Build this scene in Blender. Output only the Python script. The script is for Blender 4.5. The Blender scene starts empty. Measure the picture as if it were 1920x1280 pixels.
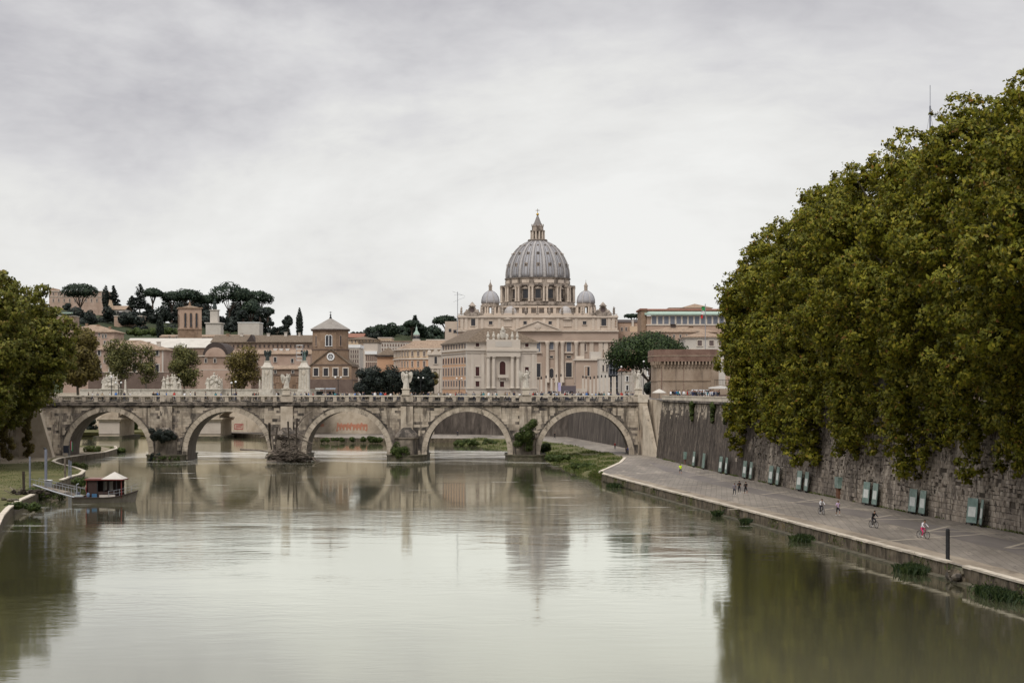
import bpy, bmesh, math, random
import numpy as np
from mathutils import Vector, Matrix

random.seed(11)
RNG = np.random.default_rng(5)
R = math.radians
SC = bpy.context.scene
COL = SC.collection

# ------------------------------------------------------------------ camera, sky, sun, exposure
CAMZ = 15.0
cam_data = bpy.data.cameras.new('camera')
cam_data.sensor_width = 36.0
cam_data.lens = 60.0
cam_data.shift_y = 90.0 / 1920.0
cam_data.clip_start = 0.5
cam_data.clip_end = 12000.0
cam = bpy.data.objects.new('camera', cam_data)
cam.location = (0, 0, CAMZ)
cam.rotation_euler = (R(90), 0, 0)
COL.objects.link(cam)
SC.camera = cam

SUN_EL, SUN_AZ = 52.0, 205.0          # degrees; azimuth clockwise from +Y (the view direction)
world = bpy.data.worlds.new('World')
SC.world = world
world.use_nodes = True
wt = world.node_tree
wt.nodes.clear()
def wn(t, **k):
    n = wt.nodes.new(t)
    for a, b in k.items():
        setattr(n, a, b)
    return n
wl = wt.links.new
w_out = wn('ShaderNodeOutputWorld')
w_bg = wn('ShaderNodeBackground')
w_bg.inputs['Strength'].default_value = 0.1
w_sky = wn('ShaderNodeTexSky', sky_type='NISHITA')
w_sky.sun_disc = False
w_sky.sun_elevation = R(SUN_EL)
w_sky.sun_rotation = R(SUN_AZ)
w_tc = wn('ShaderNodeTexCoord')
# cloud deck: bands that are long sideways and thin upwards, in sky direction space
w_map = wn('ShaderNodeMapping')
w_map.inputs['Scale'].default_value = (2.1, 2.1, 6.2)
w_map.inputs['Location'].default_value = (0.9, 0.4, 0.75)
wl(w_tc.outputs['Generated'], w_map.inputs['Vector'])
w_n1 = wn('ShaderNodeTexNoise')
w_n1.inputs['Scale'].default_value = 1.0
w_n1.inputs['Detail'].default_value = 6.0
w_n1.inputs['Roughness'].default_value = 0.58
w_n1.inputs['Distortion'].default_value = 0.6
wl(w_map.outputs['Vector'], w_n1.inputs['Vector'])
w_map2 = wn('ShaderNodeMapping')
w_map2.inputs['Scale'].default_value = (6.0, 6.0, 15.0)
wl(w_tc.outputs['Generated'], w_map2.inputs['Vector'])
w_n2 = wn('ShaderNodeTexNoise')
w_n2.inputs['Detail'].default_value = 6.0
w_n2.inputs['Roughness'].default_value = 0.6
w_n2.inputs['Distortion'].default_value = 0.5
wl(w_map2.outputs['Vector'], w_n2.inputs['Vector'])
w_sep = wn('ShaderNodeSeparateXYZ')
wl(w_tc.outputs['Generated'], w_sep.inputs['Vector'])
def wmath(op, a, b=None, c=None):
    n = wn('ShaderNodeMath', operation=op)
    for i, v in enumerate((a, b, c)):
        if v is None: continue
        if isinstance(v, (int, float)): n.inputs[i].default_value = v
        else: wl(v, n.inputs[i])
    return n.outputs[0]
# thickness of the deck: thin towards the horizon, heavier a dozen degrees up, the same beyond
w_up = wn('ShaderNodeMapRange', interpolation_type='SMOOTHSTEP')
w_up.inputs['From Min'].default_value = 0.05
w_up.inputs['From Max'].default_value = 0.24
w_up.inputs['To Min'].default_value = -0.05
w_up.inputs['To Max'].default_value = 0.17
wl(w_sep.outputs['Z'], w_up.inputs['Value'])
w_f = wmath('ADD', wmath('ADD', w_n1.outputs['Fac'], w_up.outputs['Result']), wmath('MULTIPLY_ADD', w_n2.outputs['Fac'], 0.13, -0.065))
w_rmp = wn('ShaderNodeValToRGB')
cr = w_rmp.color_ramp
cr.elements[0].position = 0.38; cr.elements[0].color = (0.745, 0.742, 0.725, 1)
cr.elements[1].position = 0.755; cr.elements[1].color = (0.43, 0.422, 0.445, 1)
e = cr.elements.new(0.50); e.color = (0.675, 0.67, 0.655, 1)
e = cr.elements.new(0.595); e.color = (0.585, 0.578, 0.585, 1)
wl(w_f, w_rmp.inputs['Fac'])
# overcast: brighter towards the zenith than low down
w_z = wn('ShaderNodeMapRange', interpolation_type='SMOOTHSTEP')
w_z.inputs['From Min'].default_value = 0.25
w_z.inputs['From Max'].default_value = 0.9
w_z.inputs['To Min'].default_value = 10.0
w_z.inputs['To Max'].default_value = 21.0
wl(w_sep.outputs['Z'], w_z.inputs['Value'])
w_sc = wn('ShaderNodeVectorMath', operation='SCALE')
wl(w_rmp.outputs['Color'], w_sc.inputs[0])
wl(w_z.outputs['Result'], w_sc.inputs['Scale'])
w_mix = wn('ShaderNodeMix', data_type='RGBA')
w_mix.inputs['Factor'].default_value = 0.97
wl(w_sky.outputs['Color'], w_mix.inputs['A'])
wl(w_sc.outputs['Vector'], w_mix.inputs['B'])
wl(w_mix.outputs['Result'], w_bg.inputs['Color'])
wl(w_bg.outputs['Background'], w_out.inputs['Surface'])

sun_data = bpy.data.lights.new('sun', 'SUN')
sun_data.energy = 1.5
sun_data.angle = R(25)
sun_data.color = (1.0, 0.95, 0.88)
sun = bpy.data.objects.new('sun', sun_data)
_az, _el = R(SUN_AZ), R(SUN_EL)
_d = Vector((math.sin(_az) * math.cos(_el), math.cos(_az) * math.cos(_el), math.sin(_el)))
sun.rotation_euler = (-_d).to_track_quat('-Z', 'Y').to_euler()
sun.location = (0, -50, 200)
COL.objects.link(sun)

SC.view_settings.view_transform = 'Standard'
SC.view_settings.look = 'None'
SC.view_settings.gamma = 1.0
SC.view_settings.use_curve_mapping = False
SC.view_settings.exposure = 0.25
SC.cycles.max_bounces = 5
SC.cycles.diffuse_bounces = 3
SC.cycles.glossy_bounces = 3
SC.cycles.transmission_bounces = 4
SC.cycles.transparent_max_bounces = 6
SC.cycles.caustics_reflective = False
SC.cycles.caustics_refractive = False

# ------------------------------------------------------------------ measuring helpers (survey of the photograph, 1920 x 1280)
def PX(px, Y): return (px - 960.0) * Y / 3200.0
def PZ(py, Y): return CAMZ + (730.0 - py) * Y / 3200.0
def PY(py, z): return (CAMZ - z) * 3200.0 / (py - 730.0)       # distance of a point of known height

# ------------------------------------------------------------------ mesh builder
class MB:
    def __init__(s): s.v = []; s.f = []; s.m = []
    def add(s, vs, fs, mi=0):
        o = len(s.v)
        s.v.extend([tuple(p) for p in vs])
        s.f.extend([tuple(i + o for i in f) for f in fs])
        s.m.extend([mi] * len(fs))
        return s
    def box(s, x0, x1, y0, y1, z0, z1, mi=0):
        return s.add([(x0,y0,z0),(x1,y0,z0),(x1,y1,z0),(x0,y1,z0),(x0,y0,z1),(x1,y0,z1),(x1,y1,z1),(x0,y1,z1)],
              [(0,3,2,1),(4,5,6,7),(0,1,5,4),(1,2,6,5),(2,3,7,6),(3,0,4,7)], mi)
    def bar(s, p, q, w, h=None, mi=0, up=(0,0,1)):
        p = Vector(p); q = Vector(q); h = h or w
        d = (q - p).normalized(); u = Vector(up)
        if abs(d.dot(u)) > 0.98: u = Vector((0,1,0))
        a = d.cross(u).normalized() * (w/2); b = a.cross(d).normalized() * (h/2)
        vs = [p-a-b, p+a-b, p+a+b, p-a+b, q-a-b, q+a-b, q+a+b, q-a+b]
        return s.add(vs, [(0,1,2,3),(7,6,5,4),(0,4,5,1),(1,5,6,2),(2,6,7,3),(3,7,4,0)], mi)
    def tube(s, pts, r, n=6, mi=0, cap=True):
        pts = [Vector(p) for p in pts]
        rs = r if isinstance(r, (list, tuple)) else [r] * len(pts)
        o = len(s.v); k = len(pts); ref = None
        for i, p in enumerate(pts):
            d = (pts[min(i+1,k-1)] - pts[max(i-1,0)]).normalized()
            if ref is None: ref = Vector((1,0,0)) if abs(d.x) < 0.9 else Vector((0,1,0))
            a = (ref - d * ref.dot(d)).normalized(); b = d.cross(a); ref = a
            for j in range(n):
                t = 2*math.pi*j/n
                s.v.append(tuple(p + (a*math.cos(t) + b*math.sin(t)) * rs[i]))
        for i in range(k-1):
            for j in range(n):
                j2 = (j+1) % n
                s.f.append((o+i*n+j, o+i*n+j2, o+(i+1)*n+j2, o+(i+1)*n+j)); s.m.append(mi)
        if cap:
            s.f.append(tuple(o+j for j in range(n-1,-1,-1))); s.m.append(mi)
            s.f.append(tuple(o+(k-1)*n+j for j in range(n))); s.m.append(mi)
        return s
    def lathe(s, cx, cy, prof, n=16, a0=0.0, a1=2*math.pi, mi=0, cap=True):
        full = abs(a1-a0-2*math.pi) < 1e-6
        m = n if full else n+1
        o = len(s.v)
        for r, z in prof:
            for j in range(m):
                t = a0 + (a1-a0)*j/n
                s.v.append((cx + r*math.cos(t), cy + r*math.sin(t), z))
        for i in range(len(prof)-1):
            for j in range(n):
                j2 = (j+1) % m
                s.f.append((o+i*m+j, o+i*m+j2, o+(i+1)*m+j2, o+(i+1)*m+j)); s.m.append(mi)
        if cap and full:
            if prof[0][0] > 1e-3: s.f.append(tuple(o+j for j in range(m-1,-1,-1))); s.m.append(mi)
            if prof[-1][0] > 1e-3: s.f.append(tuple(o+(len(prof)-1)*m+j for j in range(m))); s.m.append(mi)
        return s
    def prism(s, poly, y0, y1, mi=0):             # polygon in XZ (counter-clockwise seen from -Y), pushed along Y
        n = len(poly)
        vs = [(x,y0,z) for x,z in poly] + [(x,y1,z) for x,z in poly]
        fs = [tuple(range(n)), tuple(range(2*n-1,n-1,-1))] + [((i+1)%n, i, n+i, n+(i+1)%n) for i in range(n)]
        return s.add(vs, fs, mi)
    def plan(s, poly, z0, z1, mi=0):              # polygon in XY (counter-clockwise from above), pushed along Z
        n = len(poly)
        vs = [(x,y,z0) for x,y in poly] + [(x,y,z1) for x,y in poly]
        fs = [tuple(range(n-1,-1,-1)), tuple(range(n,2*n))] + [(i, (i+1)%n, n+(i+1)%n, n+i) for i in range(n)]
        return s.add(vs, fs, mi)
    def ball(s, c, r, nu=10, nv=6, jit=0.0, mi=0):
        rx, ry, rz = r if isinstance(r, (tuple, list)) else (r,r,r)
        o = len(s.v)
        s.v.append((c[0], c[1], c[2]-rz))
        for i in range(1, nv):
            ph = -math.pi/2 + math.pi*i/nv
            for j in range(nu):
                t = 2*math.pi*j/nu
                k = 1 + random.uniform(-jit, jit)
                s.v.append((c[0]+rx*k*math.cos(ph)*math.cos(t), c[1]+ry*k*math.cos(ph)*math.sin(t), c[2]+rz*k*math.sin(ph)))
        s.v.append((c[0], c[1], c[2]+rz))
        top = len(s.v)-1
        for j in range(nu):
            s.f.append((o, o+1+(j+1)%nu, o+1+j)); s.m.append(mi)
            b = o+1+(nv-2)*nu
            s.f.append((top, b+j, b+(j+1)%nu)); s.m.append(mi)
        for i in range(nv-2):
            for j in range(nu):
                a = o+1+i*nu
                s.f.append((a+j, a+(j+1)%nu, a+nu+(j+1)%nu, a+nu+j)); s.m.append(mi)
        return s
    def xf(s, M, start=0):
        for i in range(start, len(s.v)):
            s.v[i] = tuple(M @ Vector(s.v[i]))
        return s
    def build(s, name, mats, parent=None, smooth=False, local=False):
        """One mesh object. Vertices are in world space (or, local=True, in the parent's own space); origin at the base centre."""
        if not isinstance(mats, (list, tuple)): mats = [mats]
        a = np.array(s.v, dtype=float)
        org = np.array([(a[:,0].min()+a[:,0].max())/2, (a[:,1].min()+a[:,1].max())/2, a[:,2].min()])
        me = bpy.data.meshes.new(name)
        me.from_pydata((a-org).tolist(), [], s.f)
        for m in mats: me.materials.append(m)
        if len(mats) > 1: me.polygons.foreach_set('material_index', s.m)
        if smooth: me.polygons.foreach_set('use_smooth', [True]*len(me.polygons))
        me.update()
        o = bpy.data.objects.new(name, me)
        COL.objects.link(o)
        off = Vector(org)
        if parent is not None:
            o.parent = parent
            if not local: off = off - wloc(parent)
            else: off = off - lofs(parent)
        o.location = off
        return o

def wloc(o):
    v = Vector((0,0,0))
    while o is not None:
        v = v + Vector(o.location); o = o.parent
    return v
def lofs(o):                                       # offset of a part inside its (possibly turned) thing
    v = Vector((0,0,0))
    while o is not None and o.parent is not None:
        v = v + Vector(o.location); o = o.parent
    return v

CHILD = {}
def tag(o, label=None, cat=None, group=None, kind=None):
    if label: o['label'] = label
    if cat: o['category'] = cat
    if group: o['group'] = group
    if kind: o['kind'] = kind
    return o
def thing(name, label, cat, loc=(0,0,0), group=None, rz=0.0):
    o = bpy.data.objects.new(name, None)
    o.empty_display_size = 0.3
    COL.objects.link(o); o.location = loc; o.rotation_euler = (0,0,rz)
    return tag(o, label, cat, group)
def obj_from(me, name, parent=None, loc=(0,0,0), rot=(0,0,0)):
    o = bpy.data.objects.new(name, me)
    COL.objects.link(o); o.parent = parent; o.location = loc; o.rotation_euler = rot
    return o
def copy_tree(o, parent=None):
    kids = list(o.children)
    c = o.copy(); COL.objects.link(c)
    if parent is not None: c.parent = parent
    for k in kids: copy_tree(k, c)
    return c

# ------------------------------------------------------------------ materials
def new_mat(name):
    m = bpy.data.materials.new(name); m.use_nodes = True
    m.node_tree.nodes.clear()
    return m, m.node_tree
def N(nt, t, **k):
    n = nt.nodes.new(t)
    for a, b in k.items(): setattr(n, a, b)
    return n
def rgba(c): return (c[0], c[1], c[2], 1)
def s2l(r, g, b):
    f = lambda u: (u/255/12.92) if u/255 <= 0.04045 else ((u/255+0.055)/1.055)**2.4
    return (f(r), f(g), f(b))

def noise_fac(nt, scale, detail=5, rough=0.6, stretch=(1,1,1), distort=0.0, coord='pos'):
    if coord == 'pos': src = N(nt,'ShaderNodeNewGeometry').outputs['Position']
    else: src = N(nt,'ShaderNodeTexCoord').outputs['Object']
    mp = N(nt,'ShaderNodeMapping'); mp.inputs['Scale'].default_value = tuple(scale*s for s in stretch)
    nt.links.new(src, mp.inputs['Vector'])
    no = N(nt,'ShaderNodeTexNoise'); no.inputs['Scale'].default_value = 1.0
    no.inputs['Detail'].default_value = detail; no.inputs['Roughness'].default_value = rough
    no.inputs['Distortion'].default_value = distort
    nt.links.new(mp.outputs['Vector'], no.inputs['Vector'])
    return no.outputs['Fac']
def ramp(nt, fac, stops):
    r = N(nt,'ShaderNodeValToRGB'); cr = r.color_ramp
    cr.elements[0].position, cr.elements[0].color = stops[0][0], rgba(stops[0][1])
    cr.elements[1].position, cr.elements[1].color = stops[-1][0], rgba(stops[-1][1])
    for p, c in stops[1:-1]:
        e = cr.elements.new(p); e.color = rgba(c)
    nt.links.new(fac, r.inputs['Fac'])
    return r.outputs['Color']
def mixc(nt, fac, a, b):
    m = N(nt,'ShaderNodeMix', data_type='RGBA')
    for s, v in (('Factor',fac),('A',a),('B',b)):
        if hasattr(v,'is_linked') or hasattr(v,'links'): nt.links.new(v, m.inputs[s])
        elif s == 'Factor': m.inputs[s].default_value = v
        else: m.inputs[s].default_value = rgba(v)
    return m.outputs['Result']
def band(nt, fac, lo, hi, amt=1.0):
    r = N(nt,'ShaderNodeMapRange', interpolation_type='SMOOTHSTEP')
    r.inputs['From Min'].default_value = lo; r.inputs['From Max'].default_value = hi
    r.inputs['To Min'].default_value = 0; r.inputs['To Max'].default_value = amt
    nt.links.new(fac, r.inputs['Value'])
    return r.outputs['Result']
def mat(name, cols, scale=0.5, stretch=(1,1,1), rough=0.9, bump=0.0, bscale=3.0, stains=(), spec=0.25, metal=0.0, detail=6, obj_var=0.0, coord='pos', isl=0.0):
    """Weathered surface: a noise ramp over cols; stains = ((colour, scale, stretch, lo, hi, amount), ...)."""
    m, nt = new_mat(name)
    if len(cols) == 1: cols = [tuple(c*0.86 for c in cols[0]), cols[0], tuple(min(1,c*1.12) for c in cols[0])]
    n = len(cols)
    st = [(0.30 + 0.40*i/(n-1), c) for i, c in enumerate(cols)]
    c = ramp(nt, noise_fac(nt, scale, detail, 0.62, stretch, 0.2, coord), st)
    if obj_var:
        oi = N(nt,'ShaderNodeObjectInfo')
        hv = N(nt,'ShaderNodeHueSaturation')
        mr = N(nt,'ShaderNodeMapRange'); mr.inputs['To Min'].default_value = 1-obj_var; mr.inputs['To Max'].default_value = 1+obj_var
        nt.links.new(oi.outputs['Random'], mr.inputs['Value']); nt.links.new(mr.outputs['Result'], hv.inputs['Value'])
        nt.links.new(c, hv.inputs['Color']); c = hv.outputs['Color']
    if isl:
        gi = N(nt,'ShaderNodeNewGeometry'); hv = N(nt,'ShaderNodeHueSaturation')
        mr = N(nt,'ShaderNodeMapRange'); mr.inputs['To Min'].default_value = 1-isl; mr.inputs['To Max'].default_value = 1+isl
        nt.links.new(gi.outputs['Random Per Island'], mr.inputs['Value']); nt.links.new(mr.outputs['Result'], hv.inputs['Value'])
        nt.links.new(c, hv.inputs['Color']); c = hv.outputs['Color']
    for (sc, ss, sst, lo, hi, amt) in stains:
        c = mixc(nt, band(nt, noise_fac(nt, ss, 6, 0.65, sst, 0.3, coord), lo, hi, amt), c, sc)
    b = N(nt,'ShaderNodeBsdfPrincipled')
    b.inputs['Roughness'].default_value = rough; b.inputs['Specular IOR Level'].default_value = spec
    b.inputs['Metallic'].default_value = metal
    nt.links.new(c, b.inputs['Base Color'])
    if bump:
        bp = N(nt,'ShaderNodeBump'); bp.inputs['Strength'].default_value = min(1,bump); bp.inputs['Distance'].default_value = max(0.05, bump*0.25)
        nt.links.new(noise_fac(nt, bscale, 5, 0.65, stretch, 0.0, coord), bp.inputs['Height'])
        nt.links.new(bp.outputs['Normal'], b.inputs['Normal'])
    o = N(nt,'ShaderNodeOutputMaterial')
    nt.links.new(b.outputs['BSDF'], o.inputs['Surface'])
    return m
def leaf_mat(name, stops, trans=0.25):
    m, nt = new_mat(name)
    g = N(nt,'ShaderNodeNewGeometry')
    c = ramp(nt, g.outputs['Random Per Island'], stops)
    big = noise_fac(nt, 0.42, 4, 0.6)
    hv = N(nt,'ShaderNodeHueSaturation')
    mr = N(nt,'ShaderNodeMapRange'); mr.inputs['From Min'].default_value = 0.3; mr.inputs['From Max'].default_value = 0.7
    mr.inputs['To Min'].default_value = 0.70; mr.inputs['To Max'].default_value = 1.28
    nt.links.new(big, mr.inputs['Value']); nt.links.new(mr.outputs['Result'], hv.inputs['Value']); nt.links.new(c, hv.inputs['Color'])
    d = N(nt,'ShaderNodeBsdfPrincipled'); d.inputs['Roughness'].default_value = 0.55; d.inputs['Specular IOR Level'].default_value = 0.25
    t = N(nt,'ShaderNodeBsdfTranslucent'); mx = N(nt,'ShaderNodeMixShader'); mx.inputs[0].default_value = trans
    # leaves of one bough share much of its facing, so that boughs shade as rounded masses
    at = N(nt,'ShaderNodeAttribute'); at.attribute_name = 'bough'
    v1 = N(nt,'ShaderNodeVectorMath', operation='SCALE'); v1.inputs['Scale'].default_value = 1.5; nt.links.new(at.outputs['Vector'], v1.inputs[0])
    v2 = N(nt,'ShaderNodeVectorMath', operation='ADD'); nt.links.new(v1.outputs[0], v2.inputs[0]); nt.links.new(g.outputs['Normal'], v2.inputs[1])
    v3 = N(nt,'ShaderNodeVectorMath', operation='NORMALIZE'); nt.links.new(v2.outputs[0], v3.inputs[0])
    nt.links.new(v3.outputs[0], d.inputs['Normal'])
    nt.links.new(hv.outputs['Color'], d.inputs['Base Color']); nt.links.new(hv.outputs['Color'], t.inputs['Color'])
    nt.links.new(d.outputs[0], mx.inputs[1]); nt.links.new(t.outputs[0], mx.inputs[2])
    o = N(nt,'ShaderNodeOutputMaterial'); nt.links.new(mx.outputs[0], o.inputs['Surface'])
    return m

M = {}
DARKSTAIN = (0.045, 0.04, 0.035)
M['bridge'] = mat('bridge_travertine', [(0.34,0.283,0.218),(0.46,0.392,0.308),(0.55,0.48,0.388)], 0.5, isl=0.16, rough=0.9, bump=0.35, bscale=2.2,
    stains=[((0.085,0.07,0.056), 0.55, (1,1,0.10), 0.52, 0.63, 0.9), ((0.30,0.19,0.11), 0.12, (1,1,1.4), 0.58, 0.75, 0.45), ((0.05,0.042,0.037), 1.3, (1,1,0.35), 0.61, 0.68, 0.85), ((0.13,0.105,0.083), 0.10, (1,1,0.8), 0.49, 0.61, 0.85), ((0.045,0.037,0.031), 0.23, (1,1,0.25), 0.60, 0.70, 0.8)])
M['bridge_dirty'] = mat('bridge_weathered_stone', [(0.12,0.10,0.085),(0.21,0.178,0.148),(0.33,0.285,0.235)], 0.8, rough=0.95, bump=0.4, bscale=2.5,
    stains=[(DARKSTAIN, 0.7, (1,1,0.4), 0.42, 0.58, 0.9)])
M['bridge_rail'] = mat('bridge_rail_stone', [(0.28,0.235,0.19),(0.42,0.36,0.29),(0.52,0.455,0.375)], 0.6, rough=0.9, bump=0.2,
    stains=[(DARKSTAIN, 0.7, (1,1,0.5), 0.50, 0.64, 0.85)])
M['voussoir'] = mat('voussoir_stone', [(0.34,0.285,0.22),(0.45,0.385,0.305),(0.53,0.46,0.37)], 0.5, rough=0.9, bump=0.25, obj_var=0.14,
    stains=[((0.08,0.068,0.056), 0.6, (1,1,0.6), 0.53, 0.66, 0.85)])
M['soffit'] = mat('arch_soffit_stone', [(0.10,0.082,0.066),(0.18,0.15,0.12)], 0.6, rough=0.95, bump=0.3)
M['pier_wet'] = mat('pier_wet_stone', [(0.05,0.045,0.032),(0.10,0.088,0.06),(0.16,0.14,0.10)], 0.8, rough=0.8, bump=0.4, stains=[((0.035,0.05,0.018), 0.7, (1,1,1), 0.5, 0.65, 0.7)])
M['pier'] = mat('pier_stone', [(0.10,0.084,0.066),(0.20,0.168,0.132),(0.31,0.265,0.21)], 0.7, rough=0.92, bump=0.4,
    stains=[(DARKSTAIN, 0.5, (1,1,0.25), 0.47, 0.63, 0.9), ((0.05,0.06,0.03), 0.4, (1,1,0.6), 0.6, 0.72, 0.6)])
M['wall_base'] = mat('embankment_mortar', [(0.05,0.041,0.032),(0.10,0.083,0.065)], 0.7, rough=0.95, bump=0.3)  # mortar core, darkened so holes between stones look shaded
WALLST = [((0.10,0.083,0.068), 0.08, (1,1,0.6), 0.45, 0.62, 0.7), ((0.05,0.042,0.036), 0.8, (1,1,0.13), 0.52, 0.66, 0.85), ((0.50,0.435,0.35), 0.55, (1,1,0.16), 0.55, 0.66, 0.75), ((0.09,0.074,0.06), 0.22, (1,1,0.8), 0.52, 0.62, 0.7), ((0.025,0.021,0.018), 1.5, (1,1,0.6), 0.585, 0.64, 0.95)]
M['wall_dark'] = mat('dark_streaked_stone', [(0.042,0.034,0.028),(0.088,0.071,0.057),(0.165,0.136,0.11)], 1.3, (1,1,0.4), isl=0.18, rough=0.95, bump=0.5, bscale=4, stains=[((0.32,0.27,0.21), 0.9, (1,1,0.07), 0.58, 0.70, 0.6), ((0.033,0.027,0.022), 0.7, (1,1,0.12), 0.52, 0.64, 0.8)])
M['wall_stone'] = mat('embankment_stone', [(0.19,0.158,0.122),(0.32,0.272,0.218),(0.47,0.412,0.34)], 1.8, isl=0.25, rough=0.93, bump=0.5, bscale=4, obj_var=0.2, stains=WALLST)
M['wall_far'] = mat('far_embankment_stone', [(0.04,0.033,0.028),(0.085,0.071,0.060),(0.16,0.134,0.112)], 0.6, (1,1,0.33), rough=0.95, bump=0.5,
    stains=[((0.2,0.175,0.15), 0.6, (1,1,0.1), 0.62, 0.75, 0.5)])
M['wall_pale'] = mat('pale_embankment_stone', [(0.36,0.295,0.22),(0.48,0.405,0.31),(0.55,0.475,0.38)], 0.4, rough=0.95, bump=0.2, stains=[((0.10,0.085,0.07), 0.4, (1,1,0.2), 0.58, 0.72, 0.7)])
M['wall_peel'] = mat('peeling_wall', [(0.30,0.245,0.18),(0.45,0.38,0.29),(0.56,0.49,0.39)], 0.5, rough=.95, bump=.4, stains=[((0.06,0.05,0.04), 0.22, (1,1,0.35), 0.46, 0.56, 0.92), ((0.05,0.042,0.035), 0.9, (1,1,0.15), 0.52, 0.62, 0.85)])
M['parapet'] = mat('parapet_stone', [(0.43,0.375,0.30),(0.54,0.48,0.395),(0.61,0.55,0.46)], 0.7, rough=0.9, bump=0.2, stains=[((0.12,0.10,0.085), 0.8, (1,1,0.4), 0.58, 0.72, 0.7)])
M['coping'] = mat('quay_coping_stone', [(0.46,0.40,0.32),(0.58,0.515,0.42),(0.65,0.58,0.48)], 0.7, rough=0.85, bump=0.2, obj_var=0.1, stains=[((0.2,0.17,0.13), 0.9, (1,1,1), 0.62, 0.75, 0.6)])
M['quay_block'] = mat('quay_face_stone', [(0.09,0.072,0.048),(0.155,0.126,0.088),(0.23,0.192,0.142)], 0.9, rough=0.92, bump=0.4, obj_var=0.18,
    stains=[((0.045,0.036,0.025), 0.9, (1,1,0.35), 0.45, 0.62, 0.9), ((0.12,0.09,0.02), 0.5, (1,1,1), 0.63, 0.72, 0.7)])
M['marble'] = mat('statue_marble', [(0.40,0.365,0.31),(0.53,0.49,0.42),(0.61,0.57,0.50)], 1.2, rough=0.8, bump=0.15, stains=[((0.15,0.13,0.11), 1.0, (1,1,0.4), 0.58, 0.72, 0.7)])
M['bronze'] = mat('dark_bronze', [(0.03,0.035,0.035),(0.06,0.075,0.07)], 1.0, rough=0.6, metal=0.4)
M['tile'] = mat('roof_tiles', [(0.17,0.118,0.08),(0.29,0.21,0.148),(0.41,0.305,0.22)], 1.0, (1.6,1.6,.3), rough=0.95, bump=0.3, stains=[((0.09,0.075,0.06), 0.25, (1,1,1), 0.52, 0.7, 0.7)])
M['tile_red'] = mat('red_roof_tiles', [(0.22,0.10,0.07),(0.29,0.145,0.10)], 0.4, rough=0.95, bump=0.2)
M['tile_brown'] = mat('brown_roof_tiles', [(0.08,0.06,0.042),(0.145,0.11,0.078),(0.22,0.17,0.125)], 0.9, (1.6,1.6,.3), rough=0.95, bump=0.2)
M['tile_dark'] = mat('dark_roof_tiles', [(0.05,0.04,0.036),(0.085,0.066,0.058)], 0.4, rough=0.95)
M['tile_grey'] = mat('grey_stone_tiles', [(0.22,0.20,0.175),(0.31,0.285,0.255)], 0.5, rough=0.9, bump=0.2)
M['copper'] = mat('green_copper', [(0.30,0.40,0.335),(0.38,0.47,0.40)], 0.4, rough=0.7)
M['glass'] = mat('window_glass', [(0.018,0.018,0.022),(0.035,0.034,0.04)], 0.6, rough=0.25, spec=0.5)
M['glass_blue'] = mat('bluish_glass', [(0.10,0.11,0.135),(0.17,0.18,0.21)], 0.3, rough=0.3, spec=0.5)
M['shutter_red'] = mat('dark_red_shutter', [(0.045,0.018,0.017),(0.07,0.026,0.024)], 0.6, rough=0.7)
M['shutter_grey'] = mat('grey_brown_shutter', [(0.10,0.075,0.07),(0.15,0.115,0.105)], 0.6, rough=0.7)
M['cream'] = mat('cream_stone', [(0.45,0.39,0.325),(0.52,0.455,0.385),(0.57,0.505,0.43)], 0.15, rough=0.9, stains=[((0.24,0.20,0.165), 0.25, (1,1,0.3), 0.58, 0.75, 0.6)])
M['cream_trim'] = mat('cream_trim_stone', [(0.50,0.44,0.37),(0.60,0.535,0.455)], 0.2, rough=0.9)
M['orange'] = mat('orange_plaster', [(0.50,0.31,0.195),(0.58,0.37,0.24)], 0.12, rough=0.95, stains=[((0.36,0.21,0.14), 0.3, (1,1,0.3), 0.56, 0.75, 0.5)])
M['ochre'] = mat('ochre_plaster', [(0.52,0.39,0.265),(0.60,0.465,0.325)], 0.12, rough=0.95)
M['pink'] = mat('pink_plaster', [(0.33,0.235,0.18),(0.41,0.30,0.235),(0.47,0.355,0.285)], 0.2, rough=0.95, stains=[((0.20,0.135,0.11), 0.25, (1,1,0.35), 0.54, 0.75, 0.6)])
M['pinkdark'] = mat('dull_pink_plaster', [(0.20,0.145,0.108),(0.275,0.20,0.152),(0.34,0.255,0.197)], 0.2, rough=0.95, stains=[((0.13,0.09,0.075), 0.25, (1,1,0.4), 0.52, 0.7, 0.6)])
M['brown_base'] = mat('brown_rusticated_base', [(0.12,0.085,0.07),(0.17,0.125,0.10)], 0.5, rough=0.95, bump=0.4)
M['brick'] = mat('old_brick', [(0.19,0.128,0.085),(0.265,0.183,0.124),(0.33,0.237,0.167)], 0.35, rough=0.95, bump=0.3, stains=[((0.10,0.07,0.055), 0.3, (1,1,0.35), 0.54, 0.72, 0.6)])
M['brick_pale'] = mat('pale_brick', [(0.36,0.255,0.19),(0.45,0.33,0.25)], 0.3, rough=0.95, bump=0.3)
M['castle'] = mat('castle_plastered_brick', [(0.23,0.17,0.122),(0.31,0.238,0.175),(0.385,0.305,0.235)], 0.3, rough=0.95, bump=0.4, stains=[((0.08,0.062,0.052), 0.35, (1,1,0.16), 0.55, 0.7, 0.8)])
M['castle_brick'] = mat('castle_red_brick', [(0.14,0.085,0.066),(0.20,0.125,0.095),(0.26,0.18,0.14)], 0.5, rough=0.95, bump=0.4)
M['white'] = mat('white_paint', [(0.70,0.70,0.68),(0.78,0.78,0.76)], 0.3, rough=0.7)
M['sheet'] = mat('pale_roof_sheet', [(0.46,0.43,0.38),(0.58,0.55,0.49)], 0.3, rough=0.8)
M['tarp'] = mat('white_roof_sheeting', [(0.66,0.64,0.60),(0.76,0.74,0.70)], 0.2, rough=0.8)
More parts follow.
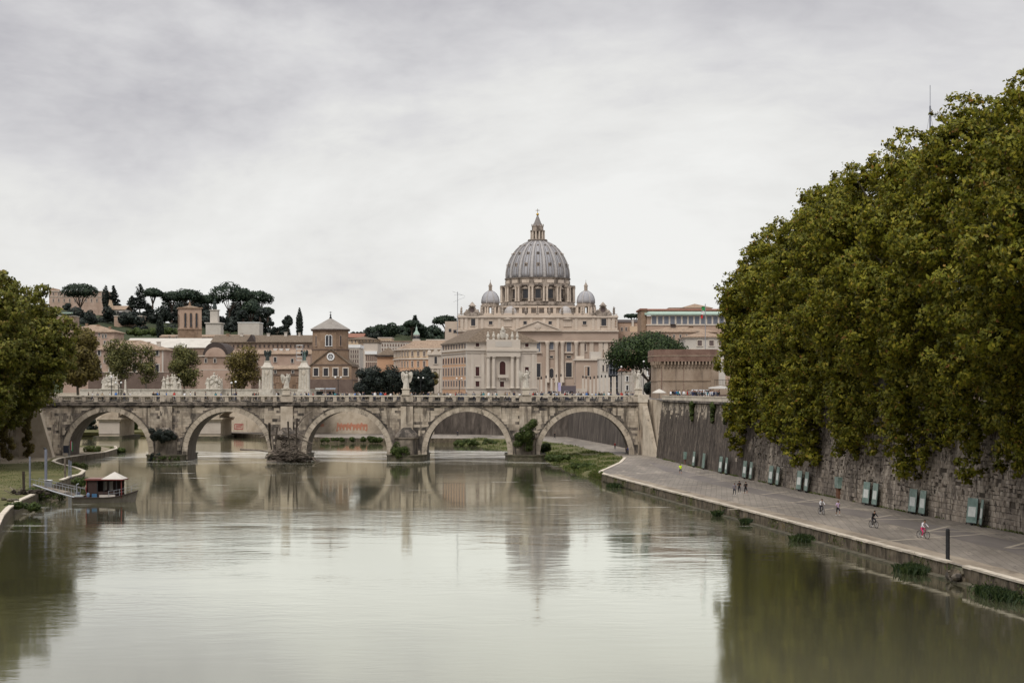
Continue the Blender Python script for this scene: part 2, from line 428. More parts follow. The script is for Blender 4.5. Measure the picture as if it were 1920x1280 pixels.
M['offwhite'] = mat('off_white_plaster', [(0.46,0.42,0.37),(0.55,0.51,0.45)], 0.2, rough=0.9, stains=[((0.28,0.24,0.2), 0.3, (1,1,0.3), 0.58, 0.75, 0.5)])
M['basilica'] = mat('basilica_travertine', [(0.44,0.36,0.29),(0.52,0.435,0.355),(0.58,0.49,0.405)], 0.07, rough=0.9, stains=[((0.22,0.165,0.125), 0.12, (1,1,0.3), 0.54, 0.74, 0.6)])
M['basilica_trim'] = mat('basilica_trim_stone', [(0.48,0.405,0.33),(0.60,0.515,0.43)], 0.1, rough=0.9, stains=[((0.20,0.16,0.13), 0.15, (1,1,0.6), 0.58, 0.75, 0.6)])
M['basilica_pink'] = mat('basilica_warm_wall', [(0.37,0.282,0.222),(0.46,0.36,0.288)], 0.08, rough=0.92)
M['drum'] = mat('drum_stone', [(0.26,0.215,0.175),(0.345,0.29,0.24),(0.42,0.36,0.305)], 0.12, rough=0.9, stains=[((0.085,0.07,0.058), 0.25, (1,1,0.35), 0.45, 0.62, 0.85)])  # stained stone, its tone lowered to suggest shadow on the drum walls
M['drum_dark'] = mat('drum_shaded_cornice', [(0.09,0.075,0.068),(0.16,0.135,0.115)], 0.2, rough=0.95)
M['lead'] = mat('dome_lead', [(0.24,0.24,0.255),(0.32,0.32,0.335),(0.40,0.395,0.40)], 0.16, (1,1,0.2), rough=0.65, spec=0.3, stains=[((0.15,0.145,0.155), 0.16, (1,1,0.2), 0.55, 0.72, 0.6)])
M['lead_rib'] = mat('dome_rib_lead', [(0.30,0.285,0.275),(0.42,0.40,0.385)], 0.15, rough=0.7)
M['spire_lead'] = mat('spire_lead', [(0.17,0.155,0.145),(0.25,0.23,0.215)], 0.3, rough=.8)
M['gold'] = mat('gilded_ball', [(0.55,0.36,0.08)], 1, rough=0.35, metal=0.9)
M['iron'] = mat('black_iron', [(0.012,0.012,0.013),(0.025,0.025,0.026)], 2, rough=0.6)
M['steel'] = mat('galvanised_steel', [(0.26,0.27,0.29),(0.36,0.37,0.39)], 2, rough=0.5, metal=0.5)
M['greyblue'] = mat('blue_grey_steel', [(0.16,0.17,0.21),(0.22,0.235,0.28)], 2, rough=0.6)
M['wood'] = mat('bleached_driftwood', [(0.10,0.082,0.065),(0.17,0.14,0.112),(0.25,0.21,0.175)], 1.5, rough=0.9, bump=0.3, obj_var=0.25)
M['wood_dark'] = mat('wet_driftwood', [(0.03,0.024,0.018),(0.06,0.048,0.037)], 1.2, rough=0.9, bump=0.4)
M['bark'] = mat('plane_bark', [(0.06,0.05,0.038),(0.11,0.095,0.072),(0.18,0.16,0.125)], 1.2, (1,1,0.4), rough=0.95, bump=0.4)
M['bark_pine'] = mat('pine_bark', [(0.06,0.043,0.034),(0.11,0.08,0.062)], 1.2, (1,1,0.4), rough=0.95)
M['grass'] = mat('grass_ground', [(0.06,0.064,0.02),(0.10,0.098,0.035),(0.15,0.13,0.06)], 0.25, rough=0.95, bump=0.5, stains=[((0.17,0.14,0.085), 0.12, (1,1,1), 0.55, 0.7, 0.7)])
M['dirt'] = mat('dirt_path', [(0.20,0.165,0.115),(0.28,0.235,0.17)], 0.6, rough=0.95, bump=0.3)
M['city_ground'] = mat('city_ground', [(0.13,0.12,0.11),(0.18,0.165,0.15)], 0.2, rough=0.95)
M['hill'] = mat('wooded_hillside', [(0.016,0.025,0.012),(0.035,0.045,0.018),(0.06,0.065,0.028)], 0.04, rough=1.0, bump=0.6, bscale=0.2)
M['leaf_plane'] = leaf_mat('plane_leaves', [(0.0,(0.098,0.108,0.010)),(0.25,(0.142,0.152,0.012)),(0.55,(0.20,0.198,0.015)),(0.82,(0.268,0.24,0.021)),(0.97,(0.33,0.265,0.03)),(0.997,(0.26,0.12,0.03))])
M['leaf_left'] = leaf_mat('left_plane_leaves', [(0.0,(0.095,0.105,0.016)),(0.3,(0.14,0.15,0.022)),(0.6,(0.19,0.192,0.029)),(0.88,(0.245,0.225,0.04)),(0.985,(0.22,0.15,0.04))])
M['leaf_brown'] = leaf_mat('turning_leaves', [(0.0,(0.09,0.07,0.025)),(0.4,(0.15,0.12,0.036)),(0.8,(0.2,0.165,0.044)),(1.0,(0.25,0.2,0.055))])
M['leaf_light'] = leaf_mat('pale_plane_leaves', [(0.0,(0.08,0.085,0.03)),(0.4,(0.13,0.135,0.045)),(0.8,(0.18,0.175,0.055)),(1.0,(0.22,0.19,0.065))])
M['leaf_pine'] = leaf_mat('pine_needles', [(0.0,(0.016,0.030,0.020)),(0.5,(0.032,0.052,0.032)),(1.0,(0.056,0.08,0.044))], 0.1)  # needles lifted towards blue in place of distance haze
M['leaf_pine_near'] = leaf_mat('bright_pine_needles', [(0.0,(0.014,0.030,0.009)),(0.5,(0.030,0.054,0.013)),(1.0,(0.056,0.084,0.02))], 0.1)
M['leaf_oak'] = leaf_mat('evergreen_oak_leaves', [(0.0,(0.012,0.018,0.016)),(0.5,(0.022,0.031,0.025)),(1.0,(0.04,0.052,0.037))], 0.1)
M['leaf_cypress'] = leaf_mat('cypress_leaves', [(0.0,(0.010,0.016,0.012)),(1.0,(0.025,0.036,0.024))], 0.05)
M['leaf_shrub'] = leaf_mat('shrub_leaves', [(0.0,(0.035,0.055,0.014)),(0.5,(0.065,0.095,0.022)),(1.0,(0.11,0.14,0.035))])
M['leaf_grass'] = leaf_mat('tall_grass_blades', [(0.0,(0.06,0.09,0.02)),(0.5,(0.10,0.135,0.03)),(0.85,(0.15,0.165,0.05)),(1.0,(0.24,0.20,0.09))])
M['leaf_reed'] = leaf_mat('reed_blades', [(0.0,(0.012,0.025,0.008)),(0.6,(0.03,0.05,0.014)),(1.0,(0.06,0.08,0.026))])

def flat(name, c, rough=0.8, **k):
    if name not in M: M[name] = mat(name, [c], 3.0, rough=rough, coord='obj', **k)
    return M[name]
# ------------------------------------------------------------------ plan of the river
def lin(pts, y):
    if y <= pts[0][0]: 
        a, b = pts[0], pts[1]
    elif y >= pts[-1][0]:
        a, b = pts[-2], pts[-1]
    else:
        for a, b in zip(pts, pts[1:]):
            if a[0] <= y <= b[0]: break
    t = (y-a[0])/(b[0]-a[0])
    return a[1] + t*(b[1]-a[1])
WALLP = [(-60,76),(60,61),(120,53.6),(163,48.6),(190,44.6),(205,42.4),(232,39.3),(264,36.2),(311,31.9),(346,29.2)]
EDGEP = [(-60,56),(60,45),(121,36.4),(136.5,34.6),(159,31.3),(194,26.6),(232,21.0),(262,16.8),(278,14.8)]
def wallX(y): return lin(WALLP, y)
def edgeX(y): return lin(EDGEP, y)
QZ = 1.25                                   # level of the quay pavement above the water
GZ = 12.9                                   # level of the streets
R_FARX = [(29.2,346),(28.6,374),(25,420),(16,497),(-13,523),(-50,540),(-95,568)]

# ------------------------------------------------------------------ water
def water_mat():
    m, nt = new_mat('murky_river_water')
    L = nt.links.new
    geo = N(nt,'ShaderNodeNewGeometry')
    sep = N(nt,'ShaderNodeSeparateXYZ'); L(geo.outputs['Position'], sep.inputs[0])
    def mth(op, a, b=None, c=None, clamp=False):
        n = N(nt,'ShaderNodeMath', operation=op); n.use_clamp = clamp
        for i, v in enumerate((a,b,c)):
            if v is None: continue
            if isinstance(v,(int,float)): n.inputs[i].default_value = v
            else: L(v, n.inputs[i])
        return n.outputs[0]
    def mr(v, a, b, c, d):
        n = N(nt,'ShaderNodeMapRange', interpolation_type='SMOOTHSTEP')
        n.inputs['From Min'].default_value=a; n.inputs['From Max'].default_value=b; n.inputs['To Min'].default_value=c; n.inputs['To Max'].default_value=d
        L(v, n.inputs['Value']); return n.outputs['Result']
    # ripples: long gentle swells, patches of wind ripples, short chop below the bridge
    n_big = noise_fac(nt, 0.30, 3, 0.5, (0.55,1.0,1), 0.4)
    n_mid = noise_fac(nt, 0.9, 4, 0.55, (0.5,1.0,1), 0.6)
    n_patch = noise_fac(nt, 0.035, 4, 0.6, (0.6,1.0,1), 0.5)
    calm = mth('MULTIPLY', mr(sep.outputs['Y'], 80, 175, 0.15, 0.9), mr(sep.outputs['Y'], 150, 270, 0.8, 0.22))
    patch = mr(n_patch, 0.40, 0.64, 0.08, 1.3)
    h = mth('ADD', mth('MULTIPLY', n_big, 0.062), mth('MULTIPLY', mth('MULTIPLY', n_mid, 0.07), patch))
    n_fine = noise_fac(nt, 2.6, 3, 0.5, (0.45,1.0,1), 0.3)
    h = mth('ADD', h, mth('MULTIPLY', mth('MULTIPLY', n_fine, 0.020), patch))
    h = mth('MULTIPLY', h, calm)
    bp = N(nt,'ShaderNodeBump'); bp.inputs['Strength'].default_value = 1.0; bp.inputs['Distance'].default_value = 0.5
    L(h, bp.inputs['Height'])
    fr = N(nt,'ShaderNodeFresnel'); fr.inputs['IOR'].default_value = 1.34
    L(bp.outputs['Normal'], fr.inputs['Normal'])
    fac = mth('MULTIPLY', fr.outputs['Fac'], 1.78, clamp=True)
    fac = mth('MINIMUM', fac, 0.90)
    # foam trails where the water drops under the arches, and sky glints painted pale
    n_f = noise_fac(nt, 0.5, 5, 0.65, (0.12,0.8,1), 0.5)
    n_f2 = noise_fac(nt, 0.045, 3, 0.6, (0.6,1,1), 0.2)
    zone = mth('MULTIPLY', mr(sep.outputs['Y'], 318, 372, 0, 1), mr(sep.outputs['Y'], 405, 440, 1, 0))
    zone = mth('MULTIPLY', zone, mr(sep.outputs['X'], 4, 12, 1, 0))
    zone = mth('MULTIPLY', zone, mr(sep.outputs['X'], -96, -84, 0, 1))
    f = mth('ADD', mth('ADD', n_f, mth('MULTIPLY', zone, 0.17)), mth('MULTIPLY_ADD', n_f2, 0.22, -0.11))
    foam_glint = mth('MULTIPLY', mr(f, 0.60, 0.74, 0, 0.68), zone)
    # small pale flecks across the middle reach
    n_g = noise_fac(nt, 0.55, 3, 0.5, (0.16,1.0,1), 0.3)
    zone2 = mth('MULTIPLY', mr(sep.outputs['Y'], 140, 200, 0, 1), mr(sep.outputs['Y'], 320, 350, 1, 0))
    fleck = mth('MULTIPLY', mr(mth('ADD', n_g, mth('MULTIPLY_ADD', n_f2, 0.3, -0.15)), 0.66, 0.73, 0, 0.6), zone2)
    foam_glint = mth('MAXIMUM', foam_glint, fleck)
    body = ramp(nt, noise_fac(nt, 0.03, 3, 0.5), [(0.3,(0.138,0.132,0.080)),(0.7,(0.175,0.166,0.104))])
    d = N(nt,'ShaderNodeBsdfDiffuse'); L(body, d.inputs['Color'])
    g = N(nt,'ShaderNodeBsdfGlossy'); g.inputs['Color'].default_value = (0.94,0.95,0.875,1); g.inputs['Roughness'].default_value = 0.055
    L(bp.outputs['Normal'], g.inputs['Normal'])
    mx = N(nt,'ShaderNodeMixShader'); L(fac, mx.inputs[0]); L(d.outputs[0], mx.inputs[1]); L(g.outputs[0], mx.inputs[2])
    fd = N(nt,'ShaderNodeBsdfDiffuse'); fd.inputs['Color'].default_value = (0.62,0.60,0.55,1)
    mx2 = N(nt,'ShaderNodeMixShader'); L(foam_glint, mx2.inputs[0]); L(mx.outputs[0], mx2.inputs[1]); L(fd.outputs[0], mx2.inputs[2])
    o = N(nt,'ShaderNodeOutputMaterial'); L(mx2.outputs[0], o.inputs['Surface'])
    return m
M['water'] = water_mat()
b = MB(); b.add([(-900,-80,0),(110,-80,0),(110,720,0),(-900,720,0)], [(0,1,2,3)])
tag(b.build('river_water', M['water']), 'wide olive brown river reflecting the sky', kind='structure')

# ------------------------------------------------------------------ streets and city ground on both banks
b = MB()
rt = [(wallX(y)+1.5, y) for y in (-60,60,120,163,190,205,232,264,311,346)]
poly = rt + [(30.2,346),(29.6,374),(26,420.7),(16.8,498),(-12.6,524),(-23.8,527),(-49.6,534),(-77.6,546),(-119.6,591),(-199.6,631),(-420,681),(-4000,1100),(-5000,9000),(5000,9000),(5000,-60)]
b.add([(x,y,GZ) for x,y in poly], [tuple(range(len(poly)-1,-1,-1))])
tag(b.build('city_ground', M['city_ground']), 'paved city ground beyond the river', kind='structure')
LWALL = [(-78,-60),(-84,150),(-98,327),(-103.5,352),(-104,372),(-113,410),(-128,460),(-175,520),(-420,570),(-4000,900)]
b = MB()
poly = LWALL + [(-4000,-60)]
b.add([(x,y,GZ) for x,y in poly], [tuple(range(len(poly)))])
tag(b.build('left_bank_street', M['city_ground']), 'street level on the left bank', kind='structure')

# ------------------------------------------------------------------ right quay: pavement, coping, face stones
def pave_mat():
    m, nt = new_mat('quay_sampietrini')
    L = nt.links.new
    geo = N(nt,'ShaderNodeNewGeometry')
    c = ramp(nt, noise_fac(nt, 0.10, 5, 0.6, (1,0.35,1), 0.4), [(0.32,(0.15,0.13,0.107)),(0.5,(0.22,0.192,0.16)),(0.68,(0.31,0.272,0.228))])
    c = mixc(nt, band(nt, noise_fac(nt, 0.5, 4, 0.7, (1.0,0.25,1)), 0.54, 0.66, 0.7), c, (0.36,0.31,0.25))
    c = mixc(nt, band(nt, noise_fac(nt, 0.06, 4, 0.7, (1.6,0.3,1), 0.6), 0.55, 0.68, 0.55), c, (0.14,0.12,0.105))
    mp = N(nt,'ShaderNodeMapping'); mp.inputs['Rotation'].default_value = (0,0,R(97)); L(geo.outputs['Position'], mp.inputs['Vector'])
    br_ = N(nt,'ShaderNodeTexBrick'); br_.inputs['Scale'].default_value = 1.0; br_.inputs['Brick Width'].default_value = 2.6; br_.inputs['Row Height'].default_value = 0.7; br_.inputs['Mortar Size'].default_value = 0.03
    br_.inputs['Color1'].default_value = (.80,.80,.80,1); br_.inputs['Color2'].default_value = (1.12,1.12,1.12,1); br_.inputs['Mortar'].default_value = (.45,.43,.40,1)
    L(mp.outputs['Vector'], br_.inputs['Vector'])
    ml = N(nt,'ShaderNodeMix', data_type='RGBA', blend_type='MULTIPLY'); ml.inputs['Factor'].default_value = 0.55
    L(c, ml.inputs['A']); L(br_.outputs['Color'], ml.inputs['B']); c = ml.outputs['Result']
    c = mixc(nt, band(nt, noise_fac(nt, 0.9, 5, 0.7, (1,0.5,1), 0.8), 0.57, 0.66, 0.65), c, (0.10,0.088,0.076))
    inv = N(nt,'ShaderNodeMath', operation='SUBTRACT'); inv.inputs[0].default_value = 1.0; L(br_.outputs['Fac'], inv.inputs[1]); j = inv.outputs[0]
    p = N(nt,'ShaderNodeBsdfPrincipled'); p.inputs['Roughness'].default_value = 0.75; p.inputs['Specular IOR Level'].default_value = 0.3
    L(c, p.inputs['Base Color'])
    bp = N(nt,'ShaderNodeBump'); bp.inputs['Strength'].default_value = 0.6; bp.inputs['Distance'].default_value = 0.03
    L(j, bp.inputs['Height']); L(bp.outputs['Normal'], p.inputs['Normal'])
    o = N(nt,'ShaderNodeOutputMaterial'); L(p.outputs[0], o.inputs['Surface'])
    return m
M['pave'] = pave_mat()
ys = list(np.linspace(-60, 278, 60))
TIP = [(14.8,278),(14.4,284),(15.1,290),(17.4,304),(20.2,322),(22.6,345)]
BEY = [(21.5,360),(19.5,374),(15,420),(5,470),(-12,482),(-45,484),(-62,500),(-82,530),(-102,562)]     # outer edge of the path beyond the bridge
outer = [(edgeX(y), y) for y in ys] + TIP[1:] + BEY
inner = [(wallX(y), y) for y in ys] + [(31.3,318),(30.2,334),(29.2,346),(28.9,362),(28.6,374),(27.6,390)] + [(25,420),(16,497),(-13,523),(-24,526),(-50,533),(-78,545),(-96,564)]
# triangulate as one polygon
b = MB()
poly = inner + outer[::-1]
b.add([(x,y,QZ) for x,y in poly], [tuple(range(len(poly)))])
tag(b.build('quay_pavement', M['pave']), 'cobbled riverside walkway at the foot of the stone wall', kind='structure')
# side of the quay beyond its corner (earth faced), simple curtain
b = MB()
o2 = [(edgeX(278)+0.02,278)] + TIP[1:] + BEY
for (xa,ya),(xb,yb) in zip(o2, o2[1:]):
    b.add([(xa,ya,-0.6),(xb,yb,-0.6),(xb,yb,QZ-0.003),(xa,ya,QZ-0.003)], [(3,2,1,0)])
tag(b.build('quay_side', M['quay_block']), kind='structure')

def box_mesh(name, lx, ly, lz, m, jit=0.0, bev=0.0):
    """Centred in x and y, base at z = 0; slightly uneven."""
    bb = MB(); bb.box(-lx/2,lx/2,-ly/2,ly/2,0,lz)
    bb.v = [(x+random.uniform(-jit,jit), y+random.uniform(-jit,jit), z+random.uniform(-jit,jit)) for x,y,z in bb.v]
    me = bpy.data.meshes.new(name); me.from_pydata(bb.v, [], bb.f); me.materials.append(m); me.update()
    return me

qw = thing('quay_wall', 'low quay wall of stone blocks with a pale coping along the river', 'wall', (edgeX(150),150,0))
o = Vector(qw.location)
def along(fn, y, step):                    # next y so that the stretch along fn is step long
    x = fn(y); y2 = y + step
    d = math.hypot(fn(y2)-x, step)
    return y + step*step/d
cop = [box_mesh('coping_stone', 0.62, 1.0, 0.16, M['coping'], 0.012) for _ in range(4)]
blk = [box_mesh('face_stone', 0.5, 1.0, 1.0, M['quay_block'], 0.018) for _ in range(5)]
y = 96.0; ncop = 0
while y < 277:
    y2 = min(278.0, along(edgeX, y, random.uniform(1.3,1.9)))
    xa, xb = edgeX(y), edgeX(y2)
    ang = math.atan2(-(xb-xa), y2-y); ln = math.hypot(xb-xa, y2-y)
    mx, my = (xa+xb)/2, (y+y2)/2
    broken = 132.6 < my < 135.4
    if not broken:
        c = obj_from(random.choice(cop), 'coping_stone', qw, (mx+0.18-o.x, my-o.y, QZ-0.04+random.uniform(-.015,.015)), (0,0,ang)); c.scale = (1, ln-0.025, 1)
    # one row of face stones below
    hgt = QZ-0.06
    if not (132 < my < 135.6):
        c = obj_from(random.choice(blk), 'face_stone', qw, (mx+0.22+random.uniform(-.02,.02)-o.x, my-o.y, 0.16), (0,0,ang)); c.scale = (1, ln-0.015, hgt-0.16)
    y = y2
# backing and the near stretch below the frame, and a footing ledge just above the water
b = MB()
yy = list(np.linspace(-60,278,50))
for ya,yb in zip(yy,yy[1:]):
    b.add([(edgeX(ya)+0.1,ya,-0.8),(edgeX(yb)+0.1,yb,-0.8),(edgeX(yb)+0.1,yb,QZ-0.02),(edgeX(ya)+0.1,ya,QZ-0.02)], [(3,2,1,0)])
b.build('backing', M['pier_wet'], qw)
b = MB()
for ya,yb in zip(yy,yy[1:]):
    if yb < 132 or ya > 250: continue
    w = 0.75
    b.add([(edgeX(ya)-w,ya,-0.8),(edgeX(yb)-w,yb,-0.8),(edgeX(yb)-w,yb,0.14),(edgeX(ya)-w,ya,0.14),(edgeX(yb)+0.1,yb,0.16),(edgeX(ya)+0.1,ya,0.16)], [(3,2,1,0),(5,4,2,3)])
b.build('footing', M['pier_wet'], qw)
# coping of the curved tip
b = MB()
tp = [(edgeX(274),274)] + TIP
for (xa,ya),(xb,yb) in zip(tp[1:], tp[2:]):
    d = Vector((xb-xa,yb-ya,0)).normalized(); n = Vector((d.y,-d.x,0))*0.55
    if n.x < 0: n = -n
    b.add([(xa,ya,QZ-0.05),(xb,yb,QZ-0.05),(xb+n.x,yb+n.y,QZ-0.05),(xa+n.x,ya+n.y,QZ-0.05),(xa,ya,QZ+0.09),(xb,yb,QZ+0.09),(xb+n.x,yb+n.y,QZ+0.09),(xa+n.x,ya+n.y,QZ+0.09)],
          [(4,7,6,5),(0,1,5,4),(2,3,7,6),(1,2,6,5),(3,0,4,7)])
b.build('curved_coping', M['coping'], qw)

# darker smooth lane along the middle of the walkway
b = MB(); yy = list(np.linspace(-60, 330, 60))
for ya, yb in zip(yy, yy[1:]):
    l = lambda y: (wallX(y)-(4.6+.5*math.sin(y*.03)), wallX(y)-(8.2+.4*math.sin(y*.05+1)))
    (a0,a1),(b0,b1) = l(ya), l(yb)
    if ya > 285: a1 = max(a1, a0-3.6*(330-ya)/45); 
    if yb > 285: b1 = max(b1, b0-3.6*(330-yb)/45)
    b.add([(a1,ya,QZ+.004),(a0,ya,QZ+.004),(b0,yb,QZ+.004),(b1,yb,QZ+.004)],[(0,1,2,3)])
M['lane'] = mat('smooth_paving', [(0.135,0.118,0.105),(0.17,0.15,0.135),(0.215,0.188,0.165)], 0.3, (1,.3,1), rough=.8, bump=.1)
tag(b.build('cycle_lane', M['lane']), 'darker smooth lane along the walkway', kind='structure')
b = MB()
for ya, yb in zip(yy, yy[1:]):
    if yb > 278: continue
    b.add([(edgeX(ya)+.55,ya,QZ+.004),(edgeX(ya)+2.6,ya,QZ+.004),(edgeX(yb)+2.6,yb,QZ+.004),(edgeX(yb)+.55,yb,QZ+.004)],[(0,1,2,3)])
M['edge_slab'] = mat('worn_edge_paving', [(0.20,0.163,0.122),(0.30,0.25,0.19),(0.40,0.34,0.265)], 0.45, (1,.35,1), rough=.85, bump=.15, stains=[((0.11,0.092,0.07),.5,(1,.4,1),.56,.68,.7)])
tag(b.build('edge_paving', M['edge_slab']), 'worn sandy paving along the quay edge', kind='structure')
# pale stone strips laid in the pavement
M['strip'] = mat('pale_paving_strip', [(0.34,0.295,0.235),(0.44,0.385,0.31)], 0.8, rough=.85, stains=[((0.2,0.172,0.14),.6,(1,1,1),.55,.7,.7)])
def strip(p0, p1, w0=0.45, name='paving_strip'):
    a = Vector((*p0, 0)); c = Vector((*p1, 0)); d = (c-a).normalized(); n = Vector((-d.y,d.x,0))*w0/2
    bb = MB(); z0, z1 = QZ-0.02, QZ+0.015
    bb.add([(*(a+n)[:2],z0),(*(c+n)[:2],z0),(*(c-n)[:2],z0),(*(a-n)[:2],z0),(*(a+n)[:2],z1),(*(c+n)[:2],z1),(*(c-n)[:2],z1),(*(a-n)[:2],z1)],
           [(4,7,6,5),(0,4,5,1),(2,6,7,3),(1,5,6,2),(3,7,4,0)])
    return tag(bb.build(name, M['strip']), kind='structure')
def G(px, py, z=QZ):                        # point of the ground at height z seen at that pixel
    Y = PY(py, z); return (PX(px, Y), Y)
for (xa,ya,xb,yb) in [(1160,889.5,1262,885),(1218,914,1312,911),(1366,955,1462,948),(1622,1016.5,1882,998),
                      (1290,892,1342,888),(1334,903,1394,899),(1427,927,1476,921),(1484,942,1538,935),(1546,955,1592,949),(1625,973,1672,965),(1560,952,1640,955),
                      (1736,996,1780,986),(1740,996,1850,996),(1886,1027,1935,1014),(1886,1027,1960,1026),(1480,941,1560,941),(1625,973,1730,973)]:
    strip(G(xa,ya), G(xb,yb))

# ------------------------------------------------------------------ right embankment wall, stone by stone
ew = thing('embankment_wall', 'high battered stone embankment wall along the riverside walkway', 'wall', (wallX(220),220,QZ))
o = Vector(ew.location)
BAT = 1.2 / (12.6-QZ)                       # lean of the face
b = MB()
yy = list(np.linspace(-60, 346, 80))
for ya, yb in zip(yy, yy[1:]):
    xa, xb = wallX(ya)+0.12, wallX(yb)+0.12
    b.add([(xa,ya,QZ-0.2),(xb,yb,QZ-0.2),(xb+1.2,yb,12.6),(xa+1.2,ya,12.6)], [(3,2,1,0)])
b.build('core', M['wall_base'], ew)
stones = []
z = QZ - 0.02; row = 0
while z < 12.3:
    hgt = random.uniform(0.30,0.52) if z > 3.6 else random.uniform(0.5,0.62)
    hgt = min(hgt, 12.6-z)
    y = 108 + random.uniform(0,1)
    while y < 345.5:
        ln = random.uniform(0.40,1.05) * (1.0 if z > 3.6 else 1.5)
        y2 = min(346.0, along(wallX, y, ln))
        hole = y < 262 and random.random() < (0.07 if z > 3.6 else 0.01)
        stones.append((y, y2, z, hgt, hole)); y = y2
    z += hgt; row += 1
def seen_size(st):
    y, y2, zz, h, hole = st
    return -1 if (y < 163 or hole) else (y2-y)*h*(3200/y)**2*(1.0 if zz < 7 else 0.35)
big = set(sorted(range(len(stones)), key=lambda i: -seen_size(stones[i]))[:300])
sm = []
for k in range(8):
    bb = MB(); bb.box(-0.25,0.0,-0.5,0.5,0,1)
    bb.v = [(x+(random.uniform(-.05,.05) if x < -0.1 else 0), yv*random.uniform(.9,1.0), zv*random.uniform(.92,1)+random.uniform(0,.05)) for x,yv,zv in bb.v]
    me = bpy.data.meshes.new('stone'); me.from_pydata(bb.v, [], bb.f); me.materials.append(M['wall_stone']); me.update(); sm.append(me)
rest = MB()
for i, (y, y2, z, h, hole) in enumerate(stones):
    if hole: continue
    xa, xb = wallX(y), wallX(y2); my = (y+y2)/2; mx = (xa+xb)/2 + BAT*(z+h/2-QZ)
    ang = math.atan2(-(xb-xa), y2-y); ln = math.hypot(xb-xa, y2-y)
    prou = random.uniform(-0.03,0.035)*(1 if random.random()<.85 else 2.5) if y < 262 else random.uniform(-0.01,0.015)
    if i in big:
        c = obj_from(random.choice(sm), 'stone', ew, (mx+0.2-prou-o.x, my-o.y, z+0.02-o.z), (0,0,ang)); c.scale = (1, ln-0.012, h-0.022) if (z < 3.0 or random.random() > .3) else (1, ln-random.uniform(.03,.25)*min(1,ln), h-random.uniform(.02,.16))
    else:
        d = Vector((xb-xa, y2-y, 0))/ln
        f = 0.02; g = [random.uniform(0.01,0.05) for _ in range(4)]
        q_ = 1.0 if y < 262 else .3; pr = [random.uniform(-.03,.03)*q_ for _ in range(4)]; g = [v*.3*q_ for v in g]
        if y < 262 and z > 3.0 and random.random() < .30: g[random.randrange(4)] += random.uniform(.12,.30)*min(1,ln*1.4)
        e0 = (xa+d.x*g[0], y+d.y*g[0]); e1 = (xb-d.x*g[1], y2-d.y*g[1])
        zl, zh = z+g[2], z+h-g[3]
        bl, bh = BAT*(zl-QZ), BAT*(zh-QZ)
        rest.add([(e0[0]+bl-prou+pr[0],e0[1],zl),(e1[0]+bl-prou+pr[1],e1[1],zl),(e1[0]+bh-prou+pr[2],e1[1],zh),(e0[0]+bh-prou+pr[3],e0[1],zh),
                  (e0[0]+bl+.2,e0[1],zl),(e1[0]+bl+.2,e1[1],zl),(e1[0]+bh+.2,e1[1],zh),(e0[0]+bh+.2,e0[1],zh)],
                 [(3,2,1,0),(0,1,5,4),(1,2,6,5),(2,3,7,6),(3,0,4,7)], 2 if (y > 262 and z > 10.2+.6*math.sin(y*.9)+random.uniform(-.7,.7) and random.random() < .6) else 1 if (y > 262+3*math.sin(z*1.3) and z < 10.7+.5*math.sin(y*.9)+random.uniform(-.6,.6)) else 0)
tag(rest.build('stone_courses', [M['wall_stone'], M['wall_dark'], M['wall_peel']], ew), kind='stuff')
# cornice and parapet, in lengths
y = 100.0
while y < 345:
    y2 = min(346.0, y + 2.6)
    xa, xb = wallX(y)+1.2, wallX(y2)+1.2
    ang = math.atan2(-(xb-xa), y2-y); ln = math.hypot(xb-xa, y2-y); mid = ((xa+xb)/2, (y+y2)/2)
    if y == 100.0:
        cm = box_mesh('cornice_stone', 0.9, 1, 0.34, M['bridge_dirty'], 0.01); pm = box_mesh('parapet_block', 0.45, 1, 0.72, M['coping'], 0.008); tm = box_mesh('parapet_cap', 0.62, 1, 0.15, M['coping'], 0.008)
    for me, nm, dx, dz in ((cm,'cornice_stone',0.0,12.58),(pm,'parapet_block',0.18,12.94),(tm,'parapet_cap',0.18,13.67)):
        c = obj_from(me, nm, ew, (mid[0]+dx-o.x, mid[1]-o.y, dz-o.z), (0,0,ang)); c.scale = (1, ln-0.02, 1)
    y = y2

# embankment wall beyond the bridge, bending left
for nm, lab, pts, mm in (('embankment_wall','dark streaked embankment wall seen through the right arches', [(28.6,374),(25,420),(16,497),(-13,523),(-24,526)], M['wall_far']),
                     ('embankment_wall','pale graffiti covered embankment wall seen through the middle arch', [(-24,526),(-50,533),(-78,545),(-120,590),(-200,630),(-420,680)], M['wall_pale'])):
    t = thing(nm, lab, 'wall', (pts[1][0], pts[1][1], QZ))
    bb = MB(); cc = MB()
    nv = []
    for i in range(len(pts)):                    # mitred normals towards the river
        a, c = Vector((*pts[max(0,i-1)],0)), Vector((*pts[min(len(pts)-1,i+1)],0)); d = (c-a).normalized(); nv.append(Vector((d.y,-d.x,0))*-1 if False else Vector((-d.y,d.x,0)))
    for i in range(len(pts)-1):
        pa, pb = Vector((*pts[i],0)), Vector((*pts[i+1],0)); na, nb = nv[i], nv[i+1]
        bb.add([(pa.x,pa.y,QZ-1.5),(pb.x,pb.y,QZ-1.5),(pb.x-nb.x*.9,pb.y-nb.y*.9,12.5),(pa.x-na.x*.9,pa.y-na.y*.9,12.5)], [(0,1,2,3)])
        for z0,z1,w in ((12.5,12.85,0.5),(12.85,13.6,0.1),(13.6,13.8,0.25)):
            p = [pa-na*(.9-w), pb-nb*(.9-w), pb-nb*1.5, pa-na*1.5]
            cc.add([(v.x,v.y,z0) for v in p]+[(v.x,v.y,z1) for v in p], [(0,1,2,3),(4,5,6,7),(0,1,5,4),(1,2,6,5),(2,3,7,6),(3,0,4,7)])
    bb.build('face', mm, t); cc.build('parapet', M['parapet'], t)

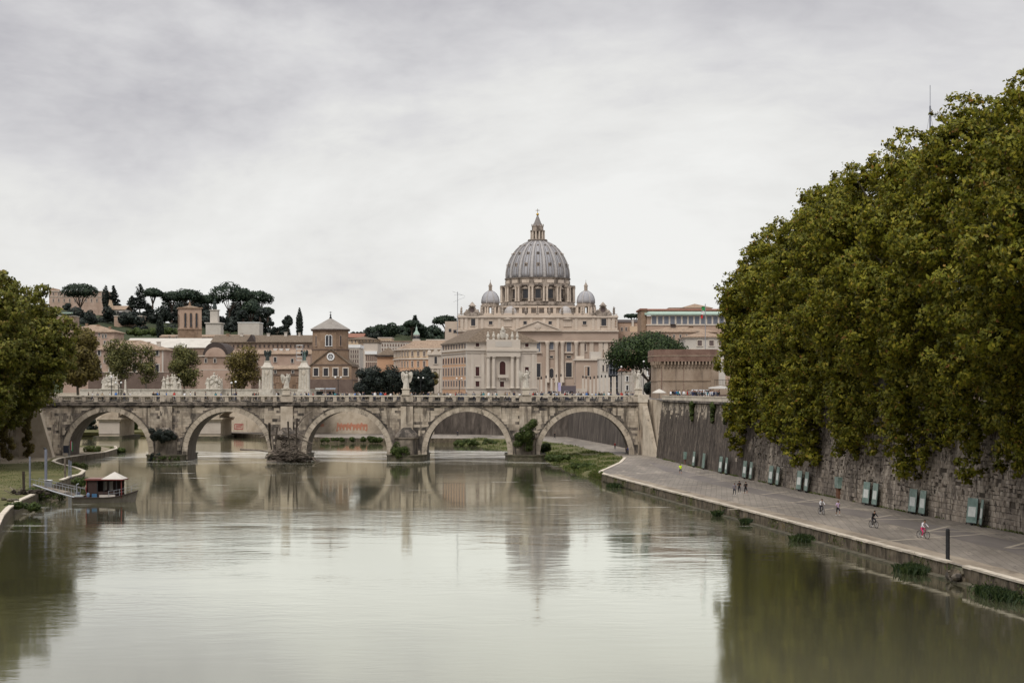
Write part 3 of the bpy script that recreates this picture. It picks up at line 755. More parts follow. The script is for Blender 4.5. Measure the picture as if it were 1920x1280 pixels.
# ------------------------------------------------------------------ left bank
LEDGE = [(-34,90),(-46,150),(-56,188),(-58.8,200),(-61.5,214)]
LPROM = [(-66.5,246),(-69,262),(-70.2,272),(-70.6,280),(-73,292),(-78,305),(-84,318),(-88.5,330),(-90.2,338),(-91.5,346),(-91.2,360),(-90.5,380),(-93,402),(-97,418)]
lin_in = [(-78,-60),(-84,150),(-98,327),(-103.5,352),(-104,372),(-113,410),(-126,440)]
b = MB()
lo = [(-20,-60)] + LEDGE + [(-64,230)] + LPROM
poly = lo + lin_in[::-1]
LZ = 1.1
b.add([(x,y,LZ) for x,y in poly], [tuple(range(len(poly)))])
tag(b.build('left_bank_grass', M['grass']), 'worn grass on the low left bank', kind='structure')
b = MB()
pp = [(-99.5,330),(-104,352),(-104,372),(-113,410),(-108,420),(-98,402),(-95.5,380),(-95.8,350),(-92.6,338),(-91,330)]
lw = [(-104.0,300),(-102.0,326)]
poly = [(-97.5,318),(-102.5,346),(-103.5,372),(-110,405),(-100,416),(-94.5,402),(-92,380),(-92.8,360),(-93.0,346),(-91.6,338),(-90,330),(-92,322)]
b.add([(x,y,LZ+0.008) for x,y in poly], [tuple(range(len(poly)-1,-1,-1))])
tag(b.build('left_bank_path', M['dirt']), 'dusty path on the left bank', kind='structure')
lq = thing('quay_wall', 'left bank quay wall with pale curving coping beside the moored boat', 'wall', (-64,230,0))
b = MB(); c = MB()
for (xa,ya),(xb,yb) in zip(lo, lo[1:]):
    b.add([(xa,ya,-0.8),(xb,yb,-0.8),(xb,yb,LZ),(xa,ya,LZ)], [(0,1,2,3)])
b.build('face', M['quay_block'], lq)
k = 0
for seg in (lo[:6]+[(-63.2,226)], LPROM[1:]):
    for (xa,ya),(xb,yb) in zip(seg, seg[1:]):
        n = max(1, round(math.hypot(xb-xa,yb-ya)/1.9))
        for i in range(n):
            p = Vector((xa+(xb-xa)*i/n, ya+(yb-ya)*i/n, 0)); q = Vector((xa+(xb-xa)*(i+1)/n, ya+(yb-ya)*(i+1)/n, 0))
            if p.y < 150: continue
            d = q-p; m = (p+q)/2; ang = math.atan2(-d.x, d.y); nn = Vector((-d.y,d.x,0)).normalized()*0.24
            cc = obj_from(random.choice(cop), 'coping_stone', lq, tuple(m+nn-Vector((-64,230,0))+Vector((0,0,LZ-0.05))), (0,0,ang)); cc.scale = (1.0, d.length+0.01, 1)
# left embankment wall
t = thing('embankment_wall', 'pale peeling embankment wall under the left trees', 'wall', (-98,327,LZ))
b = MB(); c = MB(); e = MB()
pts = [(-78,-60),(-84,150),(-93,264),(-98,327),(-101.5,341),(-103.5,352)]
for i,((xa,ya),(xb,yb)) in enumerate(zip(pts,pts[1:])):
    (e if i >= 3 else b).add([(xa,ya,LZ-.3),(xb,yb,LZ-.3),(xb-1.1,yb,12.6),(xa-1.1,ya,12.6)], [(0,1,2,3)])
    c.add([(xa-1.6,ya,12.6),(xb-1.6,yb,12.6),(xb-.8,yb,12.6),(xa-.8,ya,12.6),(xa-1.6,ya,13.8),(xb-1.6,yb,13.8),(xb-.8,yb,13.8),(xa-.8,ya,13.8)], [(3,2,1,0),(4,5,6,7),(2,3,7,6),(0,1,5,4)])
b.build('face', M['wall_far'], t); e.build('pale_face', M['wall_peel'], t); c.build('parapet', M['parapet'], t)
# raking buttress of that wall
b = MB(); b.prism([(PX(98,352)-1,LZ),(PX(98,352)+0.6,LZ),(PX(60,352)+1.5,12.4),(PX(40,352),12.4),(PX(40,352),LZ)], 350.2, 352.0)
b.build('buttress', M['wall_pale'], t)
# ------------------------------------------------------------------ the stone bridge with five arches
BY0, BY1 = 360.0, 369.6
ARCH = [(PX(203,BY0),8.5,1.85),(PX(427,BY0),8.5,1.85),(PX(650,BY0),8.5,1.85),(PX(876,BY0),8.5,1.85),(PX(1096,BY0),9.4,0.95)]
PIERX = [PX(312,BY0),PX(538,BY0),PX(763,BY0),PX(985,BY0)]
BXL, BXR = PX(70,BY0), PX(1196,BY0)
RING = 1.12
ZT = 11.45
br = thing('stone_bridge', 'weathered stone bridge of five round arches with a balustrade', 'bridge', (PX(650,BY0),BY0,0))
def zlow(x, extra):
    for cx, r, cz in ARCH:
        d = abs(x-cx)
        if d < r+extra: return max(-1.0, cz+math.sqrt(max(0,(r+extra)**2-d*d)) if True else 0)
    return -1.0
xs = set(np.arange(BXL, BXR, 0.5)); xs |= {BXL, BXR}
for cx, r, cz in ARCH:
    for t in np.linspace(0, math.pi, 49): xs.add(cx+(r+RING)*math.cos(t))
xs = sorted(xs)
sp = MB()
for ya, yb, flip in ((BY0, BY0, False), (BY1, BY1, True)):
    for xa, xb in zip(xs, xs[1:]):
        if xb-xa < 1e-6: continue
        xm = (xa+xb)/2
        inside = any(abs(xm-cx) < r+RING for cx,r,cz in ARCH)
        if inside: za, zb = zlow(xa,RING-1e-9) if any(abs(xa-cx)<r+RING-1e-7 for cx,r,cz in ARCH) else None, zlow(xb,RING-1e-9) if any(abs(xb-cx)<r+RING-1e-7 for cx,r,cz in ARCH) else None
        if inside:
            cz = next(cz for cx,r,cz in ARCH if abs(xm-cx) < r+RING)
            za = cz if za is None else za; zb = cz if zb is None else zb
        else: za = zb = -1.0
        q = [(xa,ya,za),(xb,ya,zb),(xb,ya,ZT),(xa,ya,ZT)]
        sp.add(q, [(3,2,1,0) if flip else (0,1,2,3)])
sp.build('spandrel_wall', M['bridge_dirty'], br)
bl = MB(); zz = .25                            # ashlar facing, block by block
while zz < ZT-.2:
    hh = min(random.uniform(.52,.66), ZT-zz-.01); x = BXL+random.uniform(0,1)
    while x < BXR:
        ln = random.uniform(.8,1.7); x2 = min(x+ln, BXR)
        lim = lambda q: max([cz+math.sqrt(max(0,(r+RING+.03)**2-(q-cx)**2)) if zz+hh > cz else -9 for cx,r,cz in ARCH if abs(q-cx) < r+RING+.03]+[-9])
        inleg = any(cz > zz and x2 > cx-r-RING and x < cx+r+RING for cx,r,cz in ARCH)
        inp = any(abs((x+x2)/2-p) < 1.0 for p in PIERX)
        za = max(zz, lim(x)); zb = max(zz, lim(x2)); zm = max(zz, lim((x+x2)/2))
        top = zz+hh-.012
        if not inleg and not inp and max(za,zb) < top and zm < top and zm <= max(za,zb)+.02 and x2-x > .1:
            p = random.uniform(.02,.065)
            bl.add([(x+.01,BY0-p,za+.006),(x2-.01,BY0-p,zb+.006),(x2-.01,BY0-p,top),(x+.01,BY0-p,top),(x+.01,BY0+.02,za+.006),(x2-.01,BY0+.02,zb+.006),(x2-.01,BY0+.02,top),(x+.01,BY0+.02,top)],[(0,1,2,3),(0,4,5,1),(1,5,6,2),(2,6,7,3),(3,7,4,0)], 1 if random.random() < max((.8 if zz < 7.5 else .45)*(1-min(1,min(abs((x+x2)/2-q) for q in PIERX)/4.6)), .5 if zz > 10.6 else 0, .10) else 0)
        x = x2
    zz += hh
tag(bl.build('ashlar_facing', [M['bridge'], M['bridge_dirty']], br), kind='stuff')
# barrels
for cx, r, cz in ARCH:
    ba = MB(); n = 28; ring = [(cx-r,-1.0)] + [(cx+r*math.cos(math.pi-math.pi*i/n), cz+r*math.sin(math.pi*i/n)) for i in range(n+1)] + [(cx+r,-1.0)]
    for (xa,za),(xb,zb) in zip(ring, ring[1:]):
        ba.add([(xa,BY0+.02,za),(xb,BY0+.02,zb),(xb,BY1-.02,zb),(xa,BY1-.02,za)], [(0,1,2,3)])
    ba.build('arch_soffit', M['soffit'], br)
# voussoirs, each a stone
for cx, r, cz in ARCH:
    n = 27
    for i in range(n):
        t0, t1 = math.pi*(i+.02)/n, math.pi*(i+.98)/n
        r1 = r+RING+random.uniform(-.04,.04); pr = random.uniform(.06,.11)
        p = [(cx+r*math.cos(t0),cz+r*math.sin(t0)),(cx+r1*math.cos(t0),cz+r1*math.sin(t0)),(cx+r1*math.cos(t1),cz+r1*math.sin(t1)),(cx+r*math.cos(t1),cz+r*math.sin(t1))]
        MB().prism(p, BY0-pr, BY0+.5).build('voussoir', M['voussoir'], br)
    # moulding round the ring
    mo = MB(); m2 = 30
    for i in range(m2):
        t0, t1 = math.pi*i/m2, math.pi*(i+1)/m2
        ra, rb = r+RING+.03, r+RING+.24
        p = [(cx+ra*math.cos(t0),cz+ra*math.sin(t0)),(cx+rb*math.cos(t0),cz+rb*math.sin(t0)),(cx+rb*math.cos(t1),cz+rb*math.sin(t1)),(cx+ra*math.cos(t1),cz+ra*math.sin(t1))]
        mo.prism(p, BY0-.2, BY0+.2)
    mo.build('arch_moulding', M['bridge_dirty'], br)
    # legs of the ring below the springing
    if cz > 1.2:
        for s in (-1,1):
            for zz in (0.25, 1.05):
                xa = cx+s*r; xb = cx+s*(r+RING)
                MB().box(min(xa,xb),max(xa,xb),BY0-.08,BY0+.5,zz,zz+.78).build('voussoir', M['voussoir'], br)
# piers
for i, x in enumerate(PIERX):
    MB().box(x-1.28,x+1.28,BY0-.55,BY0+.1,6.0,ZT).build('pilaster', M['bridge'], br)
    cw = MB(); cw.lathe(x, BY0+.3, [(2.35,1.3),(2.3,4.5),(2.55,4.7),(2.55,5.0)], 20, math.pi, 2*math.pi)
    cw.build('cutwater', M['pier'], br, smooth=False)
    cp = MB(); cp.lathe(x, BY0+.3, [(2.6,5.0),(2.3,5.7),(1.5,6.5),(1.2,7.0),(0.0,7.05)], 20, math.pi, 2*math.pi); cp.build('cutwater_cap', M['bridge_dirty'], br)
    pl = MB(); w = 4.25
    pl.plan([(x-w,BY0+.3),(x-w+.7,BY0-3.0),(x-1.6,BY0-4.6),(x+1.6,BY0-4.6),(x+w-.7,BY0-3.0),(x+w,BY0+.3),(x+w,BY1+3),(x-w,BY1+3)], -1.0, 1.12)
    pl.plan([(x-w-.15,BY0+.3),(x-w+.6,BY0-3.1),(x-1.65,BY0-4.75),(x+1.65,BY0-4.75),(x+w-.6,BY0-3.1),(x+w+.15,BY0+.3),(x+w+.15,BY1+3.1),(x-w-.15,BY1+3.1)], 1.12, 1.34)
    pl.build('pier_base', M['pier_wet'], br)
# cornice, frieze, deck
MB().box(BXL,BXR,BY0-.32,BY1+.32,ZT,ZT+.22).box(BXL,BXR,BY0-.5,BY1+.5,ZT+.22,ZT+.42).build('cornice', M['bridge_dirty'], br)
MB().box(BXL,BXR,BY0-.14,BY1+.14,ZT+.42,12.36).build('frieze', M['bridge_dirty'], br)
MB().box(BXL-6,BXR+4,BY0+.5,BY1-.5,12.362,12.70).build('deck', M['city_ground'], br)
BREAKS = [BXL] + PIERX + [BXR]
ped = box_mesh('pedestal', 0.78, 0.5, 0.98, M['bridge_rail'], 0.01)
og = Vector(br.location)
for yr, front in ((BY0+.1, True), (BY1-.1, False)):
    MB().box(BXL,BXR,yr-.3,yr+.3,12.36,12.5).build('balustrade_plinth', M['bridge_rail'], br)
    MB().box(BXL,BXR,yr-.33,yr+.33,13.5,13.78).build('hand_rail', M['parapet'], br)
    for xa, xb in zip(BREAKS, BREAKS[1:]):
        n = round((xb-xa)/2.55); st = (xb-xa)/n
        for k in range(n):
            x0 = xa+k*st
            if k > 0: obj_from(ped, 'pedestal', br, (x0-og.x, yr-og.y, 12.51), (0,0,0))
            if front:                      # iron grille in the opening
                g = MB(); ga, gb = x0+.42, x0+st-.42
                for q in range(5):
                    xx = ga+(gb-ga)*q/5; xn = ga+(gb-ga)*(q+1)/5
                    g.bar((xx,yr,12.5),(xn,yr,13.5),.05,.04); g.bar((xn,yr,12.5),(xx,yr,13.5),.05,.04)
                g.bar((ga,yr,13.0),(gb,yr,13.0),.05,.05)
                g.build('iron_grille', M['iron'], br)
    for x in PIERX+[BXL+.9,BXR-.9]:
        MB().box(x-1.3,x+1.3,yr-.5,yr+.45,12.37,13.82).build('pier_pedestal', M['bridge_rail'], br)
# right abutment with its flight of steps
ab = MB()
ab.box(BXR,BXR+1.9,BY0-1.2,BY1,0.9,12.3)
ab.box(BXR+1.9,BXR+4.6,BY0+.4,BY1,0.9,12.9)
ab.build('abutment', M['bridge'], br)
MB().box(BXR-.1,BXR+2.0,BY0-1.35,BY1,12.3,13.9).build('abutment_parapet', M['parapet'], br)
for k in range(26):                        # steps coming down towards the quay in front of the pale wall
    zt = 11.6 - k*0.4; yy0 = BY0-1.4-k*0.42
    MB().box(BXR+.9+k*.07,BXR+1.95+k*.055,yy0-.42,yy0,QZ-.05,zt).build('step', M['parapet'], br)
ab = MB()
ab.prism([(346-BY0,QZ-.1),(0,QZ-.1),(0,12.9),(346-BY0,12.9)], BXR+2.66, BXR+2.67) if False else None
nx = wallX(346)
w = MB(); w.add([(BXR+2.7,BY0+.4,QZ-.1),(BXR+3.3,346,QZ-.1),(BXR+4.2,346,12.9),(BXR+3.1,BY0+.4,12.9),(BXR+6,346,QZ-.1),(BXR+6,346,12.9)], [(3,2,1,0),(2,5,4,1)])
w.build('pale_return_wall', M['wall_pale'], br)
b = MB(); b.box(BXL-9,BXL,BY0+.1,BY1,0.5,12.3); b.box(BXL-9,BXL,BY0-.2,BY0+.4,12.3,13.7); b.build('abutment', M['wall_peel'], br)

# ------------------------------------------------------------------ foliage, trees
def leaf_mesh(name, pts, nrm, size, m, aspect=0.58, fold=0.16, droop=0.0, bough=None):
    """Diamond leaves folded along the midrib. pts, nrm: (n,3); size: (n,)."""
    n = len(pts)
    a = RNG.normal(size=(n,3)); a[:,2] -= droop
    nrm = nrm/np.maximum(1e-6, np.linalg.norm(nrm,axis=1,keepdims=True))
    t = a - nrm*(a*nrm).sum(1,keepdims=True); t /= np.maximum(1e-6, np.linalg.norm(t,axis=1,keepdims=True))
    bt = np.cross(nrm, t); s = size[:,None]
    v = np.empty((n,4,3))
    v[:,0] = pts - t*s; v[:,2] = pts + t*s
    v[:,1] = pts + bt*s*aspect + nrm*s*fold; v[:,3] = pts - bt*s*aspect + nrm*s*fold
    v = v.reshape(-1,3)
    org = np.array([(v[:,0].min()+v[:,0].max())/2, (v[:,1].min()+v[:,1].max())/2, v[:,2].min()])
    me = bpy.data.meshes.new(name)
    me.vertices.add(4*n); me.vertices.foreach_set('co', (v-org).astype(np.float32).ravel())
    me.loops.add(4*n); me.loops.foreach_set('vertex_index', np.arange(4*n, dtype=np.int32))
    me.polygons.add(n); me.polygons.foreach_set('loop_start', np.arange(0,4*n,4,dtype=np.int32))
    if bough is not None:
        at = me.attributes.new('bough','FLOAT_VECTOR','POINT'); at.data.foreach_set('vector', np.repeat(bough,4,axis=0).astype(np.float32).ravel())
    me.materials.append(m); me.update(); me.validate()
    return me, org
def puff_leaves(puffs, n, size, shell=0.55, cull=0.5, twig=0):
    P = np.array(puffs, dtype=float)            # cx cy cz rx ry rz
    area = (P[:,3]*P[:,4]+P[:,3]*P[:,5]+P[:,4]*P[:,5]); area /= area.sum()
    idx = RNG.choice(len(P), size=n, p=area)
    d = RNG.normal(size=(n,3)); d /= np.linalg.norm(d,axis=1,keepdims=True)
    if twig > 1:                                  # leaves gathered into twig-ends
        m = max(1, n//twig); ci = RNG.integers(0, m, n); idx = idx[:m][ci]; d0 = d[:m]
        rr = (shell + (1.08-shell)*RNG.random(m)**0.7)[:,None]
        pts = P[idx,:3] + (d0*rr)[ci]*P[idx,3:6] + RNG.normal(size=(n,3))*np.array([1,1,.75])*size*RNG.uniform(.5,1.15,m)[ci][:,None]*1.25
        off_ = (RNG.normal(size=(n,3))); d = d0[ci]*.7 + d*.5
        bo = pts - (P[idx,:3] + (d0*rr)[ci]*P[idx,3:6]); bo = d0[ci]*.85 + bo/np.maximum(1e-6,np.linalg.norm(bo,axis=1,keepdims=True))*.5
    else:
        rr = (shell + (1.08-shell)*RNG.random(n)**0.7)[:,None]
        pts = P[idx,:3] + d*P[idx,3:6]*rr; bo = d.copy()
    if cull > 0:                                  # drop most leaves buried deep inside other puffs
        keep = np.ones(n, bool)
        for k in range(len(P)):
            q = (((pts-P[k,:3])/P[k,3:6])**2).sum(1)
            keep &= ~((q < cull*cull) & (idx != k) & (RNG.random(n) < 0.9))
        pts, d, bo = pts[keep], d[keep], bo[keep]
    nn = d*0.8 + RNG.normal(size=d.shape)*0.55 + np.array([0,0,0.25])
    sz = size*RNG.uniform(0.55,1.25,len(pts))
    return pts, nn, sz, bo
def crown(name, puffs, n, size, m, parent, shell=0.55, cull=0.5, droop=0.3, aspect=0.58, local=False, twig=0):
    pts, nn, sz, bo = puff_leaves(puffs, n, size, shell, cull, twig)
    me, org = leaf_mesh(name, pts, nn, sz, m, aspect, 0.16, droop, bo)
    off = Vector(org) - (wloc(parent) if not local else lofs(parent))
    return obj_from(me, name, parent, off)
def trunk_and_limbs(x, y, z0, top, r, targets, m, parent, lean=(0,0), fork=0.4, n=8):
    b = MB()
    zf = z0 + (top-z0)*fork
    fx, fy = x+lean[0]*fork, y+lean[1]*fork
    b.tube([(x,y,z0-.2),(x,y,z0+.4),((x+fx)/2+random.uniform(-.2,.2),(y+fy)/2,(z0+zf)/2),(fx,fy,zf)], [r*1.35,r*1.05,r*.9,r*.75], n)
    for (tx,ty,tz) in targets:
        mx, my, mz = (fx+tx)/2+random.uniform(-.6,.6), (fy+ty)/2+random.uniform(-.6,.6), (zf+tz)/2+abs(tz-zf)*.12
        b.tube([(fx,fy,zf-.3),(mx,my,mz),(tx,ty,tz)], [r*.55,r*.32,r*.1], 6)
    return b.build('trunk', m, parent)

def plane_tree(label, x, y, xc, zc, a, bz, dy, n, size, leafm, group, hang=0, hx=None, hz=(6,12), side=-1, npuff=80, pr=(1.6,3.0), strands=()):
    t = thing('plane_tree', label, 'tree', (x,y,GZ), group)
    puffs = []
    for k in range(npuff):
        v = Vector((random.gauss(0,1),random.gauss(0,1),random.gauss(0,1))).normalized()
        if v.x*side < -0.3 and random.random() < .5: v.x = -v.x
        r = random.uniform(*pr)*(1.25 if random.random() < .25 else .9); q = random.uniform(.66,1.04)
        puffs.append((xc+v.x*(a-r*.55)*q, y+v.y*(dy-r*.5)*q, zc+v.z*(bz-r*.5)*q, r, r, r*random.uniform(.65,.9)))
    for k in range(hang):                          # ragged lower edge: boughs of very different length
        py = y+random.uniform(-dy,dy)*.98; px = (hx if hx is not None else xc+side*a*.6)+random.uniform(-1.8,1.3)
        zt = zc-bz*.45; zb = hz[0]+(hz[1]-hz[0])*random.random()**.55; wb = random.uniform(.7,1.5)
        zz = zt
        while zz > zb:
            f = (zz-zb)/max(.1,zt-zb); r = (.5+1.2*f)*random.uniform(.6,1.25)*wb
            puffs.append((px+random.uniform(-.9,.9)*(.3+f), py+random.uniform(-1.1,1.1)*(.3+f), zz, r, r, r*random.uniform(.8,1.2))); zz -= r*random.uniform(.9,1.5)
    for (sy, sz) in strands:                      # single long boughs trailing down the wall
        zz = 14.5
        while zz > sz:
            f = (zz-sz)/(14.5-sz); r = (.55+.75*f)*random.uniform(.85,1.2)
            puffs.append((wallX(sy)-.9+random.uniform(-.35,.35)*(.4+f), sy+random.uniform(-.6,.6)*(.3+f), zz, r, r, r*1.2)); zz -= r*.95
    crown('crown', puffs, n, size, leafm, t, droop=.6, twig=24)
    tg = [puffs[k][:3] for k in range(0, npuff, max(1,npuff//12))]
    trunk_and_limbs(x, y, GZ, zc+bz, .55, tg, M['bark'], t, (xc-x,0), .38)
    return t
SPOT_R = ['the one nearest the bridge','second from the bridge','third from the bridge','fourth from the bridge','fifth from the bridge',
          'sixth from the bridge','seventh from the bridge','eighth from the bridge','at the right edge of the picture']
random.seed(77); RNG = np.random.default_rng(8)
for i, yy in enumerate((263,245,228,211,194,177,160,144,129)):
    f = (263-yy)/134.0
    xc = 40.0 + 6.5*f; a = 7.6+1.4*f; bz = 12.6+2.4*f; zc = 15+.64*xc-math.hypot(bz,.64*a)+random.uniform(-.7,.9)-(1.6 if i == 0 else 0)+(.4,.6,1.2,1.4,1.4,1.0,.1,.0,1.6)[i]
    plane_tree('plane tree on the right embankment, '+SPOT_R[i], wallX(yy)+4.2, yy, xc, zc, a, bz, 9.6, 92000, .27-.05*f, M['leaf_plane'], 'plane trees along the right embankment',
               hang=(15 if i < 3 else 9) if i < 8 else 7, hx=wallX(yy)-.6, hz=(4.6,11.5), npuff=92, pr=(1.2,2.9), strands={0:[(252,8.6)],1:[(240,7.6),(233,4.8)],2:[(226,6.4)],3:[(212,7.2),(206,8.6)],4:[(192,9.2)],5:[(181,8.8),(171,6.6)],6:[(165,7.4)],7:[(158,7.8),(150,6.8)]}.get(i,()))
for i, (xx, yy, xc, zc, a, bz, lab) in enumerate([(-99.5,312,-92.5,22.0,12.0,14.0,'large dark plane tree beside the left end of the bridge'),(-97,290,-93.5,22.3,12.5,14.0,'dark plane tree at the left edge of the picture'),
                                             (-106,340,-99,21.5,9.5,12.5,'plane tree behind the two big left ones, touching the bridge')]):
    plane_tree(lab, xx, yy, xc, zc, a, bz, 9.5, 60000, .32, M['leaf_left'], 'plane trees on the left bank', hang=13, hx=xx+7.5, hz=(6.0,11.5), side=1, npuff=110, pr=(1.5,3.0))
def round_tree(name, label, cat, px, ptop, pbot, pw, Y, leafm, n, size, group=None, ground=None, npuff=26, barkm=None, sparse=False, r=.3, depth=None, trunk_at=None):
    """A tree from its survey: centre px, crown top and bottom, crown width, distance."""
    x = PX(px,Y); zt = PZ(ptop,Y); zb = PZ(pbot,Y); w = pw*Y/3200/2; hh = (zt-zb)/2; zc = (zt+zb)/2
    g = GZ if ground is None else ground
    tx = PX(trunk_at,Y) if trunk_at else x
    t = thing(name, label, cat, (tx,Y,g), group)
    puffs = []; pr = min(w,hh)
    for k in range(npuff):
        v = Vector((random.gauss(0,1),random.gauss(0,1),random.gauss(0,1))).normalized(); q = random.uniform(.35,.95)
        rr = pr*random.uniform(.24,.42)
        puffs.append((x+v.x*(w-rr)*q, Y+v.y*((depth or w)-rr)*q, zc+v.z*(hh-rr*.8)*q, rr, rr, rr*.85))
    crown('crown', puffs, n, size, leafm, t, shell=.3 if sparse else .5, cull=.3 if sparse else .5)
    trunk_and_limbs(tx, Y, g, zt, r, [p[:3] for p in puffs[:8]], barkm or M['bark'], t, (x-tx,0), .45)
    return t
def umbrella_pine(label, px, ptop, pbot, pw, pbase, Y, leafm, n, size, group, trunk_px=None, ground=None, r=.45, depth=None):
    """Flat domed crown on a tall forked trunk; ptop, pbot bound the crown, pbase is the foot of the trunk."""
    x = PX(px,Y); zt = PZ(ptop,Y); zb = PZ(pbot,Y); w = pw*Y/3200/2; g = PZ(pbase,Y) if ground is None else ground
    tx = PX(trunk_px,Y) if trunk_px else x
    t = thing('umbrella_pine', label, 'tree', (tx,Y,g), group)
    puffs = []; d = depth or w; hh = zt-zb
    for k in range(46):
        q = math.sqrt(random.random()); an = random.uniform(0,2*math.pi)
        pr = hh*random.uniform(.28,.42)
        dome = math.sqrt(max(0,1-q*q))
        puffs.append((x+math.cos(an)*q*(w-pr*.9), Y+math.sin(an)*q*(d-pr*.9), zb+hh*.2+(hh*.8-pr*.75)*dome*random.uniform(.55,1), pr*1.3, pr*1.3, pr*.85))
    crown('crown', puffs, n, size, leafm, t, shell=.55, droop=-.3, aspect=.45)
    b = MB(); zf = g+(zb-g)*.62
    b.tube([(tx,Y,g-.4),(tx+(x-tx)*.3,Y,g+(zf-g)*.5),(tx+(x-tx)*.6,Y,zf)], [r*1.3,r,r*.85], 7)
    for k in range(7):
        an = 2*math.pi*k/7+.3; q = random.uniform(.35,.65)
        b.tube([(tx+(x-tx)*.6,Y,zf-.3),(x+math.cos(an)*w*q*.5,Y+math.sin(an)*d*q*.5,zb-(zb-zf)*.25),(x+math.cos(an)*w*q,Y+math.sin(an)*d*q,zb+hh*.35)], [r*.5,r*.38,r*.2], 5)
    b.build('trunk', M['bark_pine'], t)
    return t
def cypress(label, px, ptop, pbase, pw, Y, group=None, n=1500):
    x = PX(px,Y); zt = PZ(ptop,Y); g = PZ(pbase,Y); w = pw*Y/3200/2
    t = thing('cypress_tree', label, 'tree', (x,Y,g), group)
    puffs = [(x, Y, g+.6+(zt-g-1)*k/11, w*(.95*math.sin(math.pi*(.16+.80*k/11)))**.6, w*(.95*math.sin(math.pi*(.16+.80*k/11)))**.6, (zt-g)/11) for k in range(12)]
    crown('crown', puffs, n, .45*max(1,Y/900), M['leaf_cypress'], t, droop=-1)
    MB().tube([(x,Y,g-.3),(x,Y,zt-1)], [w*.25,.05], 6).build('trunk', M['bark_pine'], t)
def cedar(label, px, ptop, pbase, pw, Y, n=2200, group=None):
    x = PX(px,Y); zt = PZ(ptop,Y); g = PZ(pbase,Y); w = pw*Y/3200/2
    t = thing('cedar_tree', label, 'tree', (x,Y,g), group); puffs = []
    for k in range(9):
        f = k/8; zz = g+(zt-g)*(.18+.8*f); ww = w*(1-f*.85)
        for j in range(5):
            an = random.uniform(0,6.28); q = random.uniform(.3,1)
            puffs.append((x+math.cos(an)*ww*q, Y+math.sin(an)*ww*q, zz, ww*.42+.3, ww*.42+.3, .9+.2*(zt-g)/20))
    crown('crown', puffs, n, .5*max(1,Y/900), M['leaf_cypress'], t, droop=-.2)
    b = MB(); b.tube([(x,Y,g-.3),(x,Y,zt)], [.5,.06], 6); b.build('trunk', M['bark_pine'], t)
# ------------------------------------------------------------------ buildings
WCACHE = {}
def window_meshes(w, h, pane, frame, arch, fr):
    key = (round(w,1), round(h,1), pane, frame, arch, fr)
    if key in WCACHE: return WCACHE[key]
    w, h = key[0], key[1]
    f = fr
    b = MB()
    if arch:
        n = 8; r = w/2; hs = h-r
        b.box(-w/2-f,-w/2,-.16,.02,0,hs); b.box(w/2,w/2+f,-.16,.02,0,hs)
        for i in range(n):
            t0, t1 = math.pi*i/n, math.pi*(i+1)/n
            b.prism([(r*math.cos(t0),hs+r*math.sin(t0)),((r+f)*math.cos(t0),hs+(r+f)*math.sin(t0)),((r+f)*math.cos(t1),hs+(r+f)*math.sin(t1)),(r*math.cos(t1),hs+r*math.sin(t1))], -.16, .02)
        pn = MB(); pn.prism([(-r,0),(r,0)]+[(r*math.cos(math.pi*i/n),hs+r*math.sin(math.pi*i/n)) for i in range(n+1)], -.05, .02)
    else:
        b.box(-w/2-f,-w/2,-.16,.02,0,h); b.box(w/2,w/2+f,-.16,.02,0,h); b.box(-w/2-f,w/2+f,-.22,.02,h,h+f*1.2)
        pn = MB(); pn.box(-w/2,w/2,-.05,.02,0,h)
        pn.box(-.04,.04,-.07,-.05,0,h)
    b.box(-w/2-f*1.3,w/2+f*1.3,-.26,.02,-f*.8,0)
    me = bpy.data.meshes.new('window'); me.from_pydata(b.v,[],b.f); me.materials.append(M[frame]); me.update()
    mp = bpy.data.meshes.new('pane'); mp.from_pydata(pn.v,[],pn.f); mp.materials.append(M[pane]); mp.update()
    WCACHE[key] = (me, mp)
    return me, mp
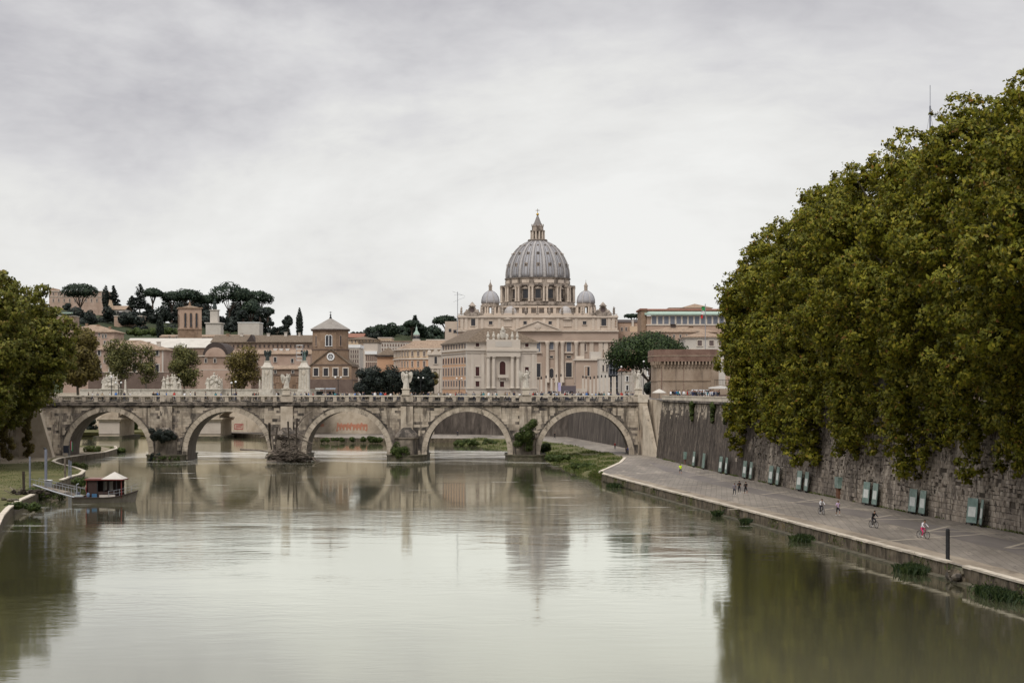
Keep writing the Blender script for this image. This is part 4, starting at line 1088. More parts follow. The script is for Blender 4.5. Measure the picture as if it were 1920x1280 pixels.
class Building:
    def __init__(s, name, label, Y, x0, x1, ytop, depth, wall, rot=0.0, ground=None, group=None, cat='building'):
        s.Y, s.x0 = Y, x0; s.g = GZ if ground is None else ground; s.rot = rot
        s.W = (x1-x0)*Y/3200/math.cos(rot); s.D = depth; s.wall = wall
        s.H = PZ(ytop,Y)-s.g
        s.t = thing(name, label, cat, (PX(x0,Y),Y,s.g), group, rot)
        MB().box(0,s.W,0,depth,-.3,s.H).build('wall', M[wall], s.t, local=True)
    def u(s, px): return (px-s.x0)*s.Y/3200/math.cos(s.rot)
    def z(s, py): return PZ(py,s.Y)-s.g
    def win(s, lst, pane='glass', frame='cream_trim', arch=False, fr=.22, side='front'):
        for cx, cy, w, h in lst:                # centre px, size px
            k = s.Y/3200; wm, hm = w*k, h*k
            me, mp = window_meshes(wm, hm, pane, frame, arch, fr)
            z = s.z(cy)-hm/2
            if side == 'front': loc, rot = (s.u(cx), 0, z), 0
            elif side == 'left': loc, rot = (-.13, cx, z), -math.pi/2
            else: loc, rot = (s.W, cx, z), math.pi/2
            wd = obj_from(me, 'window', s.t, loc, (0,0,rot)); obj_from(mp, 'pane', wd)
            if side != 'front': wd.scale = (1,.3,1)
        return s
    def band(s, py, hpx, proj=.3, m='cream_trim', name='cornice'):
        z = s.z(py); h = hpx*s.Y/3200
        MB().box(-proj,s.W+proj,-proj,s.D+proj,z-h/2,z+h/2).build(name, M[m], s.t, local=True); return s
    def hip(s, ridge_py, m='tile', over=.7, inset=None, zb=None, name='roof'):
        z0 = s.H if zb is None else zb; z1 = s.z(ridge_py); a = over; i = inset if inset is not None else min(s.W,s.D)/2
        W, D = s.W, s.D
        ix = min(i, W/2-.01); 
        p = [(-a,-a,z0),(W+a,-a,z0),(W+a,D+a,z0),(-a,D+a,z0),(ix,D/2,z1),(W-ix,D/2,z1)]
        b = MB(); b.add(p, [(0,1,5,4),(1,2,5),(2,3,4,5),(3,0,4),(3,2,1,0)])
        b.box(-a,W+a,-a,D+a,z0-.25,z0-.003)
        b.build(name, M[m], s.t, local=True); return s
    def gable_side(s, ridge_py, m='tile', over=.6):          # ridge parallel to the front
        z0 = s.H; z1 = s.z(ridge_py); a = over; W, D = s.W, s.D
        b = MB(); p = [(-a,-a,z0),(W+a,-a,z0),(W+a,D/2,z1),(-a,D/2,z1),(W+a,D+a,z0),(-a,D+a,z0)]
        p2 = [(x,y,z-.3) for x,y,z in p]
        b.add(p+p2, [(0,1,2,3),(3,2,4,5),(7,6,9,8),(8,9,11,10),(0,6,7,1),(1,7,8,2),(2,8,10,4),(4,10,11,5),(5,11,9,3),(3,9,6,0)])
        b.build('roof', M[m], s.t, local=True)
        return s
    def gable_front(s, ridge_py, m='tile', over=.6, wall=None):
        z0 = s.H; z1 = s.z(ridge_py); a = over; W, D = s.W, s.D
        MB().prism([(0,z0-.01),(W,z0-.01),(W/2,z1-.35)], .0, D).build('gable_wall', M[wall or s.wall], s.t, local=True)
        b = MB()
        for sx in (0,1):
            e = (-a, z0-a*(z1-z0)/(W/2)) if sx == 0 else (W+a, z0-a*(z1-z0)/(W/2)); t = (W/2, z1)
            p = [e, t, (t[0],t[1]-.4), (e[0],e[1]-.4)] if sx else [t, e, (e[0],e[1]-.4), (t[0],t[1]-.4)]
            b.prism(p, -a, D+a)
        b.build('roof', M[m], s.t, local=True); return s
    def part(s, b, name, m, parent=None): return b.build(name, M[m] if isinstance(m,str) else m, parent or s.t, local=True)
    def chimney(s, px, py_top, w=1.0, h=2.2, m='brick'):
        u = s.u(px); z = s.z(py_top)
        MB().box(u-w/2,u+w/2,s.D*.4,s.D*.4+w,z-h,z).box(u-w*.65,u+w*.65,s.D*.4-.15*w,s.D*.4+w*1.15,z,z+.25).build('chimney', M[m], s.t, local=True); return s
def row(xa, xb, n, y, w, h): return [(xa+(xb-xa)*i/max(1,n-1), y, w, h) for i in range(n)]

# --- stone palace with hipped roof right behind the bridge, centre (its left flank is orange)
Bd = Building('palace', 'cream stone palace with orange flank, hipped tile roof and sculpted crest, behind the bridge', 600, 876, 1007, 641, 36, 'cream', rot=R(16.5))
W, D, H = Bd.W, Bd.D, Bd.H
MB().box(-.12,0.001,1.2,D-.8,-.2,Bd.z(668)).build('flank_wall', M['orange'], Bd.t, local=True)
MB().box(-.1,0.001,1.2,D-.8,Bd.z(660),Bd.z(645)).build('flank_wall', M['ochre'], Bd.t, local=True)
z0, z1 = Bd.H, Bd.z(613); a_ = .9; rb_ = MB(); ins = 7.5
rb_.add([(-a_,-a_,z0),(W+a_,-a_,z0),(W+a_,D+a_,z0),(-a_,D+a_,z0),(W*.32,ins,z1),(W*.68,ins,z1),(W*.68,D-ins,z1),(W*.32,D-ins,z1)],[(0,1,5,4),(1,2,6,5),(2,3,7,6),(3,0,4,7),(4,5,6,7),(3,2,1,0)])
Bd.part(rb_, 'roof', 'tile_brown')
Bd.band(655, 4.5, .55, 'cream_trim').band(660.5, 2, .3, 'cream').band(641.5, 2.4, .5, 'cream_trim').band(728, 2.0, .3, 'cream_trim', 'plinth_band')
Bd.win([(895,645,7,9),(988,645,7,9)], 'shutter_red', 'cream_trim', fr=.3)
Bd.win([(895,696,7.5,17),(988,696,7.5,17)], 'shutter_red', 'cream_trim', fr=.35)
Bd.win([(895,719.5,7.5,10),(941,720,8,10),(988,719.5,7.5,10)], 'shutter_red', 'cream_trim', fr=.3)
Bd.win([(942,691,12,29)], 'shutter_red', 'cream_trim', arch=True, fr=.4)
bb = MB(); u0 = Bd.u(942); bb.box(u0-1.9,u0+1.9,-1.0,0,Bd.z(708),Bd.z(706)); bb.box(u0-1.9,u0+1.9,-1.0,-.85,Bd.z(706),Bd.z(702))
bb.box(u0-1.5,u0-1.1,-.7,0,Bd.z(712),Bd.z(708)); bb.box(u0+1.1,u0+1.5,-.7,0,Bd.z(712),Bd.z(708)); Bd.part(bb, 'balcony', 'cream_trim')
for px in (914.5, 924.5, 959.5, 970):
    c = MB(); c.lathe(Bd.u(px), -.55, [(.85,Bd.z(728)),(.85,Bd.z(726)),(.72,Bd.z(725)),(.62,Bd.z(672)),(.85,Bd.z(670)),(.95,Bd.z(668))], 12); Bd.part(c, 'column', 'cream_trim')
bb = MB(); bb.box(Bd.u(911),Bd.u(974),-1.35,0,Bd.z(668),Bd.z(658)); bb.box(Bd.u(910),Bd.u(975),-1.7,0,Bd.z(658),Bd.z(654)); bb.box(Bd.u(911),Bd.u(974),-1.2,0,Bd.z(654),Bd.z(636)); Bd.part(bb, 'portico_attic', 'cream_trim')
MB().box(Bd.u(927),Bd.u(958),-1.26,-1.19,Bd.z(649.5),Bd.z(639.5)).build('inscription_panel', M['offwhite'], Bd.t, local=True)
for px in (885.5, 905, 979, 1000):
    Bd.part(MB().box(Bd.u(px)-.5,Bd.u(px)+.5,-.12,0,Bd.z(727),Bd.z(663)), 'pilaster_strip', 'cream_trim')
    
for px in (914,924.5,959.5,969):          # urn-like figures on the attic
    bb = MB(); u0 = Bd.u(px); z0 = Bd.z(636); bb.lathe(u0,-.6,[(.5,z0),(.35,z0+.5),(.6,z0+1.0),(.45,z0+1.8),(.2,z0+2.1),(.35,z0+2.4),(.05,z0+2.8)],10); Bd.part(bb,'stone_figure','marble')
bb = MB(); u0 = Bd.u(941.5); z0 = Bd.z(637)
bb.ball((u0,-.7,z0+1.9),(1.1,.4,1.5),12,8).ball((u0-1.5,-.6,z0+1.2),(.6,.4,1.1),8,6,.15).ball((u0+1.5,-.6,z0+1.2),(.6,.4,1.1),8,6,.15).lathe(u0,-.7,[(.55,z0+3.2),(.65,z0+3.7),(.5,z0+4.3),(.1,z0+4.8)],8).bar((u0-1,-.7,z0+3.1),(u0+1,-.7,z0+3.3),.5); Bd.part(bb,'crest','marble')
fl = [2.4+ i*(D-5)/8 for i in range(9)]
Bd.win([(d, 649, 11, 12) for d in fl], 'shutter_grey', 'offwhite', fr=.3, side='left')
Bd.win([(d, 675, 10, 11) for d in fl], 'shutter_red', 'offwhite', fr=.3, side='left')
Bd.win([(d, 696, 10, 15) for d in fl], 'shutter_grey', 'offwhite', fr=.3, side='left')
Bd.win([(d, 719, 10, 11) for d in fl], 'shutter_grey', 'offwhite', fr=.3, side='left')
bb = MB(); bb.box(-.22,0,.0,1.3,-.2,H); bb.box(-.22,0,D-.9,D,-.2,H); Bd.part(bb,'quoin','offwhite')

# --- brick church with conical roof
Ch = Building('church', 'brown brick church with rose window and an octagonal lantern under a pointed grey roof', 610, 582, 659, 683, 26, 'brick')
Ch.gable_front(653, 'tile_brown', .5)
Ch.band(683.5, 2, .25, 'brown_base').band(712, 2, .2, 'brown_base')
Ch.win([(592.5,697.5,8.5,14),(611,697.5,8.5,14),(629,697.5,8.5,14),(648,697.5,8.5,14)], 'glass', 'cream_trim', fr=.34)
Ch.part(MB().box(-.2,Ch.W+.2,-.25,2,-.3,Ch.z(713)), 'base', 'brown_base')
zc = Ch.z(668.5); u0 = Ch.u(620); ro = MB(); n = 20
for i in range(n):
    t0, t1 = 2*math.pi*i/n, 2*math.pi*(i+1)/n; r0, r1 = .95, 1.4
    ro.prism([(u0+r0*math.cos(t0),zc+r0*math.sin(t0)),(u0+r1*math.cos(t0),zc+r1*math.sin(t0)),(u0+r1*math.cos(t1),zc+r1*math.sin(t1)),(u0+r0*math.cos(t1),zc+r0*math.sin(t1))], -.3, .02)
for i in range(8): t = math.pi*i/8*2; ro.bar((u0,-.12,zc),(u0+.97*math.cos(t),-.12,zc+.97*math.sin(t)),.12)
rw = Ch.part(ro,'rose_window','white'); g = MB(); g.prism([(u0+.96*math.cos(2*math.pi*i/16),zc+.96*math.sin(2*math.pi*i/16)) for i in range(16)], -.08,.02); Ch.part(g,'pane','glass',rw)
cx = Ch.u(614.5); cy = 9.5; ro = 6.5
def octa(r, z0, z1, r2=None):
    b = MB(); b.lathe(cx, cy, [(r,z0),(r2 or r,z1)], 8, math.pi/8, 2*math.pi+math.pi/8); return b
Ch.part(octa(7.0, Ch.z(683), Ch.z(655)), 'lantern_base', 'brick'); Ch.part(octa(6.75, Ch.z(655), Ch.z(617.5)), 'lantern_wall', 'brick')
Ch.part(octa(7.2, Ch.z(655.5), Ch.z(653.5)), 'string_course', 'brown_base'); Ch.part(octa(7.35, Ch.z(619), Ch.z(616)), 'eaves_cornice', 'brown_base')
b = octa(7.7, Ch.z(616.0), Ch.z(595), .5); Ch.part(b, 'lantern_roof', 'tile_grey')
b = MB(); b.lathe(cx, cy, [(.5,Ch.z(595.4)),(.35,Ch.z(592)),(.15,Ch.z(590)),(.42,Ch.z(588.5)),(.1,Ch.z(587)),(.08,Ch.z(581.5))], 8); b.bar((cx-.5,cy,Ch.z(583.3)),(cx+.5,cy,Ch.z(583.3)),.14); Ch.part(b,'finial_cross','iron')
ap = 6.75*math.cos(math.pi/8)
for wx, ww in ((0,5.2),(-22,3.6),(22,3.6)):
    k = 610/3200
    me, mp = window_meshes(ww*k, 20*k, 'glass', 'white' if wx == 0 else 'brick_pale', True, .22)
    ang = -math.pi/2 + (0 if wx == 0 else math.copysign(math.pi/4, wx))
    px_, py_ = cx+ap*math.cos(ang), cy+ap*math.sin(ang)
    for s_ in ((-.55,.55) if wx == 0 else (-.42,)):
        tx, ty = -math.sin(ang), math.cos(ang)
        wd = obj_from(me, 'window', Ch.t, (px_+tx*s_, py_+ty*s_, Ch.z(648)), (0,0,ang+math.pi/2)); obj_from(mp, 'pane', wd)

# --- long hospital blocks on the left
A = Building('hospital_block', 'pink block with hipped tile roof and pale framed windows, left of the bridge centre', 660, 166, 306, 655, 22, 'pink')
A.hip(636, 'tile', .8).band(655.5, 2.5, .5, 'cream_trim').band(697.5, 1.2, .25, 'cream_trim', 'string_course')
A.part(MB().box(-.12,A.W+.12,-.14,.0,-.3,A.z(698)), 'base', 'brown_base')
A.win([(p,661.5,5,9) for p in (186,208,230,252,274,295)], 'glass', 'offwhite', fr=.3); A.win([(p,690,6,13) for p in (186,208,230,252,274,295)], 'glass', 'offwhite', fr=.35)
A.win([(p,722,6,11) for p in (186,230,274,295)], 'glass', 'brown_base', fr=.25)
A.part(MB().box(A.W-.5,A.W+.08,-.1,.0,A.z(697),A.z(656)), 'quoin', 'offwhite').name
for px_ in (205,242,268,288): A.chimney(px_, 640+random.uniform(-1,1.5), random.uniform(.8,1.4), 2.2, random.choice(['brick','offwhite','pink']))
for px_ in (219.5,263): A.part(MB().box(A.u(px_)-.09,A.u(px_)+.09,-.16,-.02,A.z(697),A.z(656)), 'downpipe', 'tile_dark')
A.win([(p,677,4.4,5) for p in (197,219,241,263,285)], 'shutter_grey', 'offwhite', fr=.2)
A = Building('town_house', 'salmon house with a low hipped roof and small paired windows above the left trees', 790, 118, 214, 622, 20, 'pink')
A.hip(607.5, 'tile', .9).band(622.5, 1.6, .5, 'cream_trim').win([(186,627.5,2.6,5),(193,630,2.6,6),(198.5,630,2.6,6),(170,630,3,6),(158,630,3,6),(145,630,3,6)], 'glass', 'offwhite', fr=.2).chimney(154, 606).chimney(176,608,1.2,2.2).chimney(198,612,1.0,2)
A.win(row(150,208,6,642,2.6,6),'glass','offwhite',fr=.2)
A = Building('sheeted_building', 'low building under a white sheeted roof beside the brick bell tower', 760, 232, 402, 651, 30, 'pinkdark')
A.gable_side(632, 'sheet', .5)
A = Building('vaulted_hall', 'dull pink hall with a dark curved roof and a pale arched gable', 680, 372, 470, 669, 26, 'pinkdark')
n = 12; r = A.u(428)-A.u(380); zc = A.z(669)
po = [(A.u(404)+r/2*math.cos(math.pi*i/n), zc+ (A.z(641)-zc)*math.sin(math.pi*i/n)) for i in range(n+1)]
A.part(MB().prism(po, -.3, 22), 'curved_roof', 'tile_dark')
ph = [(A.u(404)+r/2.4*math.cos(math.pi*i/n), zc+ (A.z(651)-zc)*math.sin(math.pi*i/n)) for i in range(n+1)]
A.part(MB().prism(ph, -.45, -.31), 'arched_gable', 'pink')
A.band(667, 2, .4, 'cream_trim').win([(386,676,4,7),(403,676,4,7),(430,676,4,7),(452,676,4,7)], 'glass', 'offwhite', fr=.2)
A.part(MB().box(-.3,A.W+.3,-1.2,0,-.3,A.z(684)), 'lower_front', 'pink').name = 'lower_front'
A.win([(392,725,4,10),(412,725,4,10)], 'glass', 'offwhite', fr=.25).win(row(380,464,8,700,3.4,7),'glass','offwhite',fr=.2).band(693,1.3,1.3,'cream_trim','string_course').chimney(440,664,1.4,2).chimney(418,663,1,1.8)
A = Building('long_hall', 'long brown roofed hall stretching left of the brick church', 740, 398, 585, 641, 24, 'pinkdark')
A.gable_side(626.5, 'tile_brown', .8)
A.part(MB().box(-.1,A.W+.1,-.12,0,A.z(661),A.z(654)), 'light_band', 'pink')
A.win(row(425,570,12,660,2.6,4), 'glass', 'offwhite', fr=.15).win(row(405,578,22,648.5,1.6,3.4),'glass','brown_base',fr=.15)
for px_ in (420,446,497,530,556): A.chimney(px_, 623+random.uniform(-1,2), random.uniform(.7,1.3), 2.4, random.choice(['brick','offwhite']))
dm = MB(); dm.prism([(A.u(462),A.z(641)),(A.u(480),A.z(641)),(A.u(471),A.z(627))], -.6, 8); A.part(dm, 'dormer_gable', 'tile_dark')
A = Building('row_house', 'lower tile roofed house row left of the church, behind the two stone pillars', 690, 418, 582, 663, 16, 'pink')
A.gable_side(655, 'tile', .6).band(687, 1.4, .2, 'cream_trim', 'string_course')
A.win([(433,675,3.6,6),(456,675,3.6,6),(480,675,4,7),(516,674,4.5,9),(548,676,4,7)], 'glass', 'offwhite', fr=.2)
A.win([(524,688,4,5),(556,690,3.6,5)], 'glass', 'pinkdark', fr=.2).chimney(512,654,1.2,1.6,'white').chimney(523,654,1.2,1.6,'white').chimney(535,654,1.2,1.6,'white')
A = Building('brick_house', 'red brick house between the two tall stone pillars', 640, 508, 577, 691, 14, 'pinkdark')
A.gable_side(684, 'tile', .5).band(703, 1.5, .2, 'brown_base', 'string_course').win([(520,712,4,8),(540,712,4,8),(558,712,4,8)], 'glass', 'brick_pale', fr=.2)
A.part(MB().box(0,A.W,-.1,0,-.3,A.z(705)), 'base', 'brick')
A.win([(514,726,4,10),(532,727,4,9),(552,727,4,9),(569,726,4,10)],'glass','brown_base',fr=.2).win([(516,697,3.4,5),(549,697,3.4,5)],'glass','offwhite',fr=.2)
# --- bell tower
T = Building('bell_tower', 'square brick bell tower with arched belfry openings rising above the left roofs', 820, 337, 376, 577, 10, 'brick_pale', rot=R(16))
T.band(577, 2.5, .5, 'brick').band(617, 2, .35, 'brick', 'string_course').hip(571.5, 'tile', .4)
T.win([(347,600,3.6,26),(357,600,3.6,26),(367,600,3.6,26)], 'glass', 'brick', arch=True, fr=.25)
T.win([(348,629,3,9),(365,629,3,9)], 'glass', 'brick', arch=True, fr=.2)
T.part(MB().box(-.08,T.W+.08,-.1,T.D+.08,-.3,T.z(618)), 'lower_shaft', 'brick')
for d_ in (2.5,5,7.5): T.win([(d_,600,3.2,24)], 'glass', 'brick', arch=True, fr=.2, side='left')
b = MB(); b.lathe(T.W/2,T.D/2,[(.7,T.z(572)),(.4,T.z(567)),(.1,T.z(564)),(.06,T.z(561))],8); T.part(b,'finial','brick')
# --- stone monument with dark statue on the hill
mo = thing('hill_monument', 'pale stone monument with a dark statue above the left roofs', 'monument', (PX(402,980),980,PZ(633,980)))
k = 980/3200; x0 = PX(402,980)
b = MB(); z = lambda p: PZ(p,980)
b.box(x0-14*k,x0+14*k,976,986,z(636),z(607)); b.box(x0-16*k,x0+16*k,975.5,986.5,z(607),z(605)); b.box(x0-7*k,x0+7*k,978,984,z(605),z(582)); b.box(x0-8.5*k,x0+8.5*k,977.5,984.5,z(582),z(580.5)); b.build('pedestal', M['offwhite'], mo)
b = MB(); b.lathe(x0,981,[(3.6*k,z(580.5)),(4.5*k,z(577)),(3*k,z(570)),(4*k,z(567)),(1.6*k,z(564.5)),(2*k,z(562)),(.3*k,z(560))],8); b.build('statue', M['bronze'], mo)

# --- blocks between church and palace
A = Building('modern_block', 'beige office block with a grid of windows to the right of the church', 800, 645, 674, 652, 20, 'offwhite')
A.part(MB().box(-.4,A.W+.4,-.4,20,A.z(652),A.z(646)), 'flat_roof', 'white').name='flat_roof'
for yy in (659,668,677,686,695): A.win(row(650,671,6,yy,2.2,6), 'shutter_grey', 'cream', fr=.15)
A = Building('modern_block', 'taller brown block with a white sheet of roof beside the beige office block', 860, 672, 708, 640, 22, 'cream')
A.band(641, 3, .4, 'tile_brown', 'roof_edge').part(MB().box(A.u(684),A.u(707),-.8,0,A.z(664),A.z(658)), 'canopy', 'white')
A.win(row(687,705,6,671,2,9), 'shutter_grey', 'brick_pale', fr=.15); A.win(row(687,705,6,684,2,9), 'shutter_grey', 'brick_pale', fr=.15)
A.part(MB().box(0,A.u(681),-.2,0,-.3,A.z(641)), 'stair_tower', 'castle')
A = Building('yellow_house', 'yellow house with brown roof behind the office blocks', 960, 652, 707, 636, 22, 'ochre').hip(629.5, 'tile_brown', .8).win(row(660,700,7,640,2,4), 'shutter_grey', 'cream', fr=.15)
A = Building('distant_house', 'pink roofed distant house just right of the church lantern', 1200, 646, 680, 632, 25, 'offwhite').gable_side(624, 'tile_red', .8).win(row(650,676,6,636,2,4), 'shutter_grey', 'cream', fr=.15)
A = Building('distant_house', 'pale yellow house with terraces in the distance below the wooded hill', 1150, 709, 734, 633, 22, 'ochre').band(633,1.5,.4,'cream_trim').win(row(713,730,5,640,2,4), 'shutter_grey', 'cream', fr=.15)
A = Building('distant_block', 'long grey pink block with many small windows below the wooded hill', 1100, 712, 782, 641, 20, 'offwhite').band(640,2,.5,'pinkdark','roof_edge')
A.win(row(717,778,13,647,2,4), 'shutter_grey', 'pink', fr=.15); A.win(row(717,778,13,655,2,4), 'shutter_grey', 'pink', fr=.15)
A = Building('red_roof_house', 'orange red house with a dark brown hipped roof', 770, 707, 744, 668, 18, 'orange').hip(650, 'tile_brown', .9).band(667, 3, .9, 'tile_dark', 'eaves')
A = Building('distant_house', 'cream yellow houses between the green cupola and the palace', 980, 800, 834, 637, 18, 'ochre').band(637,2,.4,'cream_trim').win(row(805,830,5,645,2,5), 'shutter_grey', 'cream', fr=.15)
# curved orange palace
b = MB(); k = 740/3200
K = thing('curved_palace', 'curved orange plastered palace with a tiled roof left of the cream palace', 'building', (PX(785,740),740,GZ))
pts = [(739,768),(742,758),(752,748),(768,742),(790,739),(812,738),(834,738)]
P2 = [(PX(px,Y),Y) for px,Y in pts]
def ring_wall(z0, z1, off, name, m, par=K, close=28):
    bb = MB(); q = []
    for i,(x,y) in enumerate(P2):
        a = Vector((*P2[max(0,i-1)],0)); c = Vector((*P2[min(len(P2)-1,i+1)],0)); d = (c-a).normalized(); nn = Vector((d.y,-d.x,0)); q.append((x+nn.x*off, y+nn.y*off))
    q += [(P2[-1][0]+off, P2[-1][1]+close), (P2[0][0]-off+4, P2[0][1]+close)]
    bb.plan(q, z0, z1); return bb.build(name, M[m], par)
z = lambda p: PZ(p,740)
ring_wall(GZ-.3, z(655), 0, 'wall', 'ochre'); ring_wall(GZ-.25, z(673), .12, 'lower_wall', 'orange'); ring_wall(z(673.5), z(671), .6, 'string_course', 'cream_trim'); ring_wall(z(655.5), z(653), .8, 'cornice', 'cream_trim')
bb = MB(); q = [(x,y,z(653)) for x,y in P2]; q2 = [(x+ (1 if i<3 else 0)*6 + 1, y+12, z(637)) for i,(x,y) in enumerate(P2)]
for i in range(len(q)-1): bb.add([q[i],q[i+1],q2[i+1],q2[i]],[(0,1,2,3)])
bb.add([q[0],q2[0],(q2[0][0],q2[0][1]+14,z(653))],[(0,1,2)]); bb.build('roof', M['tile'], K)
for i in range(len(P2)-1):
    (xa,ya),(xb,yb) = P2[i],P2[i+1]; ln = math.hypot(xb-xa,yb-ya); n = max(1,int(ln/2.3)); ang = math.atan2(yb-ya,xb-xa)
    for j in range(n):
        f = (j+.5)/n
        for yy, hh in ((663,9),(682,11),(704,12)):
            me, mp = window_meshes(3.4*k, hh*k, 'shutter_grey', 'cream_trim', False, .2)
            wd = obj_from(me,'window',K,(xa+(xb-xa)*f-K.location.x+.12*math.sin(ang), ya+(yb-ya)*f-K.location.y-.13*math.cos(ang), z(yy+hh/2)-GZ),(0,0,ang)); obj_from(mp,'pane',wd)
A = Building('baroque_facade', 'narrow baroque stone church front with scrolls between the orange palace and the cream palace', 655, 803, 829, 664, 12, 'cream')
A.band(664,3,.6,'cream_trim').band(690,2,.4,'cream_trim','string_course').win([(817,675,5,13)], 'glass', 'cream_trim', fr=.3).win([(816,703,6,14)], 'glass', 'cream_trim', True, fr=.3)
for px in (806.5,811.5,822,826.5): A.part(MB().lathe(A.u(px),-.25,[(.5,A.z(736)),(.42,A.z(692))],8),'column','cream_trim')
b = MB(); b.prism([(A.u(808),A.z(663)),(A.u(826),A.z(663)),(A.u(817),A.z(653))],-.3,.6); b.ball((A.u(805),0,A.z(661)),(.8,.4,1.0)).ball((A.u(827),0,A.z(661)),(.8,.4,1.0)); A.part(b,'pediment','cream_trim')
# green cupola
cu = thing('cupola_tower', 'small tower with a pale green copper cupola in front of the wooded hill', 'tower', (PX(781,1100),1100,GZ))
k = 1100/3200; x0 = PX(781,1100); z = lambda p: PZ(p,1100)
MB().box(x0-7*k,x0+7*k,1096,1104,GZ,z(636)).build('tower_base', M['cream'], cu)
MB().lathe(x0,1100,[(5.4*k,z(636)),(5.4*k,z(629)),(6*k,z(628.5)),(6*k,z(627.5))],12).build('drum', M['offwhite'], cu)
MB().lathe(x0,1100,[(6.4*k,z(627.5)),(5*k,z(624)),(2.6*k,z(621)),(1.6*k,z(618)),(1.9*k,z(617)),(1.2*k,z(614)),(.3*k,z(612)),(.25*k,z(608))],12).build('dome', M['copper'], cu)
for a in range(6):
    t = -math.pi/2+(a-2.5)*.5; MB().box(-.4,.4,-.08,.05,0,1.8).xf(Matrix.Translation((x0+5.4*k*math.cos(t),1100+5.4*k*math.sin(t),z(635)))@Matrix.Rotation(t+math.pi/2,4,'Z')).build('window', M['glass'], cu)

# --- right of the palace
A = Building('corner_house', 'sandy orange house with one tall half open shutter door in front of the basilica', 900, 1080, 1124, 676, 20, 'basilica_pink')
A.band(674, 3, .9, 'cream_trim').win([(1101,696,9,17)], 'glass', 'cream_trim', fr=.4); A.part(MB().box(A.u(1097),A.u(1101.4),-.3,-.06,A.z(704),A.z(688)), 'shutter', 'brick_pale')
A.part(MB().box(0,A.u(1096),3,16,A.H,A.z(667)), 'roof_room', 'cream'); A.part(MB().box(A.u(1108),A.W+1,2,18,A.H,A.z(659)), 'roof_room', 'offwhite')
A.part(MB().box(-1,A.u(1100),-2,0.001,-.3,A.z(728)), 'base', 'cream')
A = Building('grey_house', 'grey mauve house partly under scaffolding beside the umbrella pine', 860, 1124, 1168, 672, 20, 'offwhite')
A.win([(1131,690,3,12),(1138,690,3,14),(1146,690,3,14)], 'glass', 'cream_trim', fr=.25).band(672,2,.4,'cream_trim')
sc = thing('scaffolding', 'steel scaffolding clad with dark netting left of the white house', 'scaffolding', (PX(1158,700),700,GZ))
k = 700/3200; z = lambda p: PZ(p,700); xa, xb = PX(1142,700), PX(1172,700)
for lv in range(6):
    zz = GZ+ (z(678)-GZ)*lv/5; MB().box(xa,xb,699,700.4,zz-.06,zz+.06).build('platform', M['steel'], sc)
for i in range(6):
    xx = xa+(xb-xa)*i/5
    for yy in (699.05,700.35): MB().tube([(xx,yy,GZ),(xx,yy,z(676))],.07,6).build('upright', M['steel'], sc)
MB().box(xa-.2,xb+.2,700.6,701.2,GZ,z(679)).build('netting', flat('netting',(0.05,0.055,0.07)), sc)
A = Building('white_house', 'white plastered house between the scaffolding and the castle bastion', 590, 1170, 1193, 694, 16, 'offwhite', rot=R(4))
A.hip(683, 'tile_red', .4).band(700,1.5,.2,'cream_trim','string_course').win([(1176,710,4,9),(1186,710,4,9),(1176,727,4,9),(1186,727,4,9)], 'glass', 'white', fr=.2)
A = Building('white_gable', 'narrow pale gabled house front behind the bridge end', 575, 1189, 1207, 686, 14, 'cream').gable_front(675,'cream_trim',.3).win([(1194,700,3,9),(1202,700,3,9)],'shutter_grey','cream_trim',fr=.2)
A = Building('white_block', 'white block with one large dark window right of the pine trunk', 560, 1207, 1234, 684, 14, 'offwhite').band(684,2,.3,'cream_trim').win([(1219,695,8,17),(1219,722,7,12)], 'shutter_grey', 'white', fr=.35)
A = Building('pale_palace', 'off white building with brown shutters above the castle bastion', 620, 1285, 1360, 631, 22, 'offwhite')
A.hip(619, 'tile', .7).band(633,2.5,.4,'cream_trim').win([(1312,643,8,10),(1334,643,8,10),(1352,643,8,10)], 'shutter_grey', 'cream_trim', fr=.3)
A.win([(1300,660,7,10),(1320,660,7,10)], 'shutter_grey', 'cream_trim', fr=.3)
A = Building('terraced_house', 'orange tiled roofs stepping up under the glazed gallery on the right', 900, 1212, 1345, 622, 26, 'brick_pale')
A.hip(611,'tile',.8).win(row(1240,1335,9,630,3,5),'glass','cream_trim',fr=.2).chimney(1266,607,2.6,4.5,'tile_dark').chimney(1300,611,2,3,'brick')
A = Building('long_gallery', 'long gallery with tall windows under a pale green metal roof, on the right', 1150, 1213, 1380, 592, 40, 'brick_pale')
A.part(MB().box(-1.5,A.W,-2,6,A.z(590),A.z(588)).add([(-1.5,-2.3,A.z(590.5)),(A.W,-2.3,A.z(590.5)),(A.W,5,A.z(583)),(-1.5,5,A.z(583))],[(0,1,2,3)]), 'green_roof', 'copper')
A.part(MB().box(-2,A.W,5,40,A.z(584),A.z(580)).add([(-2.5,4.5,A.z(581)),(A.W,4.5,A.z(581)),(A.W,22,A.z(576)),(-2.5,22,A.z(576))],[(0,1,2,3)]), 'tiled_roof', 'tile_red')
A.win(row(1226.5,1376,14,600,8.4,15), 'glass_blue', 'cream_trim', fr=.7).band(609,2,.5,'cream_trim','string_course')
A.part(MB().box(-3.6,0,2,38,-.3,A.z(581)), 'end_tower', 'brick'); A.part(MB().box(-4.6,.4,1,39,A.z(581),A.z(578)), 'end_tower_roof', 'tile_red')
A = Building('far_roofs', 'stepped tiled roofs above the green roofed gallery', 1300, 1278, 1335, 577, 30, 'pinkdark').hip(567.5,'tile',.8)
A.part(MB().box(A.u(1255),A.u(1280),4,24,-.3,A.z(576)),'side_wing','pinkdark')
A = Building('side_palace', 'greyish palace wing attached to the right of the basilica front', 1270, 1159, 1214, 604, 40, 'brick_pale').gable_side(597,'tile_dark',.5)
